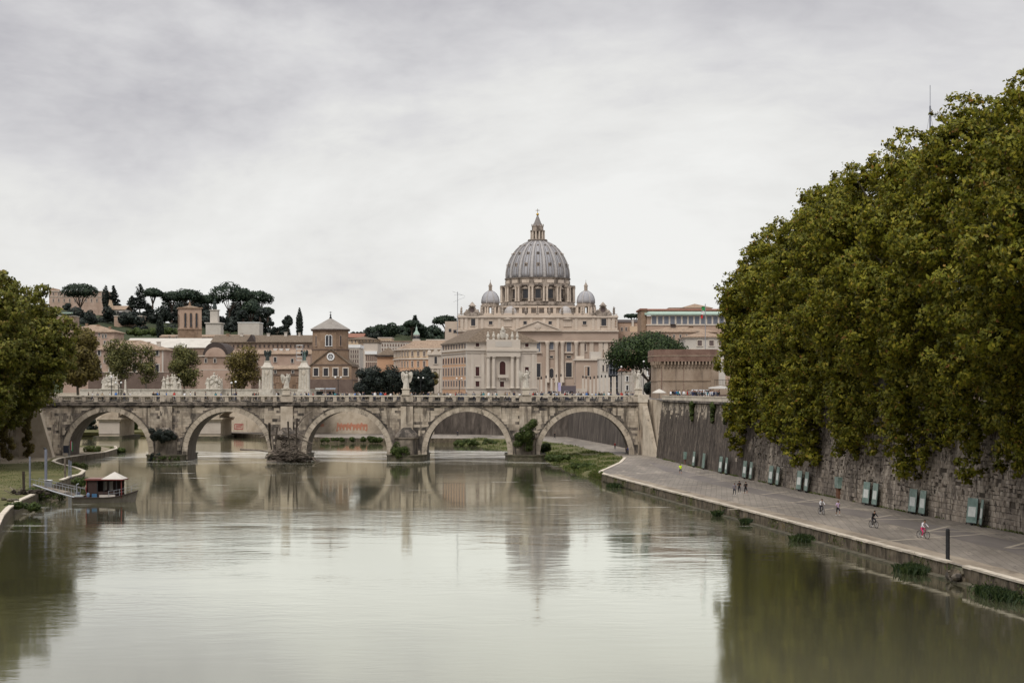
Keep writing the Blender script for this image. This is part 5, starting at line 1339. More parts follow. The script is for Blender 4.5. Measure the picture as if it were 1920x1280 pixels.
A.win(row(1166,1182,3,617,3,6),'shutter_grey','offwhite',fr=.3).part(MB().box(A.u(1180),A.u(1196),-5,4,-.3,A.z(612)),'tower','ochre')
A.part(MB().box(A.u(1184),A.u(1188),-3,-1,A.z(612),A.z(600)),'statue_post','offwhite')
A.part(MB().box(A.u(1168),A.u(1215),-6,-5,-.3,A.z(622)),'terrace_wall','brick_pale')
# houses on the left hill
Hh = Building('hill_palace', 'long ochre palace on the hilltop behind the umbrella pine at the left', 1350, 92, 198, 546, 30, 'pink', ground=PZ(590,1350))
Hh.band(546,1.6,.6,'cream_trim').band(556,1.2,.4,'cream_trim','string_course').win(row(100,192,10,551,2.4,5),'shutter_grey','cream',fr=.3); Hh.win(row(100,192,10,563,2.4,6),'shutter_grey','cream',fr=.3)
Hh.part(MB().box(0,Hh.u(100),-.5,20,Hh.H,Hh.z(540)),'roof_turret','brick_pale')
A = Building('hill_villa', 'pale hillside villa with pointed gable below the cedar', 1120, 200, 234, 580, 18, 'offwhite', ground=PZ(618,1120)).gable_side(572,'tile',.6).win([(214,588,3,6),(226,588,5,7)],'glass','white',fr=.2)
A.part(MB().prism([(A.u(202),A.z(580)),(A.u(211),A.z(580)),(A.u(206),A.z(562))],-1,5),'gable_wall','ochre')
A = Building('hill_terrace', 'low sandy terrace building on the hillside', 1080, 214, 266, 593, 12, 'brick_pale', ground=PZ(618,1080)).band(592,1.4,.3,'cream_trim').win(row(222,260,6,599,3,5),'shutter_grey','cream',fr=.2)
A = Building('hill_house', 'small flat roofed house with green awning on the left hillside', 1050, 98, 138, 592, 14, 'brick_pale', ground=PZ(622,1050)).band(592,1.4,.3,'cream_trim').win(row(104,134,4,603,3,6),'glass','cream',fr=.2)
A.part(MB().box(A.u(116),A.u(137),-2,0,A.z(588),A.z(585.5)),'awning','copper')
A = Building('hill_hangar', 'pale metal shed under the big umbrella pines', 1060, 446, 486, 605, 16, 'offwhite', ground=PZ(628,1060)).band(604.5,1.5,.3,'white')
A = Building('hill_arcade', 'low ochre row with small round windows below the monument', 860, 300, 470, 631, 14, 'brick_pale').gable_side(626.5,'tile',.4).win(row(403,465,5,633,3.4,4.5),'glass','offwhite',True,fr=.3).win([(331,632,3,4),(318,632,3,4)],'glass','offwhite',fr=.2)
# ------------------------------------------------------------------ the great domed basilica
FY, DY = 1250.0, 1400.0
kf, kd = FY/3200, DY/3200
AX = PX(1008, FY); DX = PX(1008, DY)
ba = thing('basilica', 'great pale stone basilica with a tall ribbed grey dome and two small side domes', 'basilica', (AX,FY,GZ))
fz = lambda p: PZ(p,FY); dz = lambda p: PZ(p,DY); fx = lambda p: PX(p,FY); dx = lambda p: PX(p,DY)
# facade body
MB().box(fx(858),fx(1158),FY,FY+60,GZ-.3,fz(640)).build('facade_wall', M['basilica_pink'], ba)
MB().box(fx(858),fx(1158),FY,FY+60,fz(640),fz(594)).build('attic_wall', M['basilica'], ba)
MB().box(fx(833),fx(860),FY+14,FY+90,GZ-.3,fz(601)).build('side_wing', M['basilica'], ba)
b = MB(); b.box(fx(857),fx(1159),FY-1.6,FY+58,fz(640),fz(622)); b.build('entablature', M['basilica_pink'], ba)
b = MB(); b.box(fx(856),fx(1160),FY-2.8,FY+58,fz(622),fz(619)); b.box(fx(856.6),fx(1159.4),FY-1.2,FY+59,fz(595.5),fz(592.5)); b.build('cornice', M['basilica_trim'], ba)
b = MB(); b.box(fx(857),fx(1159),FY-1.9,FY-1.5,fz(641),fz(638.5)); b.build('architrave_moulding', M['basilica_trim'], ba)
b = MB(); b.prism([(fx(966),fz(619)),(fx(1050),fz(619)),(fx(1008),fz(602.5))], FY-3.4, FY); b.build('pediment', M['basilica'], ba)
b = MB()
for s in (-1,1):
    p = [(fx(1008+s*43),fz(619.2)),(fx(1008+s*43),fz(617.0)),(fx(1008),fz(600.3)),(fx(1008),fz(602.8))]
    b.prism(p if s < 0 else p[::-1], FY-4.2, FY-.2)
b.box(fx(964),fx(1052),FY-4.2,FY-.2,fz(621),fz(618.9)); b.build('pediment_moulding', M['basilica_trim'], ba)
b = MB(); b.ball((fx(1008),FY-3.4,fz(612)),(2.4,.6,2.6)).ball((fx(1004.5),FY-3.4,fz(613)),(1.2,.5,1.2)).ball((fx(1011.5),FY-3.4,fz(613)),(1.2,.5,1.2)); b.build('crest', M['basilica_trim'], ba)
# giant order: one column mesh, copies
cm = MB(); cm.lathe(0,0,[(1.75,0),(1.75,1.0),(1.4,1.5),(1.38,12),(1.2,26.5),(1.35,27.3),(1.85,29.3),(1.9,30)],14)
colme = bpy.data.meshes.new('column'); colme.from_pydata(cm.v,[],cm.f); colme.materials.append(M['basilica_trim']); colme.polygons.foreach_set('use_smooth',[True]*len(colme.polygons)); colme.update()
colh = fz(640)-fz(718)
for s in (-1,1):
    for off in (18.5, 35.5, 46.5, 72.5):
        c = obj_from(colme,'column',ba,(fx(1008+s*off)-AX,-1.3,fz(718)-GZ)); c.scale = (1,1,colh/30)
for s in (-1,1):
    for off in (84, 101, 118, 128, 146):
        MB().box(fx(1008+s*off)-1.5,fx(1008+s*off)+1.5,FY-.9,FY,fz(722),fz(640)).build('pilaster', M['basilica_trim'], ba)
def fwin(px, py, w, h, pane='glass', frame='basilica_trim', arch=False, fr=.7, Y=FY, off=0.0):
    me, mp = window_meshes(w*kf, h*kf, pane, frame, arch, fr)
    wd = obj_from(me,'window',ba,(fx(px)-AX,off,fz(py+h/2)-GZ)); wd.scale=(1,2.5,1); obj_from(mp,'pane',wd)
for s in (-1,1):
    fwin(1008+s*58.5, 693, 11, 27, 'glass'); fwin(1008+s*26, 699, 8, 17, 'glass', arch=True); fwin(1008+s*58.5, 669, 8, 4, 'glass', fr=.4); fwin(1008+s*26, 669, 6, 4, 'glass', fr=.4)
    fwin(1008+s*58.5, 650, 8, 18, 'glass_blue'); fwin(1008+s*26, 648, 8, 14, 'glass_blue', arch=True)
    fwin(1008+s*87+s*.5, 651, 7, 14, 'shutter_grey', arch=True); fwin(1008+s*124-s*.5, 648, 8, 12, 'offwhite'); fwin(1008+s*87, 693, 8, 22, 'glass'); fwin(1008+s*124, 693, 9, 26, 'glass')
    for off, w in ((23.5,6.5),(88,7)):
        fwin(1008+s*off, 605, w, 6.5, 'glass', fr=.45)
    fwin(1008+s*56, 606, 10, 9, 'basilica', fr=.8)
    MB().prism([(fx(1008+s*56-9),fz(598.5)),(fx(1008+s*56+9),fz(598.5)),(fx(1008+s*56),fz(595.6))],FY-1.6,FY).build('window_hood', M['basilica_trim'], ba)
    fwin(1008+s*124-(0 if s>0 else -4), 604, 9.5, 13, 'glass', fr=.5)
    fwin(1008+s*146, 606, 3.2, 10, 'brick_pale', fr=.3)
    for off in (12,38,72,104,114,134,142): MB().box(fx(1008+s*off)-1.1,fx(1008+s*off)+1.1,FY-.5,FY,fz(618.5),fz(595.6)).build('attic_pilaster', M['basilica_trim'], ba)
fwin(1008, 694, 11, 25, 'glass'); fwin(1008, 650, 10, 22, 'glass_blue')
for s in (-1,1): MB().box(fx(1008+s*58.5-8),fx(1008+s*58.5+8),FY-1.5,FY,fz(662),fz(659.5)).build('balcony', M['basilica_trim'], ba)
MB().box(fx(1000),fx(1016),FY-1.5,FY,fz(662),fz(659.5)).build('balcony', M['basilica_trim'], ba)
fw = MB().box(fx(840),fx(845),FY+13.85,FY+14,fz(621),fz(615)); fw.build('window', M['glass'], ba)
MB().box(fx(849),fx(856),FY+13.85,FY+14,fz(623),fz(617)).build('window', M['glass'], ba)
# balustrade and statues on the top, clocks at both ends
b = MB(); b.box(fx(858),fx(1158),FY-.6,FY,fz(592.5),fz(591.3)); b.box(fx(858),fx(1158),FY-.6,FY,fz(589.3),fz(588.4))
for i in range(100): xx = fx(859+i*3); b.box(xx-.3,xx+.3,FY-.5,FY-.1,fz(591.3),fz(589.3))
b.build('balustrade', M['basilica_trim'], ba)
st = MB(); st.lathe(0,0,[(1.0,0),(1.0,.8),(.75,1.0),(.95,2.2),(.7,3.6),(.85,4.3),(.3,4.8),(.42,5.2),(.05,5.7)],8); st.bar((0,0,4.1),(1.1,-.3,4.6),.3)
stm = bpy.data.meshes.new('roof_statue'); stm.from_pydata(st.v,[],st.f); stm.materials.append(M['drum']); stm.update()
for off in (-143,-104,-84,-66,-46,-22,0,22,46,66,84,104,143):
    obj_from(stm,'roof_statue',ba,(fx(1008+off)-AX,-.2,fz(589)-GZ),(0,0,random.uniform(-.5,.5)))
for s in (-1,1):
    cxp = 1008+s*122.5; ck = MB()
    ck.box(fx(cxp-12),fx(cxp+12),FY-1,FY+1.5,fz(592),fz(587)).ball((fx(cxp-9),FY-.3,fz(585)),(1.9,1,1.9),8,6,.2).ball((fx(cxp+9),FY-.3,fz(585)),(1.9,1,1.9),8,6,.2).ball((fx(cxp-13),FY-.3,fz(588)),(1.4,.9,1.2),8,6,.2).ball((fx(cxp+13),FY-.3,fz(588)),(1.4,.9,1.2),8,6,.2)
    ck.lathe(fx(cxp),FY,[(2.6,fz(574.5)),(2.9,fz(573.5)),(2.2,fz(572)),(1.4,fz(569.5)),(.6,fz(567)),(.2,fz(566))],8)
    n = 18; zc = fz(581)
    for i in range(n):
        t0,t1 = 2*math.pi*i/n,2*math.pi*(i+1)/n; r0,r1 = 1.9,3.0
        ck.prism([(fx(cxp)+r0*math.cos(t0),zc+r0*math.sin(t0)),(fx(cxp)+r1*math.cos(t0),zc+r1*math.sin(t0)),(fx(cxp)+r1*math.cos(t1),zc+r1*math.sin(t1)),(fx(cxp)+r0*math.cos(t1),zc+r0*math.sin(t1))],FY-.9,FY+.5)
    c = ck.build('clock', M['drum'], ba)
    MB().prism([(fx(cxp)+1.9*math.cos(2*math.pi*i/16),zc+1.9*math.sin(2*math.pi*i/16)) for i in range(16)],FY-.6,FY).build('clock_face', M['shutter_grey'], c)
# nave roof and crossing block behind
MB().box(fx(905),fx(1111),FY+60,FY+200,GZ,PZ(587,FY+60)).build('nave_wall', M['basilica'], ba)
MB().box(dx(935),dx(1081),DY-62,DY+62,GZ,PZ(575,DY-62)).build('crossing_block', M['drum'], ba)
kk = DY-62
for px in (950,963,985,1000,1016,1031,1053,1066):
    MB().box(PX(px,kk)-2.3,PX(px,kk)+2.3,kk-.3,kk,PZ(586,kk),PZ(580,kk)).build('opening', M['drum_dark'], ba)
MB().box(PX(934,kk),PX(1082,kk),kk-1.4,kk+1,PZ(576.5,kk),PZ(573.5,kk)).build('crossing_cornice', M['basilica_trim'], ba)
for px in (957,1060): MB().ball((PX(px,kk-12),kk-12,PZ(588,kk-12)),(5,5,6),14,8).build('lead_vault', M['lead_rib'], ba)
for px in (976,993,1008,1023,1040): MB().box(PX(px,kk)-1.2,PX(px,kk)+1.2,kk-1,kk,PZ(590,kk),PZ(576,kk)).build('buttress_strip', M['basilica_trim'], ba)
# ---- drum
rD = 60*kd
b = MB(); b.lathe(DX,DY,[(70*kd,dz(575)),(70*kd,dz(571)),(69*kd,dz(570)),(69*kd,dz(568.5)),(59*kd,dz(568)),(59*kd,dz(537))],64); dr = b.build('drum', M['drum'], ba)
b = MB(); b.lathe(DX,DY,[(61.5*kd,dz(538.5)),(63*kd,dz(537)),(63*kd,dz(535.5)),(60*kd,dz(535)),(60*kd,dz(526)),(61.5*kd,dz(525)),(61.8*kd,dz(523.2)),(59.5*kd,dz(522.6))],64); b.build('drum_attic', M['drum'], ba)
dcm = MB(); dcm.lathe(0,0,[(1.05,0),(1.05,.6),(.85,.9),(.75,11),(1.1,12),(1.15,12.4)],10)
dme = bpy.data.meshes.new('drum_column'); dme.from_pydata(dcm.v,[],dcm.f); dme.materials.append(M['basilica_trim']); dme.update()
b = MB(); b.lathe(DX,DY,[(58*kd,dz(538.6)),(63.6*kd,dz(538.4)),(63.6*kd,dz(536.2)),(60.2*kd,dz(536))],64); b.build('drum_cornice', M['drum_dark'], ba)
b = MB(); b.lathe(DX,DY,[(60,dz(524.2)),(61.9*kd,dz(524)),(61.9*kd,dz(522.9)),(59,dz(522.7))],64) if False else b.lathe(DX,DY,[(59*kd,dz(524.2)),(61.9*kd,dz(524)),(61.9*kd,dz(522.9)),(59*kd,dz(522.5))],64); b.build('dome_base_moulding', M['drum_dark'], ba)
bm_ = MB(); bm_.box(-1.9,1.9,-.2,5.2,0,12.4); bm_.box(-2.7,2.7,-1.5,5.2,12.4,14.2)
bme = bpy.data.meshes.new('buttress'); bme.from_pydata(bm_.v,[],bm_.f); bme.materials.append(M['drum']); bme.update()
hcol = dz(540)-dz(568); sc_ = (dz(536.5)-dz(568))/14.2
for i in range(16):
    a = 2*math.pi*(i+.5)/16 - math.pi/2
    rr = 67.3*kd
    o_ = obj_from(bme,'buttress',ba,(DX-AX+rr*math.cos(a),DY-FY+rr*math.sin(a),dz(568)-GZ),(0,0,a+math.pi/2)); o_.scale=(1,1,sc_)
    for s in (-1,1):
        c = obj_from(dme,'drum_column',o_,(s*1.35,-.75,0))
    # window of the bay, attic panel
    a2 = 2*math.pi*i/16 - math.pi/2
    me, mp = window_meshes(10*kd, 17*kd, 'glass', 'drum', False, .8)
    wd = obj_from(me,'window',ba,(DX-AX+59.2*kd*math.cos(a2),DY-FY+59.2*kd*math.sin(a2),dz(562)-GZ),(0,0,a2+math.pi/2)); wd.scale=(1,3,1); obj_from(mp,'pane',wd)
    hd = MB(); hd.prism([(-3.4,0),(3.4,0),(0,1.9)],-1.4,.3); hd.xf(Matrix.Translation((DX+59.2*kd*math.cos(a2),DY+59.2*kd*math.sin(a2),dz(544.5)))@Matrix.Rotation(a2+math.pi/2,4,'Z')); hd.build('window_hood', M['drum'], ba)
    pn = MB(); pn.box(-3.0,3.0,-.35,.1,0,2.6); pn.xf(Matrix.Translation((DX+60*kd*math.cos(a2),DY+60*kd*math.sin(a2),dz(533.5)))@Matrix.Rotation(a2+math.pi/2,4,'Z')); pn.build('attic_panel', M['basilica_trim'], ba)
# ---- shell, ribs, dormers
PROF = [(59.5,522.6),(59.6,515),(58.8,508),(57.0,500),(54.4,492),(50.6,484),(45.4,475.5),(39.5,468),(32,461),(25,456.5),(17.5,453)]
b = MB(); b.lathe(DX,DY,[(r*kd,dz(p)) for r,p in PROF],96); b.build('dome_shell', M['lead'], ba, smooth=True)
rb = MB(); W0 = 1.0
for j,((r0,p0),(r1,p1)) in enumerate(zip(PROF,PROF[1:])):
    w0 = W0*(.35+.65*r0/60); w1 = W0*(.35+.65*r1/60)
    z0, z1 = dz(p0)-dz(522.6), dz(p1)-dz(522.6)
    rb.add([(-w0,-r0*kd+.4,z0),(w0,-r0*kd+.4,z0),(w1,-r1*kd+.4,z1),(-w1,-r1*kd+.4,z1),(-w0,-r0*kd-.7,z0),(w0,-r0*kd-.7,z0),(w1,-r1*kd-.7,z1),(-w1,-r1*kd-.7,z1)],
           [(4,5,6,7),(0,4,7,3),(5,1,2,6)])
rme = bpy.data.meshes.new('dome_rib'); rme.from_pydata(rb.v,[],rb.f); rme.materials.append(M['lead_rib']); rme.update()
for i in range(16): obj_from(rme,'dome_rib',ba,(DX-AX,DY-FY,dz(522.6)-GZ),(0,0,2*math.pi*(i+.5)/16))
sm_ = MB()
for (r0,p0),(r1,p1) in zip(PROF,PROF[1:]):
    z0, z1 = dz(p0)-dz(522.6), dz(p1)-dz(522.6); q = .22
    sm_.add([(-q,-r0*kd-.28,z0),(q,-r0*kd-.28,z0),(q,-r1*kd-.28,z1),(-q,-r1*kd-.28,z1),(-q,-r0*kd+.2,z0),(q,-r0*kd+.2,z0),(q,-r1*kd+.2,z1),(-q,-r1*kd+.2,z1)],[(0,1,2,3),(4,0,3,7),(1,5,6,2)])
sme = bpy.data.meshes.new('lead_seam'); sme.from_pydata(sm_.v,[],sm_.f); sme.materials.append(M['spire_lead']); sme.update()
for i in range(16):
    for q in (.17,.83,.36,.64): obj_from(sme,'lead_seam',ba,(DX-AX,DY-FY,dz(522.6)-GZ),(0,0,2*math.pi*(i+.5+q)/16))
def rad_at(p):
    for (r0,p0),(r1,p1) in zip(PROF,PROF[1:]):
        if p1 <= p <= p0: return r0+(r1-r0)*(p0-p)/(p0-p1)
    return 20
def dormer_mesh(w,h,d):
    b = MB(); b.box(-w/2,w/2,-.25,d,0,h*.72); b.prism([(-w*.62,h*.72),(w*.62,h*.72),(0,h)],-.4,d); b.prism([(w*.27*math.cos(2*math.pi*i/10),h*.38+w*.3*math.sin(2*math.pi*i/10)) for i in range(10)],-.33,-.26,1)
    me = bpy.data.meshes.new('dormer'); me.from_pydata(b.v,[],b.f); me.materials.append(M['drum']); me.materials.append(M['glass']); me.polygons.foreach_set('material_index',b.m); me.update(); return me
for p, w, h in ((502,2.6,3.1),(480,2.1,2.4),(463,1.2,1.4)):
    dm = dormer_mesh(w,h,5.0)
    for i in range(16):
        a = 2*math.pi*i/16-math.pi/2; r = rad_at(p)*kd
        obj_from(dm,'dormer',ba,(DX-AX+r*math.cos(a),DY-FY+r*math.sin(a),dz(p)-GZ-.3),(0,0,a+math.pi/2))
# ---- lantern
la = MB(); la.lathe(DX,DY,[(17.5*kd,dz(453.4)),(18*kd,dz(452.5)),(18*kd,dz(449.5)),(17.6*kd,dz(449.4)),(17.4*kd,dz(452)),(9.5*kd,dz(451.6)),(9.5*kd,dz(434)),(13.6*kd,dz(434)),(13.8*kd,dz(432.2)),(11*kd,dz(432)),(10.6*kd,dz(426)),(11.2*kd,dz(425.5)),(11*kd,dz(424))],24)
lan = la.build('lantern', M['drum'], ba)
for i in range(12):
    a = 2*math.pi*(i+.5)/12
    MB().lathe(DX+12.4*kd*math.cos(a),DY+12.4*kd*math.sin(a),[(.8,dz(451.6)),(.62,dz(436)),(.9,dz(434.2))],8).build('lantern_column', M['basilica_trim'], lan)
    MB().lathe(DX+11*kd*math.cos(a),DY+11*kd*math.sin(a),[(.5,dz(424)),(.3,dz(422.6)),(.45,dz(421.6)),(.05,dz(420))],6).build('candelabrum', M['drum'], lan)
MB().lathe(DX,DY,[(10*kd,dz(424)),(8*kd,dz(421)),(5.4*kd,dz(415)),(3.2*kd,dz(409)),(1.6*kd,dz(405)),(1.2*kd,dz(403.5))],16).build('spire', M['spire_lead'], lan)
MB().lathe(DX,DY,[(17.6*kd,dz(453.2)),(18.6*kd,dz(452.6)),(18.6*kd,dz(450.8)),(17.9*kd,dz(450.6))],24).build('gallery', M['drum_dark'], lan)
MB().ball((DX,DY,dz(402)),2.6*kd,12,8).build('gilded_ball', M['gold'], lan)
MB().bar((DX,DY,dz(400)),(DX,DY,dz(391.5)),.45).bar((DX-1.6,DY,dz(394.6)),(DX+1.6,DY,dz(394.6)),.45).build('cross', M['drum'], lan)
# ---- small side domes
SY = 1330.0; ks = SY/3200
def side_dome(px):
    x = PX(px,SY); z = lambda p: PZ(p,SY)
    r_ = MB().lathe(x,SY,[(21*ks,z(606)),(21*ks,z(589)),(20*ks,z(588.5)),(0.0,z(588))],8,math.pi/8,2*math.pi+math.pi/8).lathe(x,SY,[(0.0,z(576)),(19.5*ks,z(576)),(20*ks,z(572.5)),(18*ks,z(572)),(17.6*ks,z(568.5))],8,math.pi/8,2*math.pi+math.pi/8)
    d_ = r_.build('small_drum', M['drum'], ba)
    for i in range(8):
        a = 2*math.pi*i/8+math.pi/8
        for off in (-.13,.13): MB().lathe(x+18*ks*math.cos(a+off),SY+18*ks*math.sin(a+off),[(.8,z(588)),(.65,z(576.2))],8).build('small_column', M['basilica_trim'], d_)
        a2 = 2*math.pi*i/8
        MB().box(-1.35,1.35,-1.0,1.0,0,z(576)-z(588)).xf(Matrix.Translation((x+15*ks*math.cos(a),SY+15*ks*math.sin(a),z(588)))@Matrix.Rotation(a+math.pi/2,4,'Z')).build('small_pier', M['drum'], d_)
    dm = MB().lathe(x,SY,[(17.6*ks,z(568.5)),(17.2*ks,z(562)),(15.6*ks,z(556)),(12*ks,z(550.5)),(7.5*ks,z(547)),(4.5*ks,z(545.5))],32).build('small_dome', M['lead'], ba, smooth=True)
    for i in range(8):
        rbm = MB(); pr = [(17.6,568.5),(17.2,562),(15.6,556),(12,550.5),(7.5,547),(4.5,545.5)]
        for (r0,p0),(r1,p1) in zip(pr,pr[1:]): rbm.add([(-.4,-r0*ks-.25,z(p0)),(.4,-r0*ks-.25,z(p0)),(.4,-r1*ks-.25,z(p1)),(-.4,-r1*ks-.25,z(p1))],[(0,1,2,3)])
        rbm.xf(Matrix.Translation((x,SY,0))@Matrix.Rotation(2*math.pi*(i+.5)/8,4,'Z')).build('small_rib', M['lead_rib'], dm)
    MB().lathe(x,SY,[(5*ks,z(546)),(5*ks,z(545)),(3.2*ks,z(544.6)),(3.2*ks,z(537)),(4.2*ks,z(536.5)),(3*ks,z(534)),(1.2*ks,z(531)),(.4*ks,z(528.5)),(.3*ks,z(524.5))],10).build('small_lantern', M['drum'], dm)
side_dome(919.5); side_dome(1098.5)
# ------------------------------------------------------------------ hills
def hill(name, pts, Y0, Y1, seed):
    """Ridge line given as survey (px, py at the mid distance); a rounded ridge between Y0 and Y1."""
    Ym = (Y0+Y1)/2; b = MB(); rnd = random.Random(seed)
    prof = [(PX(px,Ym), max(GZ,PZ(py,Ym))) for px,py in pts]
    xs = np.linspace(prof[0][0], prof[-1][0], 60); nd = 12; vs = []
    for x in xs:
        for (x0,z0),(x1,z1) in zip(prof,prof[1:]):
            if x0 <= x <= x1+1e-6: h = z0+(z1-z0)*(x-x0)/(x1-x0); break
        for j in range(nd+1):
            f = j/nd; bell = math.sin(math.pi*f)**.8 if 0 < f < 1 else 0
            vs.append((x, Y0+(Y1-Y0)*f, GZ-1+(h-GZ+1)*bell+ (rnd.uniform(-1,1) if bell else 0)))
    fs = [(i*(nd+1)+j, (i+1)*(nd+1)+j, (i+1)*(nd+1)+j+1, i*(nd+1)+j+1) for i in range(len(xs)-1) for j in range(nd)]
    b.add(vs, fs); return tag(b.build(name, M['hill'], smooth=True), kind='structure')
hill('hill_terrain', [(-260,640),(-100,590),(0,572),(100,575),(200,596),(300,606),(400,612),(500,620),(580,640),(640,700)], 860, 1560, 3)
hill('hill_terrain', [(560,700),(640,640),(700,630),(760,616),(810,620),(860,628),(1000,632),(1160,628),(1240,600),(1330,640),(1420,735)], 1500, 2300, 4)
def woods(name, label, lst, Y, n, size, m, dep=40):
    puffs = []
    for px, py, w, h in lst:
        k = Y/3200; puffs.append((PX(px,Y), Y+random.uniform(-dep,dep)*.5, PZ(py,Y), w*k/2, w*k/2, h*k/2))
    pts, nn, sz, bo = puff_leaves(puffs, n, size, .6, .5)
    me, org = leaf_mesh(name, pts, nn, sz, m, bough=bo); o = obj_from(me, name, None, org)
    return tag(o, label, 'woods', None, 'stuff')
woods('woods', 'dark undergrowth covering the left hillside', [(110+(i%46)*9+random.uniform(-5,5), 603+random.uniform(-14,24), random.uniform(16,32), random.uniform(12,24)) for i in range(92)], 1130, 26000, 1.0, M['leaf_oak'], 120)
woods('woods', 'dark tree belt under the tall pines', [(318+i*5.2, 588+random.uniform(-10,12), random.uniform(14,22), random.uniform(34,48)) for i in range(32) if not 400 < 318+i*5.2 < 428] , 1190, 12000, 1.0, M['leaf_oak'], 30)
woods('woods', 'clipped green hedge bank on the left hillside', [(245+i*7, 622+random.uniform(-3,3), 16, 10) for i in range(14)], 1000, 2500, .8, M['leaf_shrub'], 20)
woods('woods', 'rounded wooded hill between the church and the palace', [(695+random.uniform(0,150), 0, 0, 0) for i in range(0)] +
      [(px+random.uniform(-4,4), 612+ (abs(px-765)/42)**2*3.2 + random.uniform(-1,24), random.uniform(18,30), random.uniform(12,20)) for px in range(690,842,3)], 1750, 17000, 1.5, M['leaf_pine'], 60)
woods('woods', 'low dark treetops just right of the church lantern', [(645+i*5, 632+random.uniform(-4,5), 11, random.uniform(8,15)) for i in range(14)], 1650, 3500, 1.3, M['leaf_oak'], 30)
# ------------------------------------------------------------------ pines, cypresses and other trees on the hill
GP = 'umbrella pines on the hill'
for (px,pt,pb,pw,pbase,lab) in [(150,530,558,70,606,'broad umbrella pine standing alone at the left of the hill'),(287,540,556,36,596,'small flat umbrella pine left of the pine clump on the hill'),
      (322,545,565,40,606,'umbrella pine left of the bell tower'),(352,541,565,62,612,'wide umbrella pine directly above the bell tower'),(430,529,566,76,618,'tallest umbrella pine in the middle of the hill clump'),
      (487,544,568,50,622,'umbrella pine on the right flank of the hill clump'),(471,562,590,36,626,'lower umbrella pine in front of the right hill clump'),(502,576,588,26,612,'smallest umbrella pine at the right end of the clump'),
      (392,552,570,44,614,'umbrella pine behind the dark statue'),(455,540,566,44,616,'umbrella pine just right of the tallest one')]:
    umbrella_pine(lab, px, pt, pb, pw, pbase, 1130+random.uniform(-40,40), M['leaf_pine'], 3600, .95, GP, trunk_px=px+random.uniform(-3,3), r=.7)
for (px,pt,pb,pw,pbase,Y,lab) in [(835,591,607,50,632,1500,'umbrella pine left of the basilica front'),(1188,588,596,40,616,1700,'flat pine tops between the basilica and the gallery'),(772,600,612,30,640,1700,'cedar like pine crowning the wooded hill')]:
    umbrella_pine(lab, px, pt, pb, pw, pbase, Y, M['leaf_pine'], 2600, 1.2, 'distant umbrella pines', r=.9)
umbrella_pine('big bright green umbrella pine behind the bridge end beside the castle bastion', 1217, 621, 694, 158, 742, 470, M['leaf_pine_near'], 26000, .42, None, trunk_px=1216, ground=GZ, r=.55)
cypress('dark cypress in the left hillside garden', 198, 536, 578, 14, 1180, 'cypresses'); cypress('tall slender cypress right of the hill clump', 561.5, 580, 634, 14, 900, 'cypresses', 2200)
cypress('dark cypress on the slope left of the bell tower', 300, 590, 634, 16, 960, 'cypresses')
cedar('ragged cedar next to the left cypress', 213, 537, 580, 28, 1180); cedar('leaning dark cedar left of the pine clump', 262, 534, 585, 36, 1180); cedar('dark cedar beside the pines', 247, 556, 600, 34, 1170)
cedar('flat topped cedar on top of the distant wooded hill', 778, 592, 625, 28, 1720); cedar('small dark fir in front of the hillside villa', 202, 578, 604, 20, 1090); cedar('small cedar on the skyline right of the church', 690, 616, 640, 16, 1660)
for (px,pt,pb,pw,Y,lab) in [(127,564,588,26,1200,'dark round tree below the lone umbrella pine'),(168,574,612,40,1110,'dense round tree in front of the hill palace'),(278,562,606,30,1140,'rounded brownish dark tree right of the cedars'),
      (540,590,618,30,900,'loose round tree left of the tall cypress'),(432,600,626,30,950,'dark tree right of the stone monument'),(507,602,612,20,1000,'low dark bush right of the pale shed'),(240,580,615,40,1080,'dark round tree behind the sandy terrace'),(520,609,630,60,940,'long low dark tree on the slope above the long hall')]:
    round_tree('hillside_tree', lab, 'tree', px, pt, pb, pw, Y, M['leaf_oak'], 1900, .75, 'round trees on the hillside', ground=PZ(pb+6,Y), npuff=16)
# castle garden behind the right hand trees, evergreens raised to shut out low sky
for i,(px,pt,pb,pw,Y) in enumerate([(1440,640,745,90,400),(1500,590,748,110,385),(1570,560,750,120,370),(1650,550,750,130,350),(1730,540,752,140,330),(1820,530,755,150,300),(1910,510,755,160,270),(1990,500,755,160,240)]):
    round_tree('garden_tree', 'dark evergreen in the castle garden behind the right plane trees', 'tree', px, pt, pb, pw, Y, M['leaf_oak'], 5200, .6, 'evergreens of the castle garden', npuff=20)
hg = []  # added hedge that blocks the sky showing under the plane trees
for i in range(330):
    yv = 118+i*.56; hg.append((wallX(yv)+11+random.uniform(-.6,.6), yv, GZ+random.uniform(.8,9.5), 1.6, 1.6, 1.3))
hd = thing('hedge', 'tall dark evergreen hedge in the shade behind the right plane trees', 'hedge', (wallX(220)+11,220,GZ)); crown('leaves', hg, 26000, .45, M['leaf_oak'], hd)
gw_ = thing('garden_wall', 'brown castle garden wall behind the right plane trees', 'wall', (70,300,GZ))
b = MB(); b.plan([(62,402),(62,401),(106,258),(140,150),(141,151),(107,259)][::-1],GZ,GZ+3.2); b.build('wall', M['castle'], gw_)
for (px,pt,pb,pw,lab) in [(166,762,822,40,'dark tree on the far bank seen through the first arch, left of the rear pier'),(246,768,822,44,'dark tree on the far bank seen through the first arch, right of the rear pier')]:
    round_tree('bank_tree', lab, 'tree', px, pt, pb, pw, 580, M['leaf_shrub'] if px > 200 else M['leaf_oak'], 2600, .4, 'trees on the far bank', ground=1.0, npuff=16, r=.2)
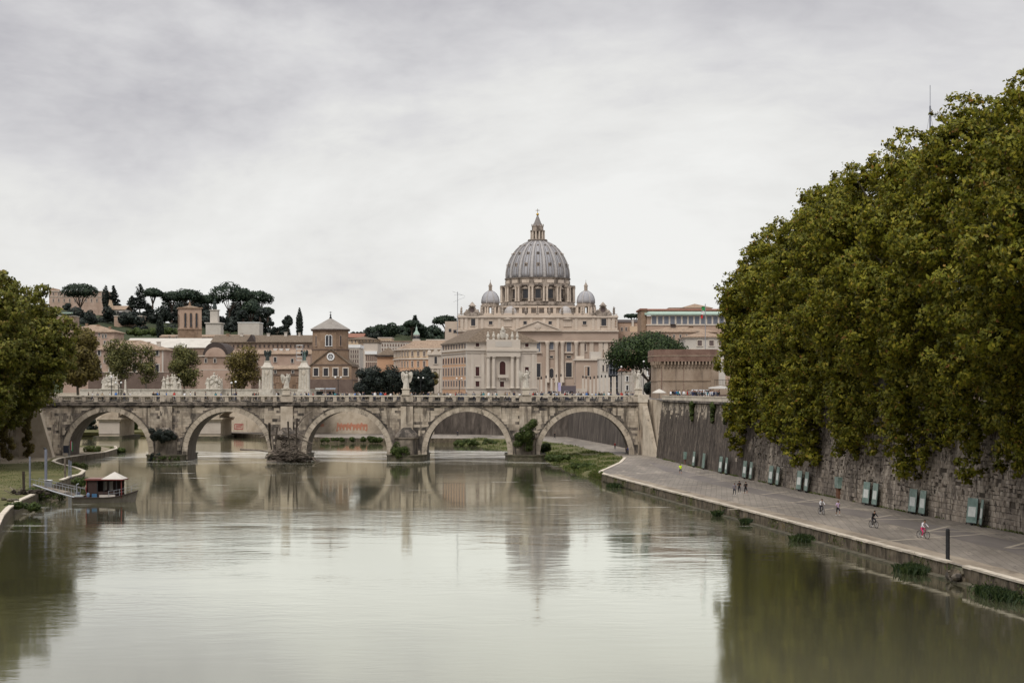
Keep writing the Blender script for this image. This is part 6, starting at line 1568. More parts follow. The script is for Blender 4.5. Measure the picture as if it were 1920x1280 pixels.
# riverside and street trees behind the bridge
round_tree('plane_tree', 'brown leaved plane tree between the left trees and the bridge', 'tree', 146, 604, 752, 104, 410, M['leaf_brown'], 20000, .42, 'street trees behind the bridge', npuff=40)
for (px,pt,pb,pw,lab) in [(226,622,742,96,'loose pale green plane tree in front of the pink block'),(274,640,738,60,'thin see through plane tree in front of the pink block'),(346,632,742,82,'olive plane tree in front of the vaulted hall'),(456,636,744,94,'brownish olive plane tree left of the first stone pillar')]:
    round_tree('plane_tree', lab, 'tree', px, pt, pb, pw, 616, M['leaf_light'] if px < 400 else M['leaf_brown'], 7600 if px != 274 else 2600, .40, 'street trees behind the bridge', npuff=30, sparse=True, r=.28)
for (px,pt,pb,pw,lab) in [(692,672,758,76,'dark evergreen oak at the left end of the clump behind the bridge'),(730,677,758,86,'dark evergreen oak in the middle of the clump behind the bridge'),(772,682,758,76,'dark evergreen oak at the right end of the clump behind the bridge'),(800,680,750,36,'spiky dark tree beside the baroque church front')]:
    round_tree('evergreen_oak', lab, 'tree', px, pt, pb, pw, 520, M['leaf_oak'], 12000, .34, 'evergreen oaks', npuff=34)
round_tree('plane_tree', 'thin brownish street tree in front of the baroque church front', 'tree', 812, 690, 738, 34, 540, M['leaf_brown'], 1300, .36, 'street trees behind the bridge', npuff=14, sparse=True, r=.2)
round_tree('bush', 'round dark bush behind the bridge end under the umbrella pine', 'bush', 1217, 710, 745, 28, 440, M['leaf_oak'], 4500, .28, None, npuff=16, r=.1)

# ------------------------------------------------------------------ second bridge, behind
VY = 522.0; kv = VY/3200
vb = thing('rear_bridge', 'pale stone bridge with sculpture groups seen behind the left half of the front bridge', 'bridge', (PX(340,VY),VY,0))
vx = lambda p: PX(p,VY); vz = lambda p: PZ(p,VY)
b = MB(); b.box(vx(60),vx(600),VY,VY+18,vz(752),vz(741)); b.build('deck', M['wall_pale'], vb)
b = MB(); b.box(vx(150),vx(600),VY-.25,VY+.2,vz(741),vz(731)); b.box(vx(150),vx(600),VY-.45,VY+.4,vz(731),vz(729)); b.box(vx(60),vx(600),VY-.6,VY+.1,vz(743.5),vz(741)); b.build('parapet', M['marble'], vb)
vpiers = [207, 388]
for px in vpiers:
    x = vx(px); hw = 19 if px == 207 else 27
    MB().box(x-hw*kv,x+hw*kv,VY-1.5,VY+19,-1,vz(783)).box(x-(hw+5)*kv,x+(hw+5)*kv,VY-2.6,VY+20,vz(786),vz(783)).box(x-(hw+3)*kv,x+(hw+3)*kv,VY-2.2,VY+20,vz(789),vz(786)).build('pier', M['wall_pale'], vb)
    MB().box(x-(hw-3)*kv,x+(hw-3)*kv,VY-.8,VY+18.5,vz(783),vz(752)).build('pier_shaft', M['wall_pale'], vb)
    MB().box(x-(hw+8)*kv,x+(hw+8)*kv,VY-4,VY+22,-1,vz(817)).build('pier_base', M['pier_wet'], vb)
    for i in range(5): MB().box(x-(hw+.4)*kv,x+(hw+.4)*kv,VY-1.7,VY-1.45,vz(790+i*5)-.9*.5,vz(790+i*5)+.35).build('ashlar_course', M['cream'], vb)
for xa, xb in ((60,190),(224,365),(412,520)):        # segmental arches
    n = 16; top = 757; sag = 22; x0, x1 = vx(xa), vx(xb); b = MB(); q = []
    for i in range(n+1):
        t = i/n; q.append((x0+(x1-x0)*t, vz(top+sag*(2*t-1)**2)))
    for (ax_,az),(bx_,bz) in zip(q,q[1:]):
        b.add([(ax_,VY+.3,az),(bx_,VY+.3,bz),(bx_,VY+.3,vz(750)),(ax_,VY+.3,vz(750)),(ax_,VY+17.6,az),(bx_,VY+17.6,bz)],[(0,1,2,3),(4,5,1,0)])
    b.build('arch', M['wall_pale'], vb)
# far left bank seen through the first arch
tag(MB().plan([(-170,560),(-140,545),(-118,552),(-112,575),(-125,600)],0.2,1.3).build('far_bank', M['grass']), kind='structure')

# ------------------------------------------------------------------ figures: one continuous skinned body each
def skin_body(name, joints, bones, radii, tags, mats, sub=1, decim=None):
    """joints {name:(x,y,z)}; the body is grown round the bones; faces take the cloth of the nearest bone."""
    names = list(joints); me = bpy.data.meshes.new('skeleton')
    me.from_pydata([joints[n] for n in names], [(names.index(a),names.index(b)) for a,b in bones], [])
    o = bpy.data.objects.new('skeleton', me); COL.objects.link(o)
    m = o.modifiers.new('skin','SKIN'); m.use_smooth_shade = True
    sv = me.skin_vertices[0].data if me.skin_vertices else None
    if sv is None:
        bmm = bmesh.new(); bmm.from_mesh(me); bmm.verts.layers.skin.verify(); bmm.to_mesh(me); bmm.free(); sv = me.skin_vertices[0].data
    for i,n in enumerate(names):
        r = radii.get(n, .06); sv[i].radius = r if isinstance(r,tuple) else (r,r); sv[i].use_root = (n == 'pelvis')
    if sub: s = o.modifiers.new('sub','SUBSURF'); s.levels = sub; s.render_levels = sub
    dg = bpy.context.evaluated_depsgraph_get()
    ev = o.evaluated_get(dg); out = bpy.data.meshes.new_from_object(ev)
    bpy.data.objects.remove(o); out.name = name
    out.materials.clear()
    for mm in mats: out.materials.append(mm)
    segs = [(Vector(joints[a]),Vector(joints[b]),tags.get((a,b),0)) for a,b in bones]
    for p in out.polygons:
        c = p.center; best = None
        for a,b,t in segs:
            d = b-a; f = max(0,min(1,(c-a).dot(d)/max(1e-9,d.length_squared))); dd = (c-(a+d*f)).length
            if best is None or dd < best[0]: best = (dd,t)
        p.material_index = best[1]; p.use_smooth = True
    return out
BONES = [('pelvis','waist'),('waist','chest'),('chest','neck'),('neck','chin'),('chin','crown'),
         ('chest','shl'),('shl','ell'),('ell','wrl'),('wrl','hal'),('chest','shr'),('shr','elr'),('elr','wrr'),('wrr','har'),
         ('pelvis','hil'),('hil','knl'),('knl','anl'),('anl','tol'),('pelvis','hir'),('hir','knr'),('knr','anr'),('anr','tor')]
RAD = dict(pelvis=(.15,.11),waist=(.135,.10),chest=(.165,.115),neck=.055,chin=(.075,.09),crown=(.07,.085),shl=.065,shr=.065,ell=.043,elr=.043,wrl=.032,wrr=.032,hal=(.035,.02),har=(.035,.02),
           hil=.095,hir=.095,knl=.06,knr=.06,anl=.042,anr=.042,tol=(.045,.03),tor=(.045,.03))
# cloth slots: 0 skin, 1 top, 2 legs, 3 shoes
def tags_for(sleeve='long', legs='long'):
    t = {}
    for a,b in BONES:
        if (a,b) in (('pelvis','waist'),('waist','chest'),('chest','neck'),('chest','shl'),('chest','shr'),('shl','ell'),('shr','elr')): t[(a,b)] = 1
        elif (a,b) in (('ell','wrl'),('elr','wrr')): t[(a,b)] = 1 if sleeve == 'long' else 0
        elif (a,b) in (('pelvis','hil'),('pelvis','hir'),('hil','knl'),('hir','knr')): t[(a,b)] = 2
        elif (a,b) in (('knl','anl'),('knr','anr')): t[(a,b)] = 2 if legs == 'long' else 0
        elif b in ('tol','tor'): t[(a,b)] = 3
        else: t[(a,b)] = 0
    return t
def pose(kind):
    j = dict(pelvis=(0,0,.95),waist=(0,0,1.10),chest=(0,0,1.34),neck=(0,-.01,1.49),chin=(0,-.03,1.58),crown=(0,-.015,1.69),
             shl=(.18,0,1.42),ell=(.24,.03,1.14),wrl=(.24,-.05,.90),hal=(.235,-.07,.81),shr=(-.18,0,1.42),elr=(-.24,.03,1.14),wrr=(-.24,-.05,.90),har=(-.235,-.07,.81),
             hil=(.10,0,.88),knl=(.105,-.02,.49),anl=(.10,.03,.09),tol=(.115,-.13,.035),hir=(-.10,0,.88),knr=(-.105,-.02,.49),anr=(-.10,.03,.09),tor=(-.115,-.13,.035))
    if kind == 'walk':
        j.update(knl=(.10,-.16,.51),anl=(.10,-.25,.11),tol=(.11,-.41,.07),knr=(-.10,.02,.48),anr=(-.10,.30,.13),tor=(-.11,.18,.04),ell=(.23,.14,1.16),wrl=(.22,.10,.93),hal=(.21,.06,.85),elr=(-.23,-.08,1.15),wrr=(-.21,-.24,.97),har=(-.20,-.29,.90))
    if kind == 'run':
        j.update(knl=(.10,-.30,.62),anl=(.10,-.22,.24),tol=(.11,-.36,.17),knr=(-.10,.06,.50),anr=(-.10,.30,.22),tor=(-.11,.22,.08),ell=(.25,.20,1.20),wrl=(.20,-.02,1.12),hal=(.17,-.10,1.14),elr=(-.25,-.02,1.16),wrr=(-.18,-.22,1.24),har=(-.14,-.28,1.30),chest=(0,-.05,1.34),neck=(0,-.08,1.49),chin=(0,-.12,1.58),crown=(0,-.11,1.69),shl=(.18,-.05,1.42),shr=(-.18,-.05,1.42))
    if kind == 'cycle':
        j.update(pelvis=(0,.20,1.0),waist=(0,.10,1.13),chest=(0,-.06,1.34),neck=(0,-.16,1.47),chin=(0,-.22,1.56),crown=(0,-.22,1.67),shl=(.18,-.08,1.41),ell=(.27,-.22,1.20),wrl=(.25,-.44,1.07),hal=(.25,-.51,1.05),shr=(-.18,-.08,1.41),elr=(-.27,-.22,1.20),wrr=(-.25,-.44,1.07),har=(-.25,-.51,1.05),
                 hil=(.10,.18,.93),knl=(.11,-.20,.82),anl=(.11,-.06,.42),tol=(.12,-.20,.36),hir=(-.10,.18,.93),knr=(-.11,-.13,.60),anr=(-.11,.08,.22),tor=(-.12,-.06,.16))
    return j
SKIN = mat('skin', [(0.36,0.21,0.145)], 3, rough=.6, coord='obj')
def cloth(name, c): return flat('cloth_'+name, c, .9)
BODY = {}
def body(kind, sleeve, legs, sub=1):
    k = (kind,sleeve,legs,sub)
    if k not in BODY: BODY[k] = skin_body('body', pose(kind), BONES, RAD, tags_for(sleeve,legs), [SKIN]*4, sub)
    return BODY[k]
def hair_mesh(kind):
    j = pose(kind); c = Vector(j['crown']); b = MB()
    b.ball((c.x, c.y+.022, c.z-.005), (.092,.105,.085), 10, 6); me = bpy.data.meshes.new('hair'); me.from_pydata(b.v,[],b.f); me.polygons.foreach_set('use_smooth',[True]*len(me.polygons)); me.materials.append(None); me.update(); return me
HAIR = {}
def person(label, x, y, z, rz, kind='stand', top=(.1,.1,.1), legs=(.05,.05,.06), shoes=(.3,.3,.3), hair=(.02,.015,.01), sleeve='long', leglen='long', group=None, detail=True, scale=1.0):
    me = body(kind, sleeve, leglen, 1 if detail else 0)
    t = thing('person', label, 'person', (x,y,z), group, rz); t.scale = (scale,)*3
    o = obj_from(me, 'body', t)
    def cm(c): return cloth('%02d_%02d_%02d' % tuple(int(v*99) for v in c), c)
    for i,mm in enumerate((SKIN, cm(top), cm(legs), cm(shoes))):
        o.material_slots[i].link = 'OBJECT'; o.material_slots[i].material = mm
    if kind not in HAIR: HAIR[kind] = hair_mesh(kind)
    h = obj_from(HAIR[kind], 'hair', t); h.material_slots[0].link = 'OBJECT'; h.material_slots[0].material = cm(hair)
    if detail:
        j = pose(kind); c = Vector(j['chin']); fb = MB()
        fb.ball((c.x,c.y-.098,c.z+.055),(.014,.02,.022),6,4)
        for s in (-1,1): fb.ball((c.x+s*.032,c.y-.083,c.z+.075),(.011,.008,.008),6,4,0,1)
        fb.box(c.x-.025,c.x+.025,c.y-.092,c.y-.078,c.z+.008,c.z+.018,2)
        fb.build('face', [SKIN, cm((.01,.01,.01)), cm((.3,.1,.09))], t, local=True)
    return t
def bicycle(label, x, y, z, rz, col, group='bicycles on the riverside walkway'):
    t = thing('bicycle', label, 'bicycle', (x,y,z), group, rz)
    R_ = .34
    for wy in (-.52,.52):
        b = MB(); n = 20
        b.tube([(0,wy+R_*math.cos(2*math.pi*i/n),R_+R_*math.sin(2*math.pi*i/n)) for i in range(n+1)],.024,6)
        w = b.build('wheel', M['iron'], t, local=True)
        s = MB()
        for i in range(8):
            a = math.pi*i/8; s.bar((0,wy+R_*math.cos(a),R_+R_*math.sin(a)),(0,wy-R_*math.cos(a),R_-R_*math.sin(a)),.008)
        s.build('spokes', M['steel'], w, local=True)
    m = flat('bike_'+'_'.join(str(int(c*99)) for c in col), col, .4)
    b = MB()
    for p,q in (((0,.52,.34),(0,.06,.34)),((0,.52,.34),(0,.20,.80)),((0,.06,.34),(0,.24,.90)),((0,.06,.34),(0,-.36,.78)),((0,.21,.80),(0,-.38,.88)),((0,-.52,.34),(0,-.36,.98))): b.tube([p,q],.022,6)
    b.build('frame', m, t, local=True)
    MB().tube([(-.27,-.46,1.02),(-.2,-.40,1.02),(0,-.36,1.0),(.2,-.40,1.02),(.27,-.46,1.02)],.018,6).build('handlebar', M['iron'], t, local=True)
    MB().ball((0,.26,.94),(.09,.15,.04),8,5).build('saddle', M['iron'], t, local=True)
    MB().bar((.09,.06,.34),(.09,-.06,.22),.03).bar((-.09,.06,.34),(-.09,.18,.46),.03).build('pedals', M['iron'], t, local=True)
    return t
def ground_at(px, py, z=QZ): Y = PY(py,z); return PX(px,Y), Y
QZP = QZ+.004
x,y = ground_at(1276,890); person('runner in a neon yellow shirt on the walkway', x,y,QZP,math.pi+.1,'run',(.62,.85,.04),(.05,.06,.06),(.3,.3,.3),(.03,.02,.015),'short','short','people on the riverside walkway')
x,y = ground_at(1377,930); person('left runner of the three, in a grey camouflage top and dark leggings', x,y,QZP,.1,'run',(.20,.19,.22),(.03,.03,.04),(.4,.4,.4),(.02,.015,.01),'long','long','people on the riverside walkway',scale=.97)
x,y = ground_at(1386,926); person('middle runner of the three, in a black shirt with short sleeves', x,y,QZP,-.05,'run',(.02,.02,.022),(.02,.02,.025),(.5,.5,.5),(.02,.015,.01),'short','long','people on the riverside walkway')
x,y = ground_at(1398,928.5); person('right runner of the three, in a dark jacket and shorts', x,y,QZP,.15,'run',(.018,.018,.025),(.02,.02,.02),(.3,.3,.3),(.015,.01,.01),'long','short','people on the riverside walkway',scale=1.03)
x,y = ground_at(1571,968); person('runner in a lilac vest and black shorts beside the white shirted cyclist', x,y,QZP,.2,'run',(.55,.42,.58),(.02,.02,.025),(.6,.6,.6),(.05,.03,.02),'short','short','people on the riverside walkway')
for (px,py,lab,blab,top,leg,bc,rz) in [(1540,964,'cyclist in a white shirt and black trousers','bicycle ridden by the white shirted cyclist',(.72,.72,.74),(.03,.03,.035),(.04,.04,.05),.25),
       (1638,989,'cyclist dressed all in black','bicycle ridden by the cyclist in black',(.015,.015,.018),(.025,.025,.03),(.05,.05,.05),.35),(1731,1009,'cyclist in a white top and bright pink trousers','bicycle ridden by the cyclist in pink trousers',(.75,.72,.76),(.62,.05,.16),(.12,.12,.12),.5)]:
    x,y = ground_at(px,py); bicycle(blab,x,y,QZP,rz,bc); person(lab,x,y,QZP,rz,'cycle',top,leg,(.6,.6,.6),(.04,.025,.015),'long','long','people on the riverside walkway')
x,y = ground_at(1153,843); person('walker in a dark red jacket under the right arch', x,y,QZP,.2,'walk',(.16,.03,.03),(.03,.03,.035),group='people on the riverside walkway')
x,y = ground_at(1179,852); person('walker in a bright blue jacket by the foot of the right arch', x,y,QZP,.2,'walk',(.05,.07,.42),(.05,.05,.06),group='people on the riverside walkway')
x,y = ground_at(1174.5,853); person('walker in dark clothes beside the blue jacket', x,y,QZP,.1,'walk',(.04,.035,.035),(.03,.03,.03),group='people on the riverside walkway')
x,y = ground_at(858,818); person('tiny distant walker seen through the fourth arch', x,y,QZP,.4,'walk',(.03,.03,.035),(.03,.03,.03),group='people on the riverside walkway',detail=False)
x,y = ground_at(1040,822); person('distant walker in black on the bank seen through the fifth arch', x,y,QZP,.4,'walk',(.02,.02,.022),(.02,.02,.02),group='people on the riverside walkway',detail=False)
# crowd on the bridge and along the right embankment
TOPS = {'dark blue coat':(.03,.035,.07),'black jacket':(.015,.015,.018),'white shirt':(.7,.7,.7),'red top':(.42,.035,.03),'teal jacket':(.03,.17,.2),'beige coat':(.4,.32,.22),'grey jumper':(.2,.2,.21),'bright blue jacket':(.05,.16,.42)}
W8 = [5,6,3,2,2,2,4,2]
tn = list(TOPS)
ARCHN = ['first','second','third','fourth','fifth']
for i in range(190):
    c = random.choices(tn, W8)[0]
    px = random.uniform(140,1190) if i < 110 else random.uniform(600,1185); wh = ARCHN[max(0,min(4,int((px-91)/223)))]
    lg, ln_ = random.choice([((.03,.03,.04),'dark'),((.06,.07,.12),'blue'),((.2,.17,.13),'tan')])
    person('pedestrian in %s and %s trousers over the %s bridge arch from the left' % (c, ln_, wh), PX(px,BY0), BY0+random.uniform(.9,6.0), 12.705, random.choice([-1.6,1.6,0.2,3.0]), random.choice(['stand','walk']), TOPS[c], lg, group='pedestrians on the bridge', detail=False, scale=random.uniform(.94,1.06))
for i in range(62):
    c = random.choices(tn, W8)[0]; yy = random.uniform(296,345)
    lg, ln_ = random.choice([((.03,.03,.04),'dark'),((.06,.07,.12),'blue'),((.2,.17,.13),'tan')])
    person('pedestrian in %s and %s trousers behind the pale parapet right of the bridge' % (c, ln_), wallX(yy)+2.2+random.random()**2*3, yy, GZ+.204, random.choice([-1.6,1.6,1.2,-1.0,0]), random.choice(['stand','walk']), TOPS[c], lg, group='pedestrians on the right embankment', detail=False, scale=random.uniform(.94,1.06))
# ------------------------------------------------------------------ statues
MARB = M['marble']
def robed_figure(b, x, y, z, h, turn=0.0, arm=0.0, lean=0.0):
    """Draped standing figure of height h added to a builder: folds, torso, head, one raised arm."""
    s0 = len(b.v); n = 14; k = h/1.8
    prof = [(.34,0),(.31,.35),(.25,.8),(.19,1.05),(.22,1.28),(.24,1.42),(.09,1.52),(.075,1.56)]
    for i,(r,zz) in enumerate(prof):
        for j in range(n):
            t = 2*math.pi*j/n; f = 1+ (.16*math.sin(t*5+zz*2)) * max(0,1-zz/1.2)
            b.v.append((r*f*math.cos(t)+lean*zz*.1, r*f*.8*math.sin(t), zz))
    for i in range(len(prof)-1):
        for j in range(n):
            b.f.append((s0+i*n+j, s0+i*n+(j+1)%n, s0+(i+1)*n+(j+1)%n, s0+(i+1)*n+j)); b.m.append(0)
    b.ball((lean*.16,-.02,1.68),(.105,.12,.14),8,6)
    b.tube([(.2+lean*.14,0,1.42),(.36,-.12,1.2+arm*.3),(.30,-.34,1.25+arm*.55)],[.075,.06,.04],6)
    b.tube([(-.2+lean*.14,0,1.42),(-.34,-.05,1.15),(-.16,-.28,1.12)],[.075,.06,.04],6)
    Mx = Matrix.Translation((x,y,z))@Matrix.Rotation(turn,4,'Z')@Matrix.Scale(k,4)
    b.xf(Mx, s0)
def wing_builder(side):
    b = MB()
    tip = [(.08,.14,1.45),(.30,.22,1.72),(.52,.26,1.78),(.66,.27,1.55),(.62,.26,1.15),(.50,.24,.75),(.36,.2,.55),(.22,.17,.8),(.12,.15,1.1)]
    vs = [(side*p[0],p[1],p[2]) for p in tip]; v2 = [(side*p[0],p[1]+.06,p[2]) for p in tip]; m = len(vs)
    c = (side*.36,.17,1.25); c2 = (side*.36,.31,1.25)
    b.add(vs+v2+[c,c2], [(i,(i+1)%m,2*m) for i in range(m)]+[((i+1)%m+m,i+m,2*m+1) for i in range(m)]+[(i,i+m,(i+1)%m+m,(i+1)%m) for i in range(m)])
    for q in range(4): b.bar((side*(.2+.1*q),.15,1.5-.03*q),(side*(.3+.09*q),.19,.75+.08*q),.03)
    return b
def angel(label, px, Y, ztop, zbase, turn, m=MARB):
    x = PX(px,Y); zb = zbase; h = (ztop-zb-1.45)/1.05
    t = thing('angel_statue', label, 'statue', (x,Y,zb), 'angel statues on the bridge')
    MB().box(x-.95,x+.95,Y-.8,Y+.8,zb,zb+.2).box(x-.75,x+.75,Y-.65,Y+.65,zb+.2,zb+1.2).box(x-.95,x+.95,Y-.8,Y+.8,zb+1.2,zb+1.42).build('pedestal', M['parapet'], t)
    b = MB(); robed_figure(b, x, Y, zb+1.42, h, turn, .9, .5); b.ball((x,Y,zb+1.55),(.62,.5,.28),10,6,.12); b.build('figure', m, t)
    for s in (-1,1):
        w = wing_builder(s); w.xf(Matrix.Translation((x,Y,zb+1.42))@Matrix.Rotation(turn,4,'Z')@Matrix.Scale(h/1.8,4)); w.build('wing', m, t)
for (px,top,turn,lab) in [(537,699,.5,'marble angel statue between the two tall stone pillars'),(761,694,-.3,'marble angel statue in front of the dark evergreen oaks'),(986,692,.7,'marble angel statue in front of the palace corner'),(1197,692,.9,'marble angel statue on the right end of the bridge')]:
    angel(lab, px, BY0+.2, PZ(top,BY0), 13.83, turn)
def sculpture_group(label, px, w, top, Y, base, seed):
    rnd = random.Random(seed); k = Y/3200; x = PX(px,Y); zb = PZ(base,Y); zt = PZ(top,Y)
    t = thing('sculpture_group', label, 'statue', (x,Y,zb), 'sculpture groups on the rear bridge')
    MB().box(x-w*.5*k,x+w*.5*k,Y-1.6,Y+1.6,zb-.2,zb+(zt-zb)*.24).box(x-w*.54*k,x+w*.54*k,Y-1.9,Y+1.9,zb+(zt-zb)*.24,zb+(zt-zb)*.29).build('pedestal', M['marble'], t)
    hb = zb+(zt-zb)*.29; H = zt-hb
    for i in range(5):
        b = MB(); f = (i-2)/2; hh = H*(1-.22*abs(f))*rnd.uniform(.85,1.0)
        robed_figure(b, x+f*w*.36*k, Y-.3-rnd.uniform(-.5,.5), hb, hh, rnd.uniform(-.9,.9), rnd.uniform(0,1.1), rnd.uniform(-.8,.8)); b.build('figure', M['marble'], t)
    b = MB()
    for i in range(9): b.ball((x+rnd.uniform(-.42,.42)*w*k, Y-.5+rnd.uniform(-.5,.3), hb+rnd.uniform(.1,.55)*H),(rnd.uniform(.4,.8),.5,rnd.uniform(.3,.7)),8,6,.25)
    b.build('drapery', M['marble'], t)
for (px,w,top,lab,sd) in [(208,34,697,'white sculpture group at the left on the rear bridge, with a lamp in front',1),(322,40,699,'widest white sculpture group on the rear bridge, before the olive tree',2),(401,30,698,'white sculpture group on the rear bridge left of the first stone pillar',3)]:
    sculpture_group(lab, px, w, top, VY-2, 741, sd)
for (px,lab) in [(235,'tapered white obelisk right of the left sculpture group'),(416,'tapered white obelisk right of the third sculpture group'),(487,'small tapered white obelisk at the foot of the first stone pillar')]:
    x = PX(px,VY-1); t = thing('obelisk', lab, 'obelisk', (x,VY-1,vz(737)), 'white obelisks on the rear bridge')
    MB().lathe(x,VY-1,[(3.6*kv,vz(740)),(3.4*kv,vz(733)),(2.6*kv,vz(732)),(1.7*kv,vz(713)),(.2*kv,vz(711))],4,math.pi/4,2*math.pi+math.pi/4).build('shaft', M['marble'], t)
    MB().box(x-5*kv,x+5*kv,VY-2,VY,vz(741),vz(737)).build('plinth', M['marble'], t)
for (px,lab,kind) in [(501.5,'tall stone pillar left of the angel, topped by a dark winged figure',0),(570.5,'tall stone pillar in front of the church, topped by a greenish figure with scaffolding',1)]:
    Y = VY-6; k = Y/3200; x = PX(px,Y); z = lambda p: PZ(p,Y)
    t = thing('stone_pillar', lab, 'monument', (x,Y,z(741)), 'stone pillars of the rear bridge')
    MB().box(x-12*k,x+12*k,Y-2.2,Y+2.2,z(741),z(733)).box(x-11*k,x+11*k,Y-2,Y+2,z(733),z(729)).build('base', M['marble'], t)
    MB().lathe(x,Y,[(9.8*k*1.41,z(729)),(9*k*1.41,z(691)),(10.8*k*1.41,z(690)),(10.8*k*1.41,z(688)),(8.2*k*1.41,z(686.5)),(5.2*k*1.41,z(680)),(5*k*1.41,z(677.5)),(6*k*1.41,z(677)),(6*k*1.41,z(676))],4,math.pi/4,2*math.pi+math.pi/4).build('shaft', M['marble'], t)
    for sx in (-5,0,5): MB().box(x+sx*k-.1,x+sx*k+.1,Y-9.4*k-.12,Y-9.2*k,z(728),z(693)).build('fluting', M['parapet'], t)
    b = MB(); b.ball((x,Y-9.5*k,z(699)),(.55,.18,.75),8,6); b.build('medallion', M['parapet'], t)
    st = thing('victory_statue', 'dark winged bronze figure on the left stone pillar' if not kind else 'greenish bronze figure on the right stone pillar, boxed in by scaffolding', 'statue', (x,Y,z(676)), 'bronze figures on the pillars')
    b = MB(); robed_figure(b, x, Y, z(676), (z(656)-z(676)), .4, 1.2, .3); b.build('figure', M['bronze'] if not kind else mat('green_bronze',[(0.08,0.12,0.11),(0.13,0.18,0.16)],1,rough=.6), st)
    for s in (-1,1): w_ = wing_builder(s); w_.xf(Matrix.Translation((x,Y,z(676)))@Matrix.Scale((z(656)-z(676))/1.8,4)); w_.build('wing', M['bronze'], st)
    if kind:
        s2 = thing('scaffold_tower', 'small white scaffold tower round the right bronze figure', 'scaffolding', (x-1.2,Y,z(676)))
        for lv in range(5): zz = z(676)+lv*1.15; MB().box(x-2.4,x-.4,Y-1,Y+1,zz,zz+.14).build('platform', M['white'], s2)
        for dx_ in (-2.35,-.45):
            for dy_ in (-.95,.95): MB().bar((x+dx_,Y+dy_,z(676)),(x+dx_,Y+dy_,z(647)),.1).build('post', M['steel'], s2)

# ------------------------------------------------------------------ castle bastion
CYB = 400.0; kc = CYB/3200; z = lambda p: PZ(p,CYB); x_ = lambda p: PX(p,CYB)
cb = thing('castle_bastion', 'brown brick castle bastion with a corbelled top, right end of the bridge', 'tower', (x_(1284),CYB+8,GZ))
def poly_b(off):
    p = [(x_(1233)-off,CYB+2),(x_(1229)-off,CYB+6+off),(x_(1231)-off,CYB+16),(x_(1340)+off,CYB+18),(x_(1340)+off,CYB-1),(x_(1327)+off*.5,CYB-.8-off),(x_(1243),CYB-off)]
    return p[::-1]
MB().plan(poly_b(0),GZ-.2,z(679)).build('shaft', M['castle'], cb)
MB().plan(poly_b(.75),z(677.5),z(656)).plan(poly_b(.6),z(656),z(655)).build('top_wall', M['castle_brick'], cb)
MB().plan(poly_b(.85),z(667.5),z(665.8)).build('string_course', M['castle'], cb)
MB().plan(poly_b(.18),z(714),z(712.5)).build('string_course', M['castle'], cb)
cm_ = MB(); cm_.box(-.17,.17,-.78,0,.55,1.3).box(-.17,.17,-.45,0,0,.55)
cme = bpy.data.meshes.new('corbel'); cme.from_pydata(cm_.v,[],cm_.f); cme.materials.append(M['castle']); cme.update()
pb = poly_b(0)
for (xa,ya),(xb,yb) in zip(pb, pb[1:]+pb[:1]):
    if ya > CYB+14 or yb > CYB+14: continue
    ln = math.hypot(xb-xa,yb-ya); n = max(2,int(ln/.78)); ang = math.atan2(yb-ya,xb-xa)
    for i in range(n):
        f = (i+.5)/n; obj_from(cme,'corbel',cb,(xa+(xb-xa)*f-x_(1284),ya+(yb-ya)*f-CYB-8,z(688)-GZ),(0,0,ang))
for px in (1305,): MB().box(x_(px)-.35,x_(px)+.35,CYB-.35,CYB,z(705),z(697)).build('window', M['cream_trim'], cb)
for px,pa,pb_ in ((1240,690,733),(1281.5,680,735)): MB().tube([(x_(px),CYB-.3,z(pb_)),(x_(px),CYB-.3,z(pa))],.09,6).build('drain_pipe', M['castle_brick'], cb)
MB().box(x_(1332),x_(1346),CYB-1.6,CYB+6,GZ-.2,z(690)).build('side_turret', M['castle'], cb)
lw_ = thing('castle_wall', 'low brown outer wall with railing at the foot of the castle', 'wall', (x_(1360),CYB-6,GZ))
MB().box(x_(1334),x_(1460),CYB-6,CYB-5,GZ,z(722)).build('wall', M['castle'], lw_)
for i in range(40): MB().bar((x_(1335)+i*.35,CYB-5.5,z(722)),(x_(1335)+i*.35,CYB-5.5,z(712)),.06).build('railing_bar', M['iron'], lw_)
MB().bar((x_(1334),CYB-5.5,z(712)),(x_(1460),CYB-5.5,z(712)),.1).build('top_rail', M['iron'], lw_)

# ------------------------------------------------------------------ lamps, flags, masts, stalls, vehicles
def street_lamp(label, px, ptop, Y, zb, globes=1, group='lamp posts'):
    x = PX(px,Y); zt = PZ(ptop,Y); t = thing('street_lamp', label, 'street lamp', (x,Y,zb), group)
    MB().lathe(x,Y,[(.26,zb),(.26,zb+.3),(.12,zb+.6),(.085,zb+1.2),(.06,zt-.45)],8).build('post', M['iron'], t)
    if globes == 1:
        MB().ball((x,Y,zt-.2),.24,10,7).build('globe', M['white'], t)
    else:
        for s in (-1,1):
            MB().tube([(x,Y,zt-.8),(x+s*.5,Y,zt-.55),(x+s*.6,Y,zt-.35)],.04,6).build('arm', M['iron'], t); MB().ball((x+s*.6,Y,zt-.15),.22,10,7).build('globe', M['white'], t)
    return t
street_lamp('dark lamp post in front of the left sculpture group', 209, 705, BY1+.6, 12.42); street_lamp('lamp post right of the left sculpture group', 222, 716, BY1+.6, 12.42, 2)
street_lamp('lamp post left of the first stone pillar', 434, 716, BY1+.6, 12.42); street_lamp('lamp post just right of the one by the first stone pillar', 442, 714, BY1+.6, 12.42)
street_lamp('dark lamp post in front of the brick church', 634, 706, BY1+.6, 12.42, 2); street_lamp('lamp post in front of the orange palace flank', 861, 708, 420, GZ, 2); street_lamp('lamp post with a globe left of the right angel', 1165, 686, 440, GZ)
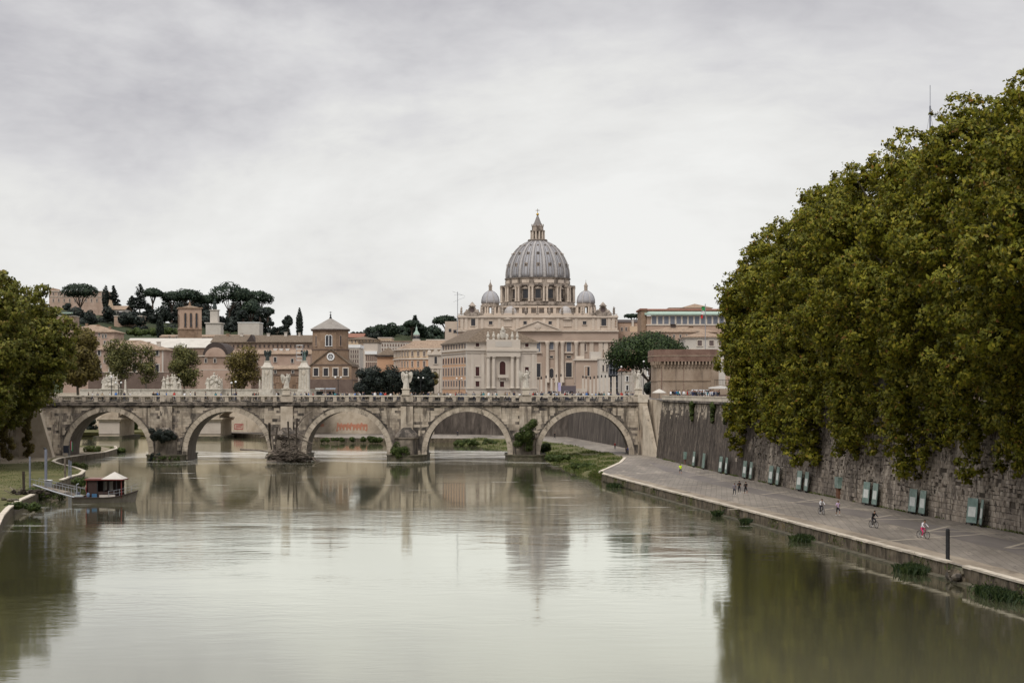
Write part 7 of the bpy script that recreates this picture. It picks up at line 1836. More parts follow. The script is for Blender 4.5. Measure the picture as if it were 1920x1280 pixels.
street_lamp('lamp post with white globe in the umbrella pine', 1207, 676, 430, GZ, 1); street_lamp('lamp post beside the spiky tree right of the oaks', 789, 707, 430, GZ, 2)
# pale lamp pillars of the avenue
for i,(px,top,Y) in enumerate([(1009,712,640),(1015,711,680),(1024,709,720),(1034,709,760),(1043,707,800),(1052,706,840),(1093,709,640),(1099,710,665),(1107,711,690),(1114,710,715),(1121,709,740),(1128,708,765),(1135,708,700),(1142,707,680),(1149,706,650),(1153,706,630)]):
    x = PX(px,Y); t = thing('lamp_pillar', 'pale stone lamp pillar of the avenue, in the %s row' % ('left' if i < 6 else 'right'), 'pillar', (x,Y,GZ), 'lamp pillars of the avenue, %s row' % ('left' if i < 6 else 'right'))
    k = Y/3200; zt = PZ(top,Y)
    MB().lathe(x,Y,[(2.9*k,GZ),(2.2*k,zt)],4,math.pi/4,2*math.pi+math.pi/4).build('shaft', M['cream_trim'], t)
    MB().lathe(x,Y,[(.8*k,zt),(1.3*k,zt+2*k),(1.2*k,zt+4*k),(.2*k,zt+6*k)],6).build('lantern', M['iron'], t)
tag(MB().plan([(wallX(y_)+dx_,y_) for dx_,y_ in ((1.75,294),(5.6,294),(5.6,345.8),(1.75,345.8))],GZ+.001,GZ+.2).build('pavement', M['city_ground']), kind='structure')
tag(MB().box(PX(1052,700),PX(1080,700),700,700.5,GZ,PZ(723,700)).build('crowd_barrier', flat('barrier',(0.12,0.10,0.11))), 'dark barrier closing the avenue', 'barrier')
bn = thing('street_banner', 'lilac white banner hanging in the avenue', 'banner', (PX(1049,700),699,GZ)); MB().box(PX(1046.5,699),PX(1051.5,699),699,699.1,PZ(733,699),PZ(717,699)).build('cloth', flat('lilac_banner',(0.42,0.38,0.60)), bn); MB().tube([(PX(1045.8,699),699,GZ),(PX(1045.8,699),699,PZ(715,699))],.06).build('pole', M['steel'], bn)
for k_,(px,c) in enumerate([(1062,(0.6,0.6,0.62)),(1071,(0.05,0.05,0.06)),(1031,(0.08,0.09,0.12)),(1039,(0.55,0.55,0.56))]):
    Y = 640; x = PX(px,Y); lb = ['silver van in the avenue','black car in the avenue','dark van between the left pillars','pale van between the left pillars'][k_]
    t = thing('parked_car', lb, 'car', (x,Y,GZ), 'vehicles in the avenue'); m = flat('car_%d'%k_, c, .35)
    MB().prism([(-.85,.35),(.85,.35),(.85,.95),(.7,1.0),(.62,1.55),(-.62,1.55),(-.7,1.0),(-.85,.95)],-2,2).xf(Matrix.Translation((x,Y,GZ))).build('body', m, t)
    MB().box(x-.58,x+.58,Y-2.03,Y-2.0,GZ+1.02,GZ+1.48).build('windscreen', M['glass'], t)
    for s in (-1,1):
        for yy in (-1.3,1.3): w = MB(); w.tube([(x+s*.85,Y+yy,GZ+.33),(x+s*.68,Y+yy,GZ+.33)],.33,12); w.build('wheel', M['iron'], t)
# flag
fg = thing('flag_pole', 'tall pole with a drooping green white and red flag on the castle', 'flag', (x_(1326),CYB+4,z(655)))
MB().tube([(x_(1326),CYB+4,z(655)),(x_(1326),CYB+4,z(568))],.09,6).build('pole', M['steel'], fg)
for i,c in enumerate([(0.03,0.25,0.07),(0.65,0.65,0.62),(0.45,0.03,0.03)]):
    b = MB(); n = 6
    for j in range(n):
        z0, z1 = z(573+i*7.6+j*7.6/n), z(573+i*7.6+(j+1)*7.6/n); w0 = (.75-.18*i)*(1+.15*math.sin(j*1.3)); ox = x_(1325.4)-i*.28
        b.add([(ox-w0,CYB+4+.12*math.sin(j),z1),(ox,CYB+4,z1),(ox+.1,CYB+4,z0),(ox-w0,CYB+4+.12*math.sin(j-1),z0),(ox-w0,CYB+4.05+.12*math.sin(j),z1),(ox,CYB+4.05,z1),(ox+.1,CYB+4.05,z0),(ox-w0,CYB+4.05+.12*math.sin(j-1),z0)],[(0,1,2,3),(7,6,5,4)])
    b.build('flag_stripe', flat('flag_%d'%i,c), fg)
# aerial on the palace roof
ar = thing('roof_aerial', 'thin roof aerial with long crossbars standing left of the dome', 'aerial', (PX(858,615),615,PZ(622,615)))
AY = 615; xx = PX(858,AY)
MB().tube([(xx,AY,PZ(628,AY)),(xx,AY,PZ(547,AY))],.11,6).build('mast', M['steel'], ar)
for (pa,ya,pb2,yb) in ((848,546,872,555),(850,566,872,557),(852,553,866,553)):
    MB().bar((PX(pa,AY),AY-.3,PZ(ya,AY)),(PX(pb2,AY),AY+.3,PZ(yb,AY)),.07).build('crossbar', M['steel'], ar)
rm = thing('radio_mast', 'slender guyed radio mast rising above the right hand trees', 'mast', (PX(1744,330),330,GZ))
xx = PX(1744,330); zt = PZ(160,330)
MB().tube([(xx,330,GZ),(xx,330,zt-4)],.16,6).tube([(xx,330,zt-4),(xx,330,zt)],.06,5).build('mast', M['greyblue'], rm)
for dx_ in (-6,6): MB().tube([(xx,330,zt-5),(xx+dx_,330,zt-40)],.035,4).build('guy_wire', M['steel'], rm)
# parasol, awnings and white van by the right parapet
pr = thing('parasol', 'white parasol of a street stall at the right end of the bridge', 'parasol', (PX(1236,352),352,GZ))
xx = PX(1236,352); MB().tube([(xx,352,GZ),(xx,352,PZ(729,352))],.04,6).build('pole', M['steel'], pr); MB().lathe(xx,352,[(1.5,PZ(736,352)),(.8,PZ(732,352)),(.05,PZ(729,352))],10).lathe(xx,352,[(1.5,PZ(736.6,352)),(1.5,PZ(736,352))],10).build('canopy', M['sheet'], pr)
aw = thing('market_stall', 'street stall with a long cream awning before the castle', 'stall', (PX(1352,370),370,GZ))
MB().prism([(-2.6,2.3),(2.6,2.3),(2.6,2.55),(0,2.9),(-2.6,2.55)],-1,1).xf(Matrix.Translation((PX(1352,370),370,GZ))).build('awning', M['tarp'], aw); MB().box(PX(1352,370)-2.3,PX(1352,370)+2.3,369.6,370.6,GZ,GZ+1.0).build('counter', M['brown_base'], aw)
for s in (-1,1): MB().bar((PX(1352,370)+s*2.4,369.2,GZ),(PX(1352,370)+s*2.4,369.2,GZ+2.4),.06).build('post', M['steel'], aw)
def van(label, px, Y, c, rz=math.pi/2):
    x = PX(px,Y); t = thing('white_van', label, 'van', (x,Y,GZ), 'white vans')
    m = flat('van_paint', c, .4)
    MB().prism([(-2.4,.4),(2.4,.4),(2.4,1.1),(1.9,1.25),(1.3,2.05),(-2.3,2.1),(-2.4,1.9)],-.95,.95).xf(Matrix.Translation((x,Y,GZ))).build('body', m, t)
    MB().prism([(1.35,1.3),(1.8,1.3),(1.28,1.95),(.5,1.95),(.5,1.3)],-.98,-.955).xf(Matrix.Translation((x,Y,GZ))).build('window', M['glass'], t)
    for dx_ in (-1.5,1.5):
        for s in (-1,1): MB().tube([(x+dx_,Y+s*.96,GZ+.36),(x+dx_,Y+s*.75,GZ+.36)],.36,12).build('wheel', M['iron'], t)
van('white van behind the rear bridge right of the white obelisk', 248, 612, (.7,.72,.74)); van('white van among the people before the castle', 1318, 372, (.68,.68,.68))
for (px,w,lab,c) in [(600,16,'market stall with a white canopy below the brick church',(.62,.64,.64)),(620,18,'market stall with a pale blue canopy below the brick church',(.45,.5,.58))]:
    Y = 470; x = PX(px,Y); t = thing('market_stall', lab, 'stall', (x,Y,GZ), 'stalls below the church'); w2 = w*Y/6400
    MB().prism([(-w2,2.2),(w2,2.2),(w2,2.5),(-w2,2.5)],-1.2,1.2).xf(Matrix.Translation((x,Y,GZ))).build('canopy', flat('canopy_%d'%px,c), t)
    MB().box(x-w2*.9,x+w2*.9,Y,Y+1,GZ,GZ+1.6).build('counter', flat('stall_dark',(.03,.035,.035)), t)
    for s in (-1,1): MB().bar((x+s*w2*.95,Y-1.1,GZ),(x+s*w2*.95,Y-1.1,GZ+2.2),.07).build('post', M['steel'], t)

# reeds at the water's edge, weeds, grass
def blades(name, pts, h, m, width=.035, spread=.5, parent=None, label=None, cat=None, group=None, kind=None):
    n = len(pts); P = np.array(pts); a = RNG.uniform(0,2*np.pi,n); L = h*RNG.uniform(.5,1.2,n); sp = RNG.uniform(.1,spread,n)
    dx_ = np.cos(a); dy_ = np.sin(a); px_, py_ = -dy_*width, dx_*width
    v = np.zeros((n,4,3)); v[:,0] = P-np.c_[px_,py_,np.zeros(n)]; v[:,1] = P+np.c_[px_,py_,np.zeros(n)]
    mid = P+np.c_[dx_*L*sp*.3,dy_*L*sp*.3,L*.6]; tip = P+np.c_[dx_*L*sp,dy_*L*sp,L*(1-sp*.4)]
    v[:,2] = mid+np.c_[px_,py_,np.zeros(n)]*.9; v[:,3] = tip
    vv = v.reshape(-1,3); org = np.array([(vv[:,0].min()+vv[:,0].max())/2,(vv[:,1].min()+vv[:,1].max())/2,vv[:,2].min()])
    me = bpy.data.meshes.new(name); me.vertices.add(4*n); me.vertices.foreach_set('co',(vv-org).astype(np.float32).ravel())
    idx = np.arange(n)*4; li = np.stack([idx,idx+1,idx+2,idx+3],1).astype(np.int32).ravel()
    me.loops.add(4*n); me.loops.foreach_set('vertex_index',li); me.polygons.add(n); me.polygons.foreach_set('loop_start',np.arange(0,4*n,4,dtype=np.int32)); me.materials.append(m); me.update()
    return tag(obj_from(me,name,parent,org if parent is None else Vector(org)-wloc(parent)),label,cat,group,kind)
# ------------------------------------------------------------------ things on the right quay
pg = mat('greenish_panel_glass', [(0.10,0.165,0.14),(0.17,0.25,0.215),(0.27,0.36,0.32)], 1.3, rough=.35, spec=.5, stains=[((0.07,0.085,0.07),.9,(1,1,.4),.55,.7,.7)])
paper = flat('panel_sheet', (0.62,0.64,0.60))
def glass_panel(label, y, wd, ht=2.45, sheet=True, twist=0.0, tall=0.3):
    x = wallX(y)-.55; dxy = wallX(y+.5)-wallX(y-.5); ang = math.atan2(-dxy,1.0)+twist
    t = thing('info_panel', label, 'panel', (x,y,QZP), 'green glass panels along the wall', ang)
    lean = .26
    b = MB(); b.add([(-.03,-wd/2,.25),(.03,-wd/2,.25),(.03,wd/2,.25),(-.03,wd/2,.25),(-.03+lean,-wd/2,.25+ht),(.03+lean,-wd/2,.25+ht),(.03+lean,wd/2,.25+ht),(-.03+lean,wd/2,.25+ht)],[(0,3,2,1),(4,5,6,7),(0,1,5,4),(1,2,6,5),(2,3,7,6),(3,0,4,7)]); b.build('glass', pg, t, local=True)
    if sheet:
        f0, f1 = .25, .25+.40; w2 = wd*.36; q = lambda yy,f: (-.036+lean*f, yy, .25+ht*f)
        b = MB(); b.add([q(-w2,f0),q(w2,f0),q(w2,f1),q(-w2,f1)],[(3,2,1,0)])
        b.add([(p[0]-.006,p[1],p[2]) for p in [q(-w2,f0),q(w2,f0),q(w2,f1),q(-w2,f1)]],[(3,2,1,0)]); b.build('sheet', paper, t, local=True)
    fr = MB()
    for s in (-1,1): fr.bar((-.01,s*wd/2,.0),(lean+.01,s*wd/2,.25+ht),.045)
    fr.bar((0,-wd/2,.22),(0,wd/2,.22),.09); fr.bar((.05,0,0),(.05,0,.25),.2); fr.build('frame', M['iron'], t, local=True)
def yat(px, off=-.55):
    lo, hi = 120, 345
    for _ in range(40):
        m = (lo+hi)/2; v = 960+(wallX(m)+off)*3200/m
        if v > px: lo = m
        else: hi = m
    return (lo+hi)/2
PN = [(1299.5,2.0,1,0,'first green glass panel from the bridge'),(1318,2.0,0,0,'second green glass panel from the bridge, without a sheet')]
for px,lab in [(1355,'small pair'),(1400.5,'pair beside the three runners'),(1450,'pair between the runners and the white shirted cyclist'),(1503.5,'pair just left of the white shirted cyclist'),(1630.5,'pair above the cyclist in black'),(1718.5,'pair left of the cyclist in pink trousers')]:
    dpx = 5.6*(px-960)/540+1.2
    PN += [(px-dpx,1.9,1,.05,'left glass panel of the '+lab),(px+dpx,1.9,1,-.05,'right glass panel of the '+lab)]
PN += [(1821,1.7,1,.22,'left glass panel of the angled pair nearest the camera'),(1838,1.7,1,-.28,'right glass panel of the angled pair nearest the camera')]
for px,wd,sh,tw,lab in PN: glass_panel(lab, yat(px), wd, 2.5, bool(sh), tw)
yv = yat(1567,-.3); sb = thing('wall_cabinet', 'green metal cabinet over a rusty niche in the wall', 'cabinet', (wallX(yv)-.1,yv,QZP))
MB().box(wallX(yv)-.25,wallX(yv)+.4,yv-1.1,yv+1.1,QZ+1.35,QZ+2.7).build('cabinet_box', pg, sb); MB().box(wallX(yv)-.12,wallX(yv)+.4,yv-.8,yv+.8,QZ+.05,QZ+1.34).build('rusty_plate', mat('rust',[(0.12,0.055,0.03),(0.2,0.10,0.06)],2), sb)
yv = yat(1281,-.3); sb = thing('wall_cabinet', 'small green cabinet on the dark wall farthest along the walkway', 'cabinet', (wallX(yv)-.1,yv,QZP)); MB().box(wallX(yv)-.2,wallX(yv)+.6,yv-.9,yv+.9,QZ+1.0,QZ+2.3).build('cabinet_box', pg, sb); MB().box(wallX(yv)-.1,wallX(yv)+.6,yv-.5,yv+.5,QZ+.05,QZ+.99).build('rusty_plate', M['castle_brick'], sb)
xx, yv = ground_at(1777,1050); po = thing('mooring_post', 'black steel mooring post on the edge of the quay', 'post', (xx,yv,QZP))
MB().lathe(xx,yv,[(.19,QZ),(.165,QZ+.05),(.165,QZ+2.45),(.12,QZ+2.55)],14).build('post', M['iron'], po); MB().lathe(xx,yv,[(.30,QZ),(.30,QZ+.06)],14).build('base_plate', M['iron'], po)
for zz in (.7,1.4,2.0): MB().lathe(xx,yv,[(.175,QZ+zz),(.175,QZ+zz+.06)],14).build('ring', M['iron'], po)
pts = []
for _ in range(5200):
    yv = random.uniform(125,345)
    if math.sin(yv*.7)+math.sin(yv*.23+1)+random.uniform(-1,1) < .5: continue
    pts.append((wallX(yv)-abs(random.gauss(0,.16)), yv, QZ))
blades('grass', pts, .28, M['leaf_grass'], .04, .8, label='weeds growing along the foot of the embankment wall', kind='stuff')
pts = []
for _ in range(5200):
    yv = random.uniform(110,277)
    if math.sin(yv*.9)+math.sin(yv*.31+2)+random.uniform(-1,1) < .9: continue
    pts.append((edgeX(yv)-.03-abs(random.gauss(0,.06)), yv, random.uniform(.15,QZ)))
blades('grass', pts, .22, M['leaf_grass'], .04, .9, label='tufts of weed in the joints of the quay wall', kind='stuff')
# broken stretch of the quay with tumbled boulders
for i in range(9):
    yv = random.uniform(131.5,137); xx = edgeX(yv)+random.uniform(-.7,.3); r = random.uniform(.3,.6)
    b = MB(); b.ball((xx,yv,random.uniform(.15,.75)),(r,r*1.1,r*.7),9,6,.22)
    tag(b.build('boulder', random.choice([M['quay_block'],M['pier'],M['pier_wet']])), 'tumbled stone block in the broken stretch of the quay wall', 'boulder', 'boulders in the broken quay')
for (px,py,w,lab) in [(1152,931,26,'reed clump at the tip of the quay'),(1345,997,16,'small reeds where the quay footing begins'),(1507,1044,44,'reed clump below the middle of the quay wall'),(1712,1090,66,'dense reed clump under the broken quay wall'),(1872,1128,110,'large reed bed at the lower right by the quay'),(1398,1010,16,'thin reeds beside the quay footing')]:
    Y = PY(py,0); w2 = w*Y/6400; Y = next(v for v in np.arange(300,90,-.5) if 960+(edgeX(min(v,278))-.9)*3200/v >= px) if px < 1890 else Y; x = min(PX(px,Y), edgeX(min(Y,278))-.6)
    pts = [(x+random.gauss(0,.5)*min(1.1,w2*.9)+random.uniform(-.2,.2), Y+random.gauss(0,.5)*w2*1.6, -.05) for _ in range(int(700*w/60)+120)]
    pts = [(a,bb_,c) for a,bb_,c in pts if a < edgeX(bb_)-.05 or bb_ > 279]
    blades('reed_clump', pts, .78, M['leaf_reed'], .04, .7, label=lab, cat='reeds', group='reeds along the right quay')
# grassy spit between the quay tip and the bridge
gb = [(14.7,280),(14.0,288),(12.6,300),(10.2,318),(8.0,338),(6.0,352),(5.6,374),(2,398),(-4,425),(-11,452),(-17,476)]
gi = [(14.8,279),(14.5,284),(15.2,290),(17.4,304),(20.2,322),(22.6,345),(21.5,360),(19.5,374),(15,420),(5,470),(-12,481)]
b = MB(); nn = 8; vs = []
for i in range(len(gb)):
    for j in range(nn+1):
        f = j/nn; vs.append((gb[i][0]+(gi[i][0]-gb[i][0])*f, gb[i][1]+(gi[i][1]-gb[i][1])*f, -.35+1.65*f**.6+random.uniform(-.06,.06)*(1 if 0<j<nn else 0)))
b.add(vs,[(i*(nn+1)+j,i*(nn+1)+j+1,(i+1)*(nn+1)+j+1,(i+1)*(nn+1)+j) for i in range(len(gb)-1) for j in range(nn)])
tag(b.build('grassy_bank', M['grass'], smooth=True), 'grassy spit between the quay and the last bridge pier', kind='structure')
def bank_point():
    while True:
        i = random.randrange(len(gb)-1); f = random.random(); g = random.random()
        a = Vector(gb[i]).lerp(Vector(gb[i+1]),f); c = Vector(gi[i]).lerp(Vector(gi[i+1]),f)
        p = a.lerp(c,g)
        if -4.7-.0 > 0: continue
        return p.x, p.y, -.35+1.65*g**.6, g
pts = []
for _ in range(26000):
    x,y,zz,g = bank_point()
    if zz < .02: continue
    if math.sin(x*.9+y*.23)+math.sin(y*.31-x*.5)+random.uniform(-.9,.9) < (-.2 if g < .6 else .5): continue
    pts.append((x,y,zz-.05))
blades('grass', pts, .55, M['leaf_grass'], .05, .8, label='tall grass and weeds on the spit by the bridge', kind='stuff')
pts = []
for _ in range(9000):
    yv = random.uniform(200,330); a = lin([(200,-58.8),(246,-66.5),(280,-70.6),(305,-78),(330,-88.5)],yv); c = lin([(200,-88),(327,-97.5)],yv)
    x = a+(c-a)*random.random()
    if math.sin(x*.5+yv*.2)+random.uniform(-1,1) > .1: pts.append((x-.3,yv,LZ))
blades('grass', pts, .16, M['leaf_grass'], .05, .8, label='short grass on the left bank', kind='stuff')
# weeds hanging on the left quay and bushes
for (px,py,w,h,Y,lab,m) in [(82,925,70,20,232,'weeds growing along the left quay wall under the gangway','leaf_shrub'),(42,948,60,16,205,'weeds at the foot of the left quay wall','leaf_shrub'),(152,902,30,14,262,'bushy weeds behind the moored boat','leaf_shrub'),(218,845,28,12,405,'green weeds at the end of the left quay','leaf_shrub'),(152,872,30,10,330,'weeds in the inlet by the left arch','leaf_grass'),
                         (172,842,24,12,380,'small bush under the left arch','leaf_grass'),(640,824,90,8,478,'green strip of weeds on the far quay','leaf_shrub'),(690,823,60,10,476,'weeds on the far quay behind the third pier','leaf_shrub')]:
    k = Y/3200; x = PX(px,Y); zc = PZ(py,Y); t = thing('weeds', lab, 'weeds', (x,Y,zc-h*k/2), 'weeds at the water edge')
    crown('foliage', [(x+random.uniform(-.5,.5)*w*k, Y+random.uniform(-1,1)+ (random.uniform(-.5,.5)*w*k if px<100 else 0)*0, zc+random.uniform(-.3,.2)*h*k, h*k*.45, h*k*.45, h*k*.4) for _ in range(14)], 1500, .16*max(1,Y/260), M[m], t)
for (px,py,w,h,Y,lab,m,n) in [(985,816,34,42,356.5,'round green bush growing on the right bridge pier','leaf_shrub',7000),(303,815,44,26,356.8,'dark ivy bush on the left bridge pier','leaf_oak',4500),(748,846,44,26,356,'weeds on the base of the third bridge pier','leaf_shrub',2600),(290,856,26,14,356,'weeds on the base of the left bridge pier','leaf_oak',1200),(312,858,44,8,355.6,'moss and weeds along the left pier base','leaf_shrub',900)]:
    k = Y/3200; x = PX(px,Y); zc = PZ(py,Y); t = thing('bush', lab, 'bush', (x,Y,zc-h*k/2), 'plants on the bridge piers')
    crown('foliage', [(x+random.gauss(0,.24)*w*k, Y+random.gauss(0,.25)*w*k*.6, zc+random.gauss(0,.24)*h*k, min(w,h)*k*.25, min(w,h)*k*.25, min(w,h)*k*.22) for _ in range(18)], n, .17, M[m], t)
    MB().tube([(x,Y,zc-h*k*.62),(x+.1,Y,zc)],[.12,.05],6).build('stem', M['bark'], t)
# vegetation along the spit edge and grass beyond the bridge
for (px,py,w,h,Y,lab) in [(905,828,104,12,455,'row of green bushes along the water behind the fourth arch'),(1016,838,26,16,372,'bushes beside the right pier'),(1046,858,46,11,338,'tangled green weeds on the spit edge'),(1094,872,40,9,312,'weeds above the mud at the spit')]:
    k = Y/3200; x = PX(px,Y); zc = PZ(py,Y); t = thing('bushes', lab, 'bush', (x,Y,zc-h*k/2), 'bushes on the right bank')
    crown('foliage', [(x+random.uniform(-.5,.5)*w*k, Y+random.uniform(-2,3), zc+random.uniform(-.35,.2)*h*k, h*k*.4, h*k*.4, h*k*.32) for _ in range(26)], 3600, .2, M['leaf_shrub'], t)
for (px,pt,pb,w,Y,lab) in [(52,768,850,20,346,'brown creeper hanging down the left embankment wall beside the buttress'),(12,790,856,26,330,'dark creeper on the left embankment wall at the picture edge')]:
    k = Y/3200; t = thing('creeper', lab, 'creeper', (PX(px,Y),Y,LZ), 'creepers on the left wall')
    crown('leaves', [(PX(px,Y)+random.gauss(0,.22)*w*k, Y-.4+random.gauss(0,.2), PZ(pt,Y)+(PZ(pb,Y)-PZ(pt,Y))*i/13, .75,.5,.7) for i in range(14)], 3600, .2, M['leaf_brown'], t)
# hanging ivy on the top of the wall
for i,px in enumerate((1339,1375,1363,1300)):
    yv = yat(px, .9); x = wallX(yv)+.85; t = thing('ivy', 'ivy tuft hanging from the cornice of the embankment wall', 'ivy', (x,yv,8.5), 'ivy tufts on the wall')
    crown('leaves', [(x-.15-.02*j, yv+random.uniform(-.4,.4), 12.4-j*.45, .5-.03*j,.6-.03*j,.5) for j in range(7)], 1300, .16, M['leaf_shrub'], t)

# ------------------------------------------------------------------ driftwood on the second pier
dx0, dy0 = PX(545,355), 353.5
dw = thing('driftwood_pile', 'tangle of driftwood logs caught on the second bridge pier', 'driftwood', (dx0,dy0,0))
b = MB()
for _ in range(54):
    r = random.uniform(.4,1.2); b.ball((dx0+max(-4.6,min(4.2,random.gauss(-.2,2.1))), dy0+random.gauss(0,.9), abs(random.gauss(.0,1.0))),(r,r*.8,r*.5),8,5,.4)
for _ in range(14):
    r = random.uniform(.3,.7); b.ball((dx0+random.gauss(-1.2,1.3), dy0+2.6+random.gauss(0,.5), random.uniform(2,5.2)),(r,r*.8,r*.9),8,5,.4)
b.build('matted_debris', M['wood_dark'], dw)
logs = [((450,842),(520,849),.22),((500,866),(562,868),.26),((548,850),(598,866),.2),((560,845),(590,862),.24),((556,850),(540,868),.14),((553,862),(560,843),.13),((488,819),(512,815),.12),((505,815),(560,812),.16),((545,815),(588,832),.2),((560,812),(575,822),.14),((530,806),(556,826),.2),((535,845),(600,866),.16),((515,845),(560,838),.25),((540,790),(543,840),.2),((557,784),(556,838),.22),((505,793),(509,842),.28),((520,800),(516,845),.2),((512,852),(590,858),.3),((498,858),(520,846),.24),((570,852),(592,864),.18),((556,800),(585,770),.2)]
for (a,c,r) in logs:
    Ya, Yc = 352.8+random.uniform(-1.2,2.5), 353+random.uniform(-1.2,2.5); p = Vector((PX(a[0],Ya),Ya,max(.1,PZ(a[1],Ya)))); q = Vector((PX(c[0],Yc),Yc,max(.1,PZ(c[1],Yc)))); m = (p+q)/2+Vector((random.uniform(-.2,.2),0,random.uniform(-.15,.3)))
    MB().tube([p,p.lerp(m,.6),m,q],[r,r*.9,r*.8,r*.45],7).build('log', M['wood_dark'] if abs(a[0]-c[0]) < 8 else M['wood'], dw)
tw = MB()
for _ in range(260):
    p = Vector((dx0+random.gauss(0,2.4),dy0+random.gauss(-.3,1.1),random.uniform(.2,4.2))); q = p+Vector((random.uniform(-1.6,1.6),random.uniform(-.6,.6),random.uniform(-.5,1.0))); tw.tube([p,p.lerp(q,.5)+Vector((0,0,random.uniform(-.15,.15))),q],[.05,.035,.015],4)
tag(tw.build('twigs', M['wood'], dw), kind='stuff')

# ------------------------------------------------------------------ moored boat and gangway
bx0, by0 = -54.3, 228.0
bo = thing('river_boat', 'small moored river boat with a red edged white tent roof over a dark cabin', 'boat', (bx0,by0,0))
hull = mat('boat_hull', [(0.13,0.115,0.095),(0.21,0.19,0.16)], .8, rough=.6, stains=[((0.10,0.085,0.07),.9,(1,1,.4),.52,.7,.7)])
# hull: stations along x (stern left, bow right), rounded at the bow
secs = []
for i in range(13):
    f = i/12; xx = -3.7+7.6*f; hw = 1.55*(1-max(0,(f-.55)/.45)**2.2)+.06; sh = .62+.75*max(0,(f-.5)/.5)**2
    secs.append((xx, hw, sh))
b = MB(); vs = []
for xx,hw,sh in secs:
    k = max(0,(xx-1)/3)*.35
    vs += [(bx0+xx-k, by0-hw*.72, -.35),(bx0+xx, by0-hw, sh),(bx0+xx, by0-hw+.14, sh),(bx0+xx, by0+hw-.14, sh),(bx0+xx, by0+hw, sh),(bx0+xx-k, by0+hw*.72, -.35)]
fs = [(i*6+j,(i+1)*6+j,(i+1)*6+j+1,i*6+j+1) for i in range(12) for j in (0,1,3,4)]+[(0,1,2,3,4,5)]
b.add(vs,fs); b.build('hull', hull, bo)
b = MB(); dk = []
for xx,hw,sh in secs: dk += [(bx0+xx,by0-hw+.13,sh-.14),(bx0+xx,by0+hw-.13,sh-.14)]
b.add(dk,[(i*2,(i+1)*2,(i+1)*2+1,i*2+1) for i in range(12)]); b.build('deck', M['wood'], bo)
st_ = MB()
for s in (-1,1): st_.tube([(bx0+xx,by0+s*(hw+.02),sh-.02) for xx,hw,sh in secs],.07,6)
st_.build('gunwale', M['tile_dark'], bo)
cabm = flat('cabin_wall',(0.045,0.028,0.024)); red = flat('cabin_red',(0.17,0.045,0.04))
cz0, cz1 = .55, 2.75
b = MB(); b.box(bx0-1.95,bx0-.75,by0-1.25,by0-1.15,cz0,cz1-.15); b.box(bx0-1.95,bx0+2.0,by0+1.15,by0+1.25,cz0,cz1-.15); b.box(bx0-1.95,bx0-1.85,by0-1.25,by0+1.25,cz0,cz1-.15); b.box(bx0-.75,bx0+1.55,by0-1.25,by0-1.17,cz0,cz0+.75); b.build('cabin', cabm, bo)
for dx_ in (-2.0,-.7,.1,.75,1.6,2.2):
    MB().bar((bx0+dx_,by0-1.22,cz0),(bx0+dx_,by0-1.22,cz1),.09).build('roof_post', red if dx_ in (-2.0,2.2) else M['iron'], bo)
for dx_ in (-.3,.42): MB().box(bx0+dx_-.25,bx0+dx_+.22,by0+1.1,by0+1.14,cz0+.8,cz1-.35).build('window', M['offwhite'], bo)
MB().box(bx0-2.2,bx0+2.45,by0-1.5,by0+1.5,cz1-.10,cz1+.02).build('roof_edge', red, bo)
b = MB(); b.add([(bx0-.2,by0-1.45,cz1+.022),(bx0+2.4,by0-1.45,cz1+.022),(bx0+2.4,by0+1.45,cz1+.022),(bx0-.2,by0+1.45,cz1+.022),(bx0+1.1,by0,cz1+.85)],[(0,1,4),(1,2,4),(2,3,4),(3,0,4)]); b.build('tent_roof', M['sheet'], bo)
MB().box(bx0-2.15,bx0-.22,by0-1.45,by0+1.45,cz1+.022,cz1+.09).build('flat_roof', flat('roof_felt',(0.24,0.15,0.13)), bo)
for i in range(12):
    xx,hw,sh = secs[i]
    if i >= 7 or i < 2:
        MB().bar((bx0+xx,by0-hw+.05,sh),(bx0+xx,by0-hw+.05,sh+.75),.04).build('rail_post', M['steel'], bo)
b = MB()
for a_,c_ in zip(secs[7:],secs[8:]):
    for h in (.4,.75): b.bar((bx0+a_[0],by0-a_[1]+.05,a_[2]+h),(bx0+c_[0],by0-c_[1]+.05,c_[2]+h),.035)
b.build('rail', M['steel'], bo)
MB().box(bx0-1.3,bx0-.7,by0-1.5,by0-1.28,.65,1.05).build('blue_crate', flat('crate_blue',(0.05,0.13,0.24)), bo); MB().ball((bx0-1.75,by0-1.45,.9),(.22,.16,.3),8,6).build('sack', flat('sack_blue',(0.14,0.2,0.3)), bo)
MB().box(bx0-.4,bx0+1.5,by0-1.52,by0-1.3,.62,.92).build('bench', M['offwhite'], bo); MB().ball((bx0-3.0,by0-1.0,.72),(.6,.4,.18),8,6).build('tarpaulin', flat('tarpaulin',(0.3,0.33,0.33)), bo)
MB().tube([(bx0-3.35,by0-.6,.5),(bx0-3.35,by0-.6,2.1),(bx0-3.1,by0-.6,2.2)],.09,8).build('davit', M['steel'], bo); MB().lathe(bx0-3.3,by0-.2,[(.3,.5),(.3,1.2)],10).build('drum_winch', M['greyblue'], bo)
MB().ball((bx0-2.05,by0-1.33,1.6),(.08,.08,.3),8,6).build('fender', red, bo); MB().ball((bx0+2.25,by0-1.3,1.1),(.08,.08,.25),8,6).build('fender', red, bo)
bo.scale = (1.1,1.1,1.12)
gw = thing('gangway', 'grey steel gangway sloping from the left quay down to the boat', 'gangway', (-61.5,231,LZ))
p0, p1 = Vector((-65.6,234.5,1.85)), Vector((-57.6,228.6,.75)); dd = (p1-p0).normalized(); nn_ = Vector((-dd.y,dd.x,0)).normalized()*.75
MB().bar(p0,p1,1.5,.1).build('walkway', M['pier'], gw)
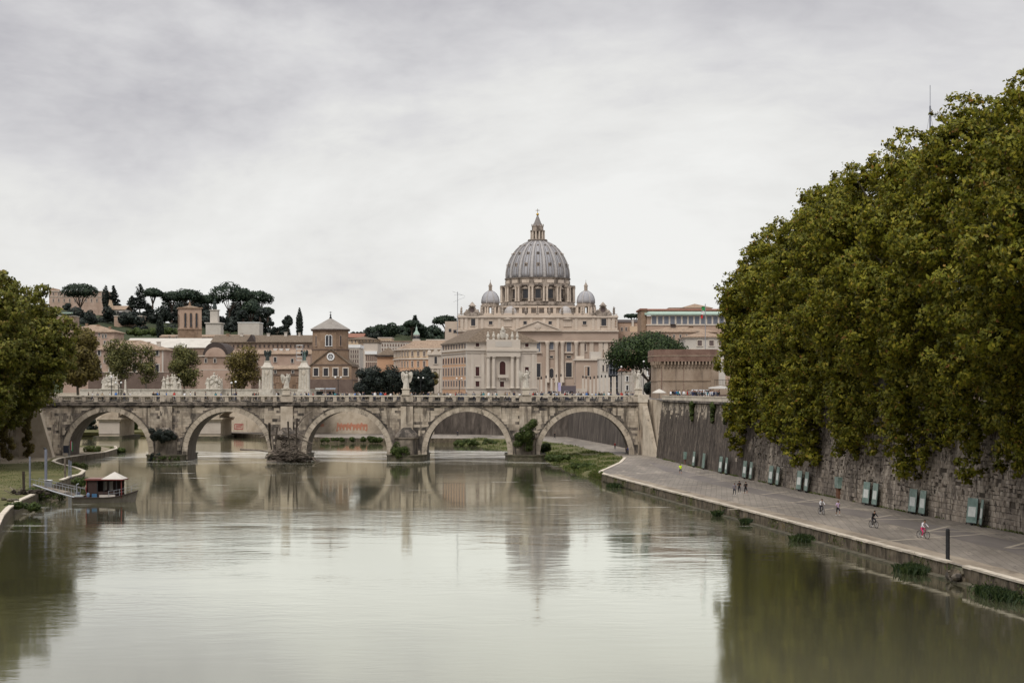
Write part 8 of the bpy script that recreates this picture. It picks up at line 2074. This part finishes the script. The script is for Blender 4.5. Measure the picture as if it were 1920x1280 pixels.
for s in (-1,1):
    MB().bar(p0+nn_*s+Vector((0,0,.9)),p1+nn_*s+Vector((0,0,.9)),.07).build('hand_rail', M['steel'], gw)
    for i in range(9):
        q = p0.lerp(p1,i/8)+nn_*s; MB().bar(q,q+Vector((0,0,.9)),.05).build('baluster', M['steel'], gw)
sp_ = thing('mooring_spar', 'long pale steel spar holding the boat off the quay', 'spar', (-63,229,.5)); MB().tube([(PX(62,229),229,PZ(908,229)),(PX(100,228),228,PZ(921,228)),(PX(152,226.6),226.6,.42)],.11,8).build('spar', M['steel'], sp_)
for i,(px,pt,pb,Y,r,lab) in enumerate([(56,856,910,233,.13,'tall blue grey mooring pole left of the gangway'),(86,842,902,238,.2,'thick blue grey mooring pole with a bent head'),(122,858,895,268,.16,'brown wooden mooring post by the curving quay'),(129.5,862,889,270,.1,'thin grey mooring pole by the curving quay'),(133,864,889,270,.1,'second thin grey mooring pole by the curving quay')]):
    x = PX(px,Y); t = thing('mooring_pole', lab, 'pole', (x,Y,.2), 'mooring poles on the left bank')
    MB().tube([(x,Y,PZ(pb,Y)-.6),(x,Y,PZ(pt,Y))],r,8).build('pole', M['wood'] if i == 2 else M['greyblue'], t)
    if i == 1: MB().tube([(x,Y,PZ(pt,Y)),(x-.3,Y,PZ(pt-3,Y))],[.2,.12],8).build('pole_head', M['iron'], t)
cabn = thing('control_box', 'small grey control cabinet by the gangway', 'cabinet', (PX(91,236),236,LZ)); MB().box(PX(85,236),PX(97,236),235.5,236.3,LZ,LZ+1.35).build('cabinet_box', M['steel'], cabn); MB().box(PX(84.5,236),PX(97.5,236),235.4,236.4,LZ+1.35,LZ+1.42).build('lid', M['white'], cabn)
# flag and notice boards under the left arch
ff = thing('flag_pole', 'small green white and red flag with a notice board under the left arch', 'flag', (PX(131,352),352,LZ)); xx = PX(131,352)
MB().tube([(xx,352,LZ),(xx,352,PZ(822,352))],.06,6).build('pole', M['steel'], ff)
for i,c in enumerate([(0.03,0.25,0.07),(0.65,0.65,0.62),(0.45,0.03,0.03)]): MB().box(xx+.1+ .3*(2-i)*.6,xx+.1+.3*(3-i)*.6,351.95,352.0,PZ(846-i*2,352),PZ(825+(2-i)*2,352)).build('flag_stripe', flat('flag_%d'%i,c), ff)
nb = thing('notice_board', 'dark notice board on legs under the left arch', 'sign', (PX(124,351),351,LZ)); MB().box(PX(118.5,351),PX(128.5,351),351,351.1,PZ(849,351),PZ(835,351)).build('board', flat('board_dark',(0.05,0.055,0.075)), nb)
for px in (119.5,127.5): MB().bar((PX(px,351),351.05,LZ),(PX(px,351),351.05,PZ(849,351)),.1).build('leg', M['steel'], nb)
# heap of rubble and pallets by the gangway
rb_ = thing('scrap_heap', 'dark heap of timber and scrap on the left bank by the gangway', 'scrap heap', (PX(48,226),226,LZ))
b = MB()
for _ in range(16): r = random.uniform(.2,.5); b.ball((PX(48,226)+random.gauss(0,.9),226+random.gauss(0,.8),LZ+random.uniform(.05,.5)),(r,r,r*.6),7,5,.4)
b.build('scrap', M['wood_dark'], rb_)
for _ in range(9):
    p = Vector((PX(48,226)+random.gauss(0,.9),226+random.gauss(0,.6),LZ+random.uniform(.1,.5))); MB().bar(p,p+Vector((random.uniform(-1,1),random.uniform(-.6,.6),random.uniform(-.1,.7))),.12,.08).build('timber', M['wood'], rb_)
MB().bar((PX(45,226),226,LZ),(PX(44,226),226,PZ(883,226)),.3,.25).build('upright_timber', M['wood_dark'], rb_)
for i,(px,py,Y,lab) in enumerate([(28,929,212,'dark stones lying at the edge of the left quay'),(6,914,214,'dark stone on the grass at the left edge of the picture')]):
    x = PX(px,Y); b = MB()
    for _ in range(4 if i == 0 else 1): b.ball((x+random.uniform(-.6,.6)*(1-i),Y+random.uniform(-.3,.3),LZ+.15),(.42,.35,.24),8,5,.3)
    tag(b.build('boulder', M['pier_wet']), lab, 'stones')
# graffiti on the pale wall: orange strokes and a red framed panel, thin paint on the stone
def wall_pt(px, py):
    pts = [(-13,523),(-24,526),(-50,533),(-78,545),(-120,590),(-200,630)]
    for (xa,ya),(xb,yb) in zip(pts,pts[1:]):
        s = (px-960)/3200; dx_,dy_ = xb-xa,yb-ya; t = (s*ya-xa)/(dx_-s*dy_)
        if 0 <= t <= 1:
            x,y = xa+dx_*t, ya+dy_*t; z = PZ(py,y); d = Vector((dx_,dy_,0)).normalized(); n = Vector((-d.y,d.x,0)); n = n if n.y < 0 else -n
            off = .9*(z-(QZ-1.5))/(12.5-QZ+1.5); off = -off
            return Vector((x,y,z))-n*(-off)*-1*1.0 + n*.03 if False else Vector((x,y,z)) + n*(.03-.9*(z-QZ+1.5)/(12.5-QZ+1.5))
def strokes(name, label, paths, w, m):
    b = MB()
    for path in paths:
        P = [wall_pt(*p) for p in path]
        for p,q in zip(P,P[1:]):
            if p is None or q is None: continue
            b.bar(p,q,.04,w,up=(0,0,1)) if abs((q-p).normalized().z) < .9 else b.bar(p,q,w,.04,up=(0,1,0))
    return tag(b.build(name, m), label, 'graffiti')
om = flat('orange_paint',(0.46,0.21,0.135)); 
pp = []
for i in range(9):
    x0 = 632+i*6.3; pp.append([(x0,806),(x0+1,794+random.uniform(-2,2)),(x0+3.5,800+random.uniform(-2,3)),(x0+5,795),(x0+5.5,806)])
pp.append([(630,807),(688,806.5)])
strokes('graffiti', 'orange scrawled graffiti on the pale embankment wall', pp, .5, om)
strokes('graffiti', 'short orange graffiti left of the large scrawl', [[(596,796),(606,795)],[(597,798.5),(607,797.5)]], .4, om)
rm_ = flat('red_paint',(0.36,0.10,0.09)); strokes('graffiti', 'red framed graffiti panel seen through the second arch', [[(439,795),(455,795),(455,804),(439,804),(439,795)],[(441,798),(453,797)],[(441,801),(452,800)]], .3, rm_)
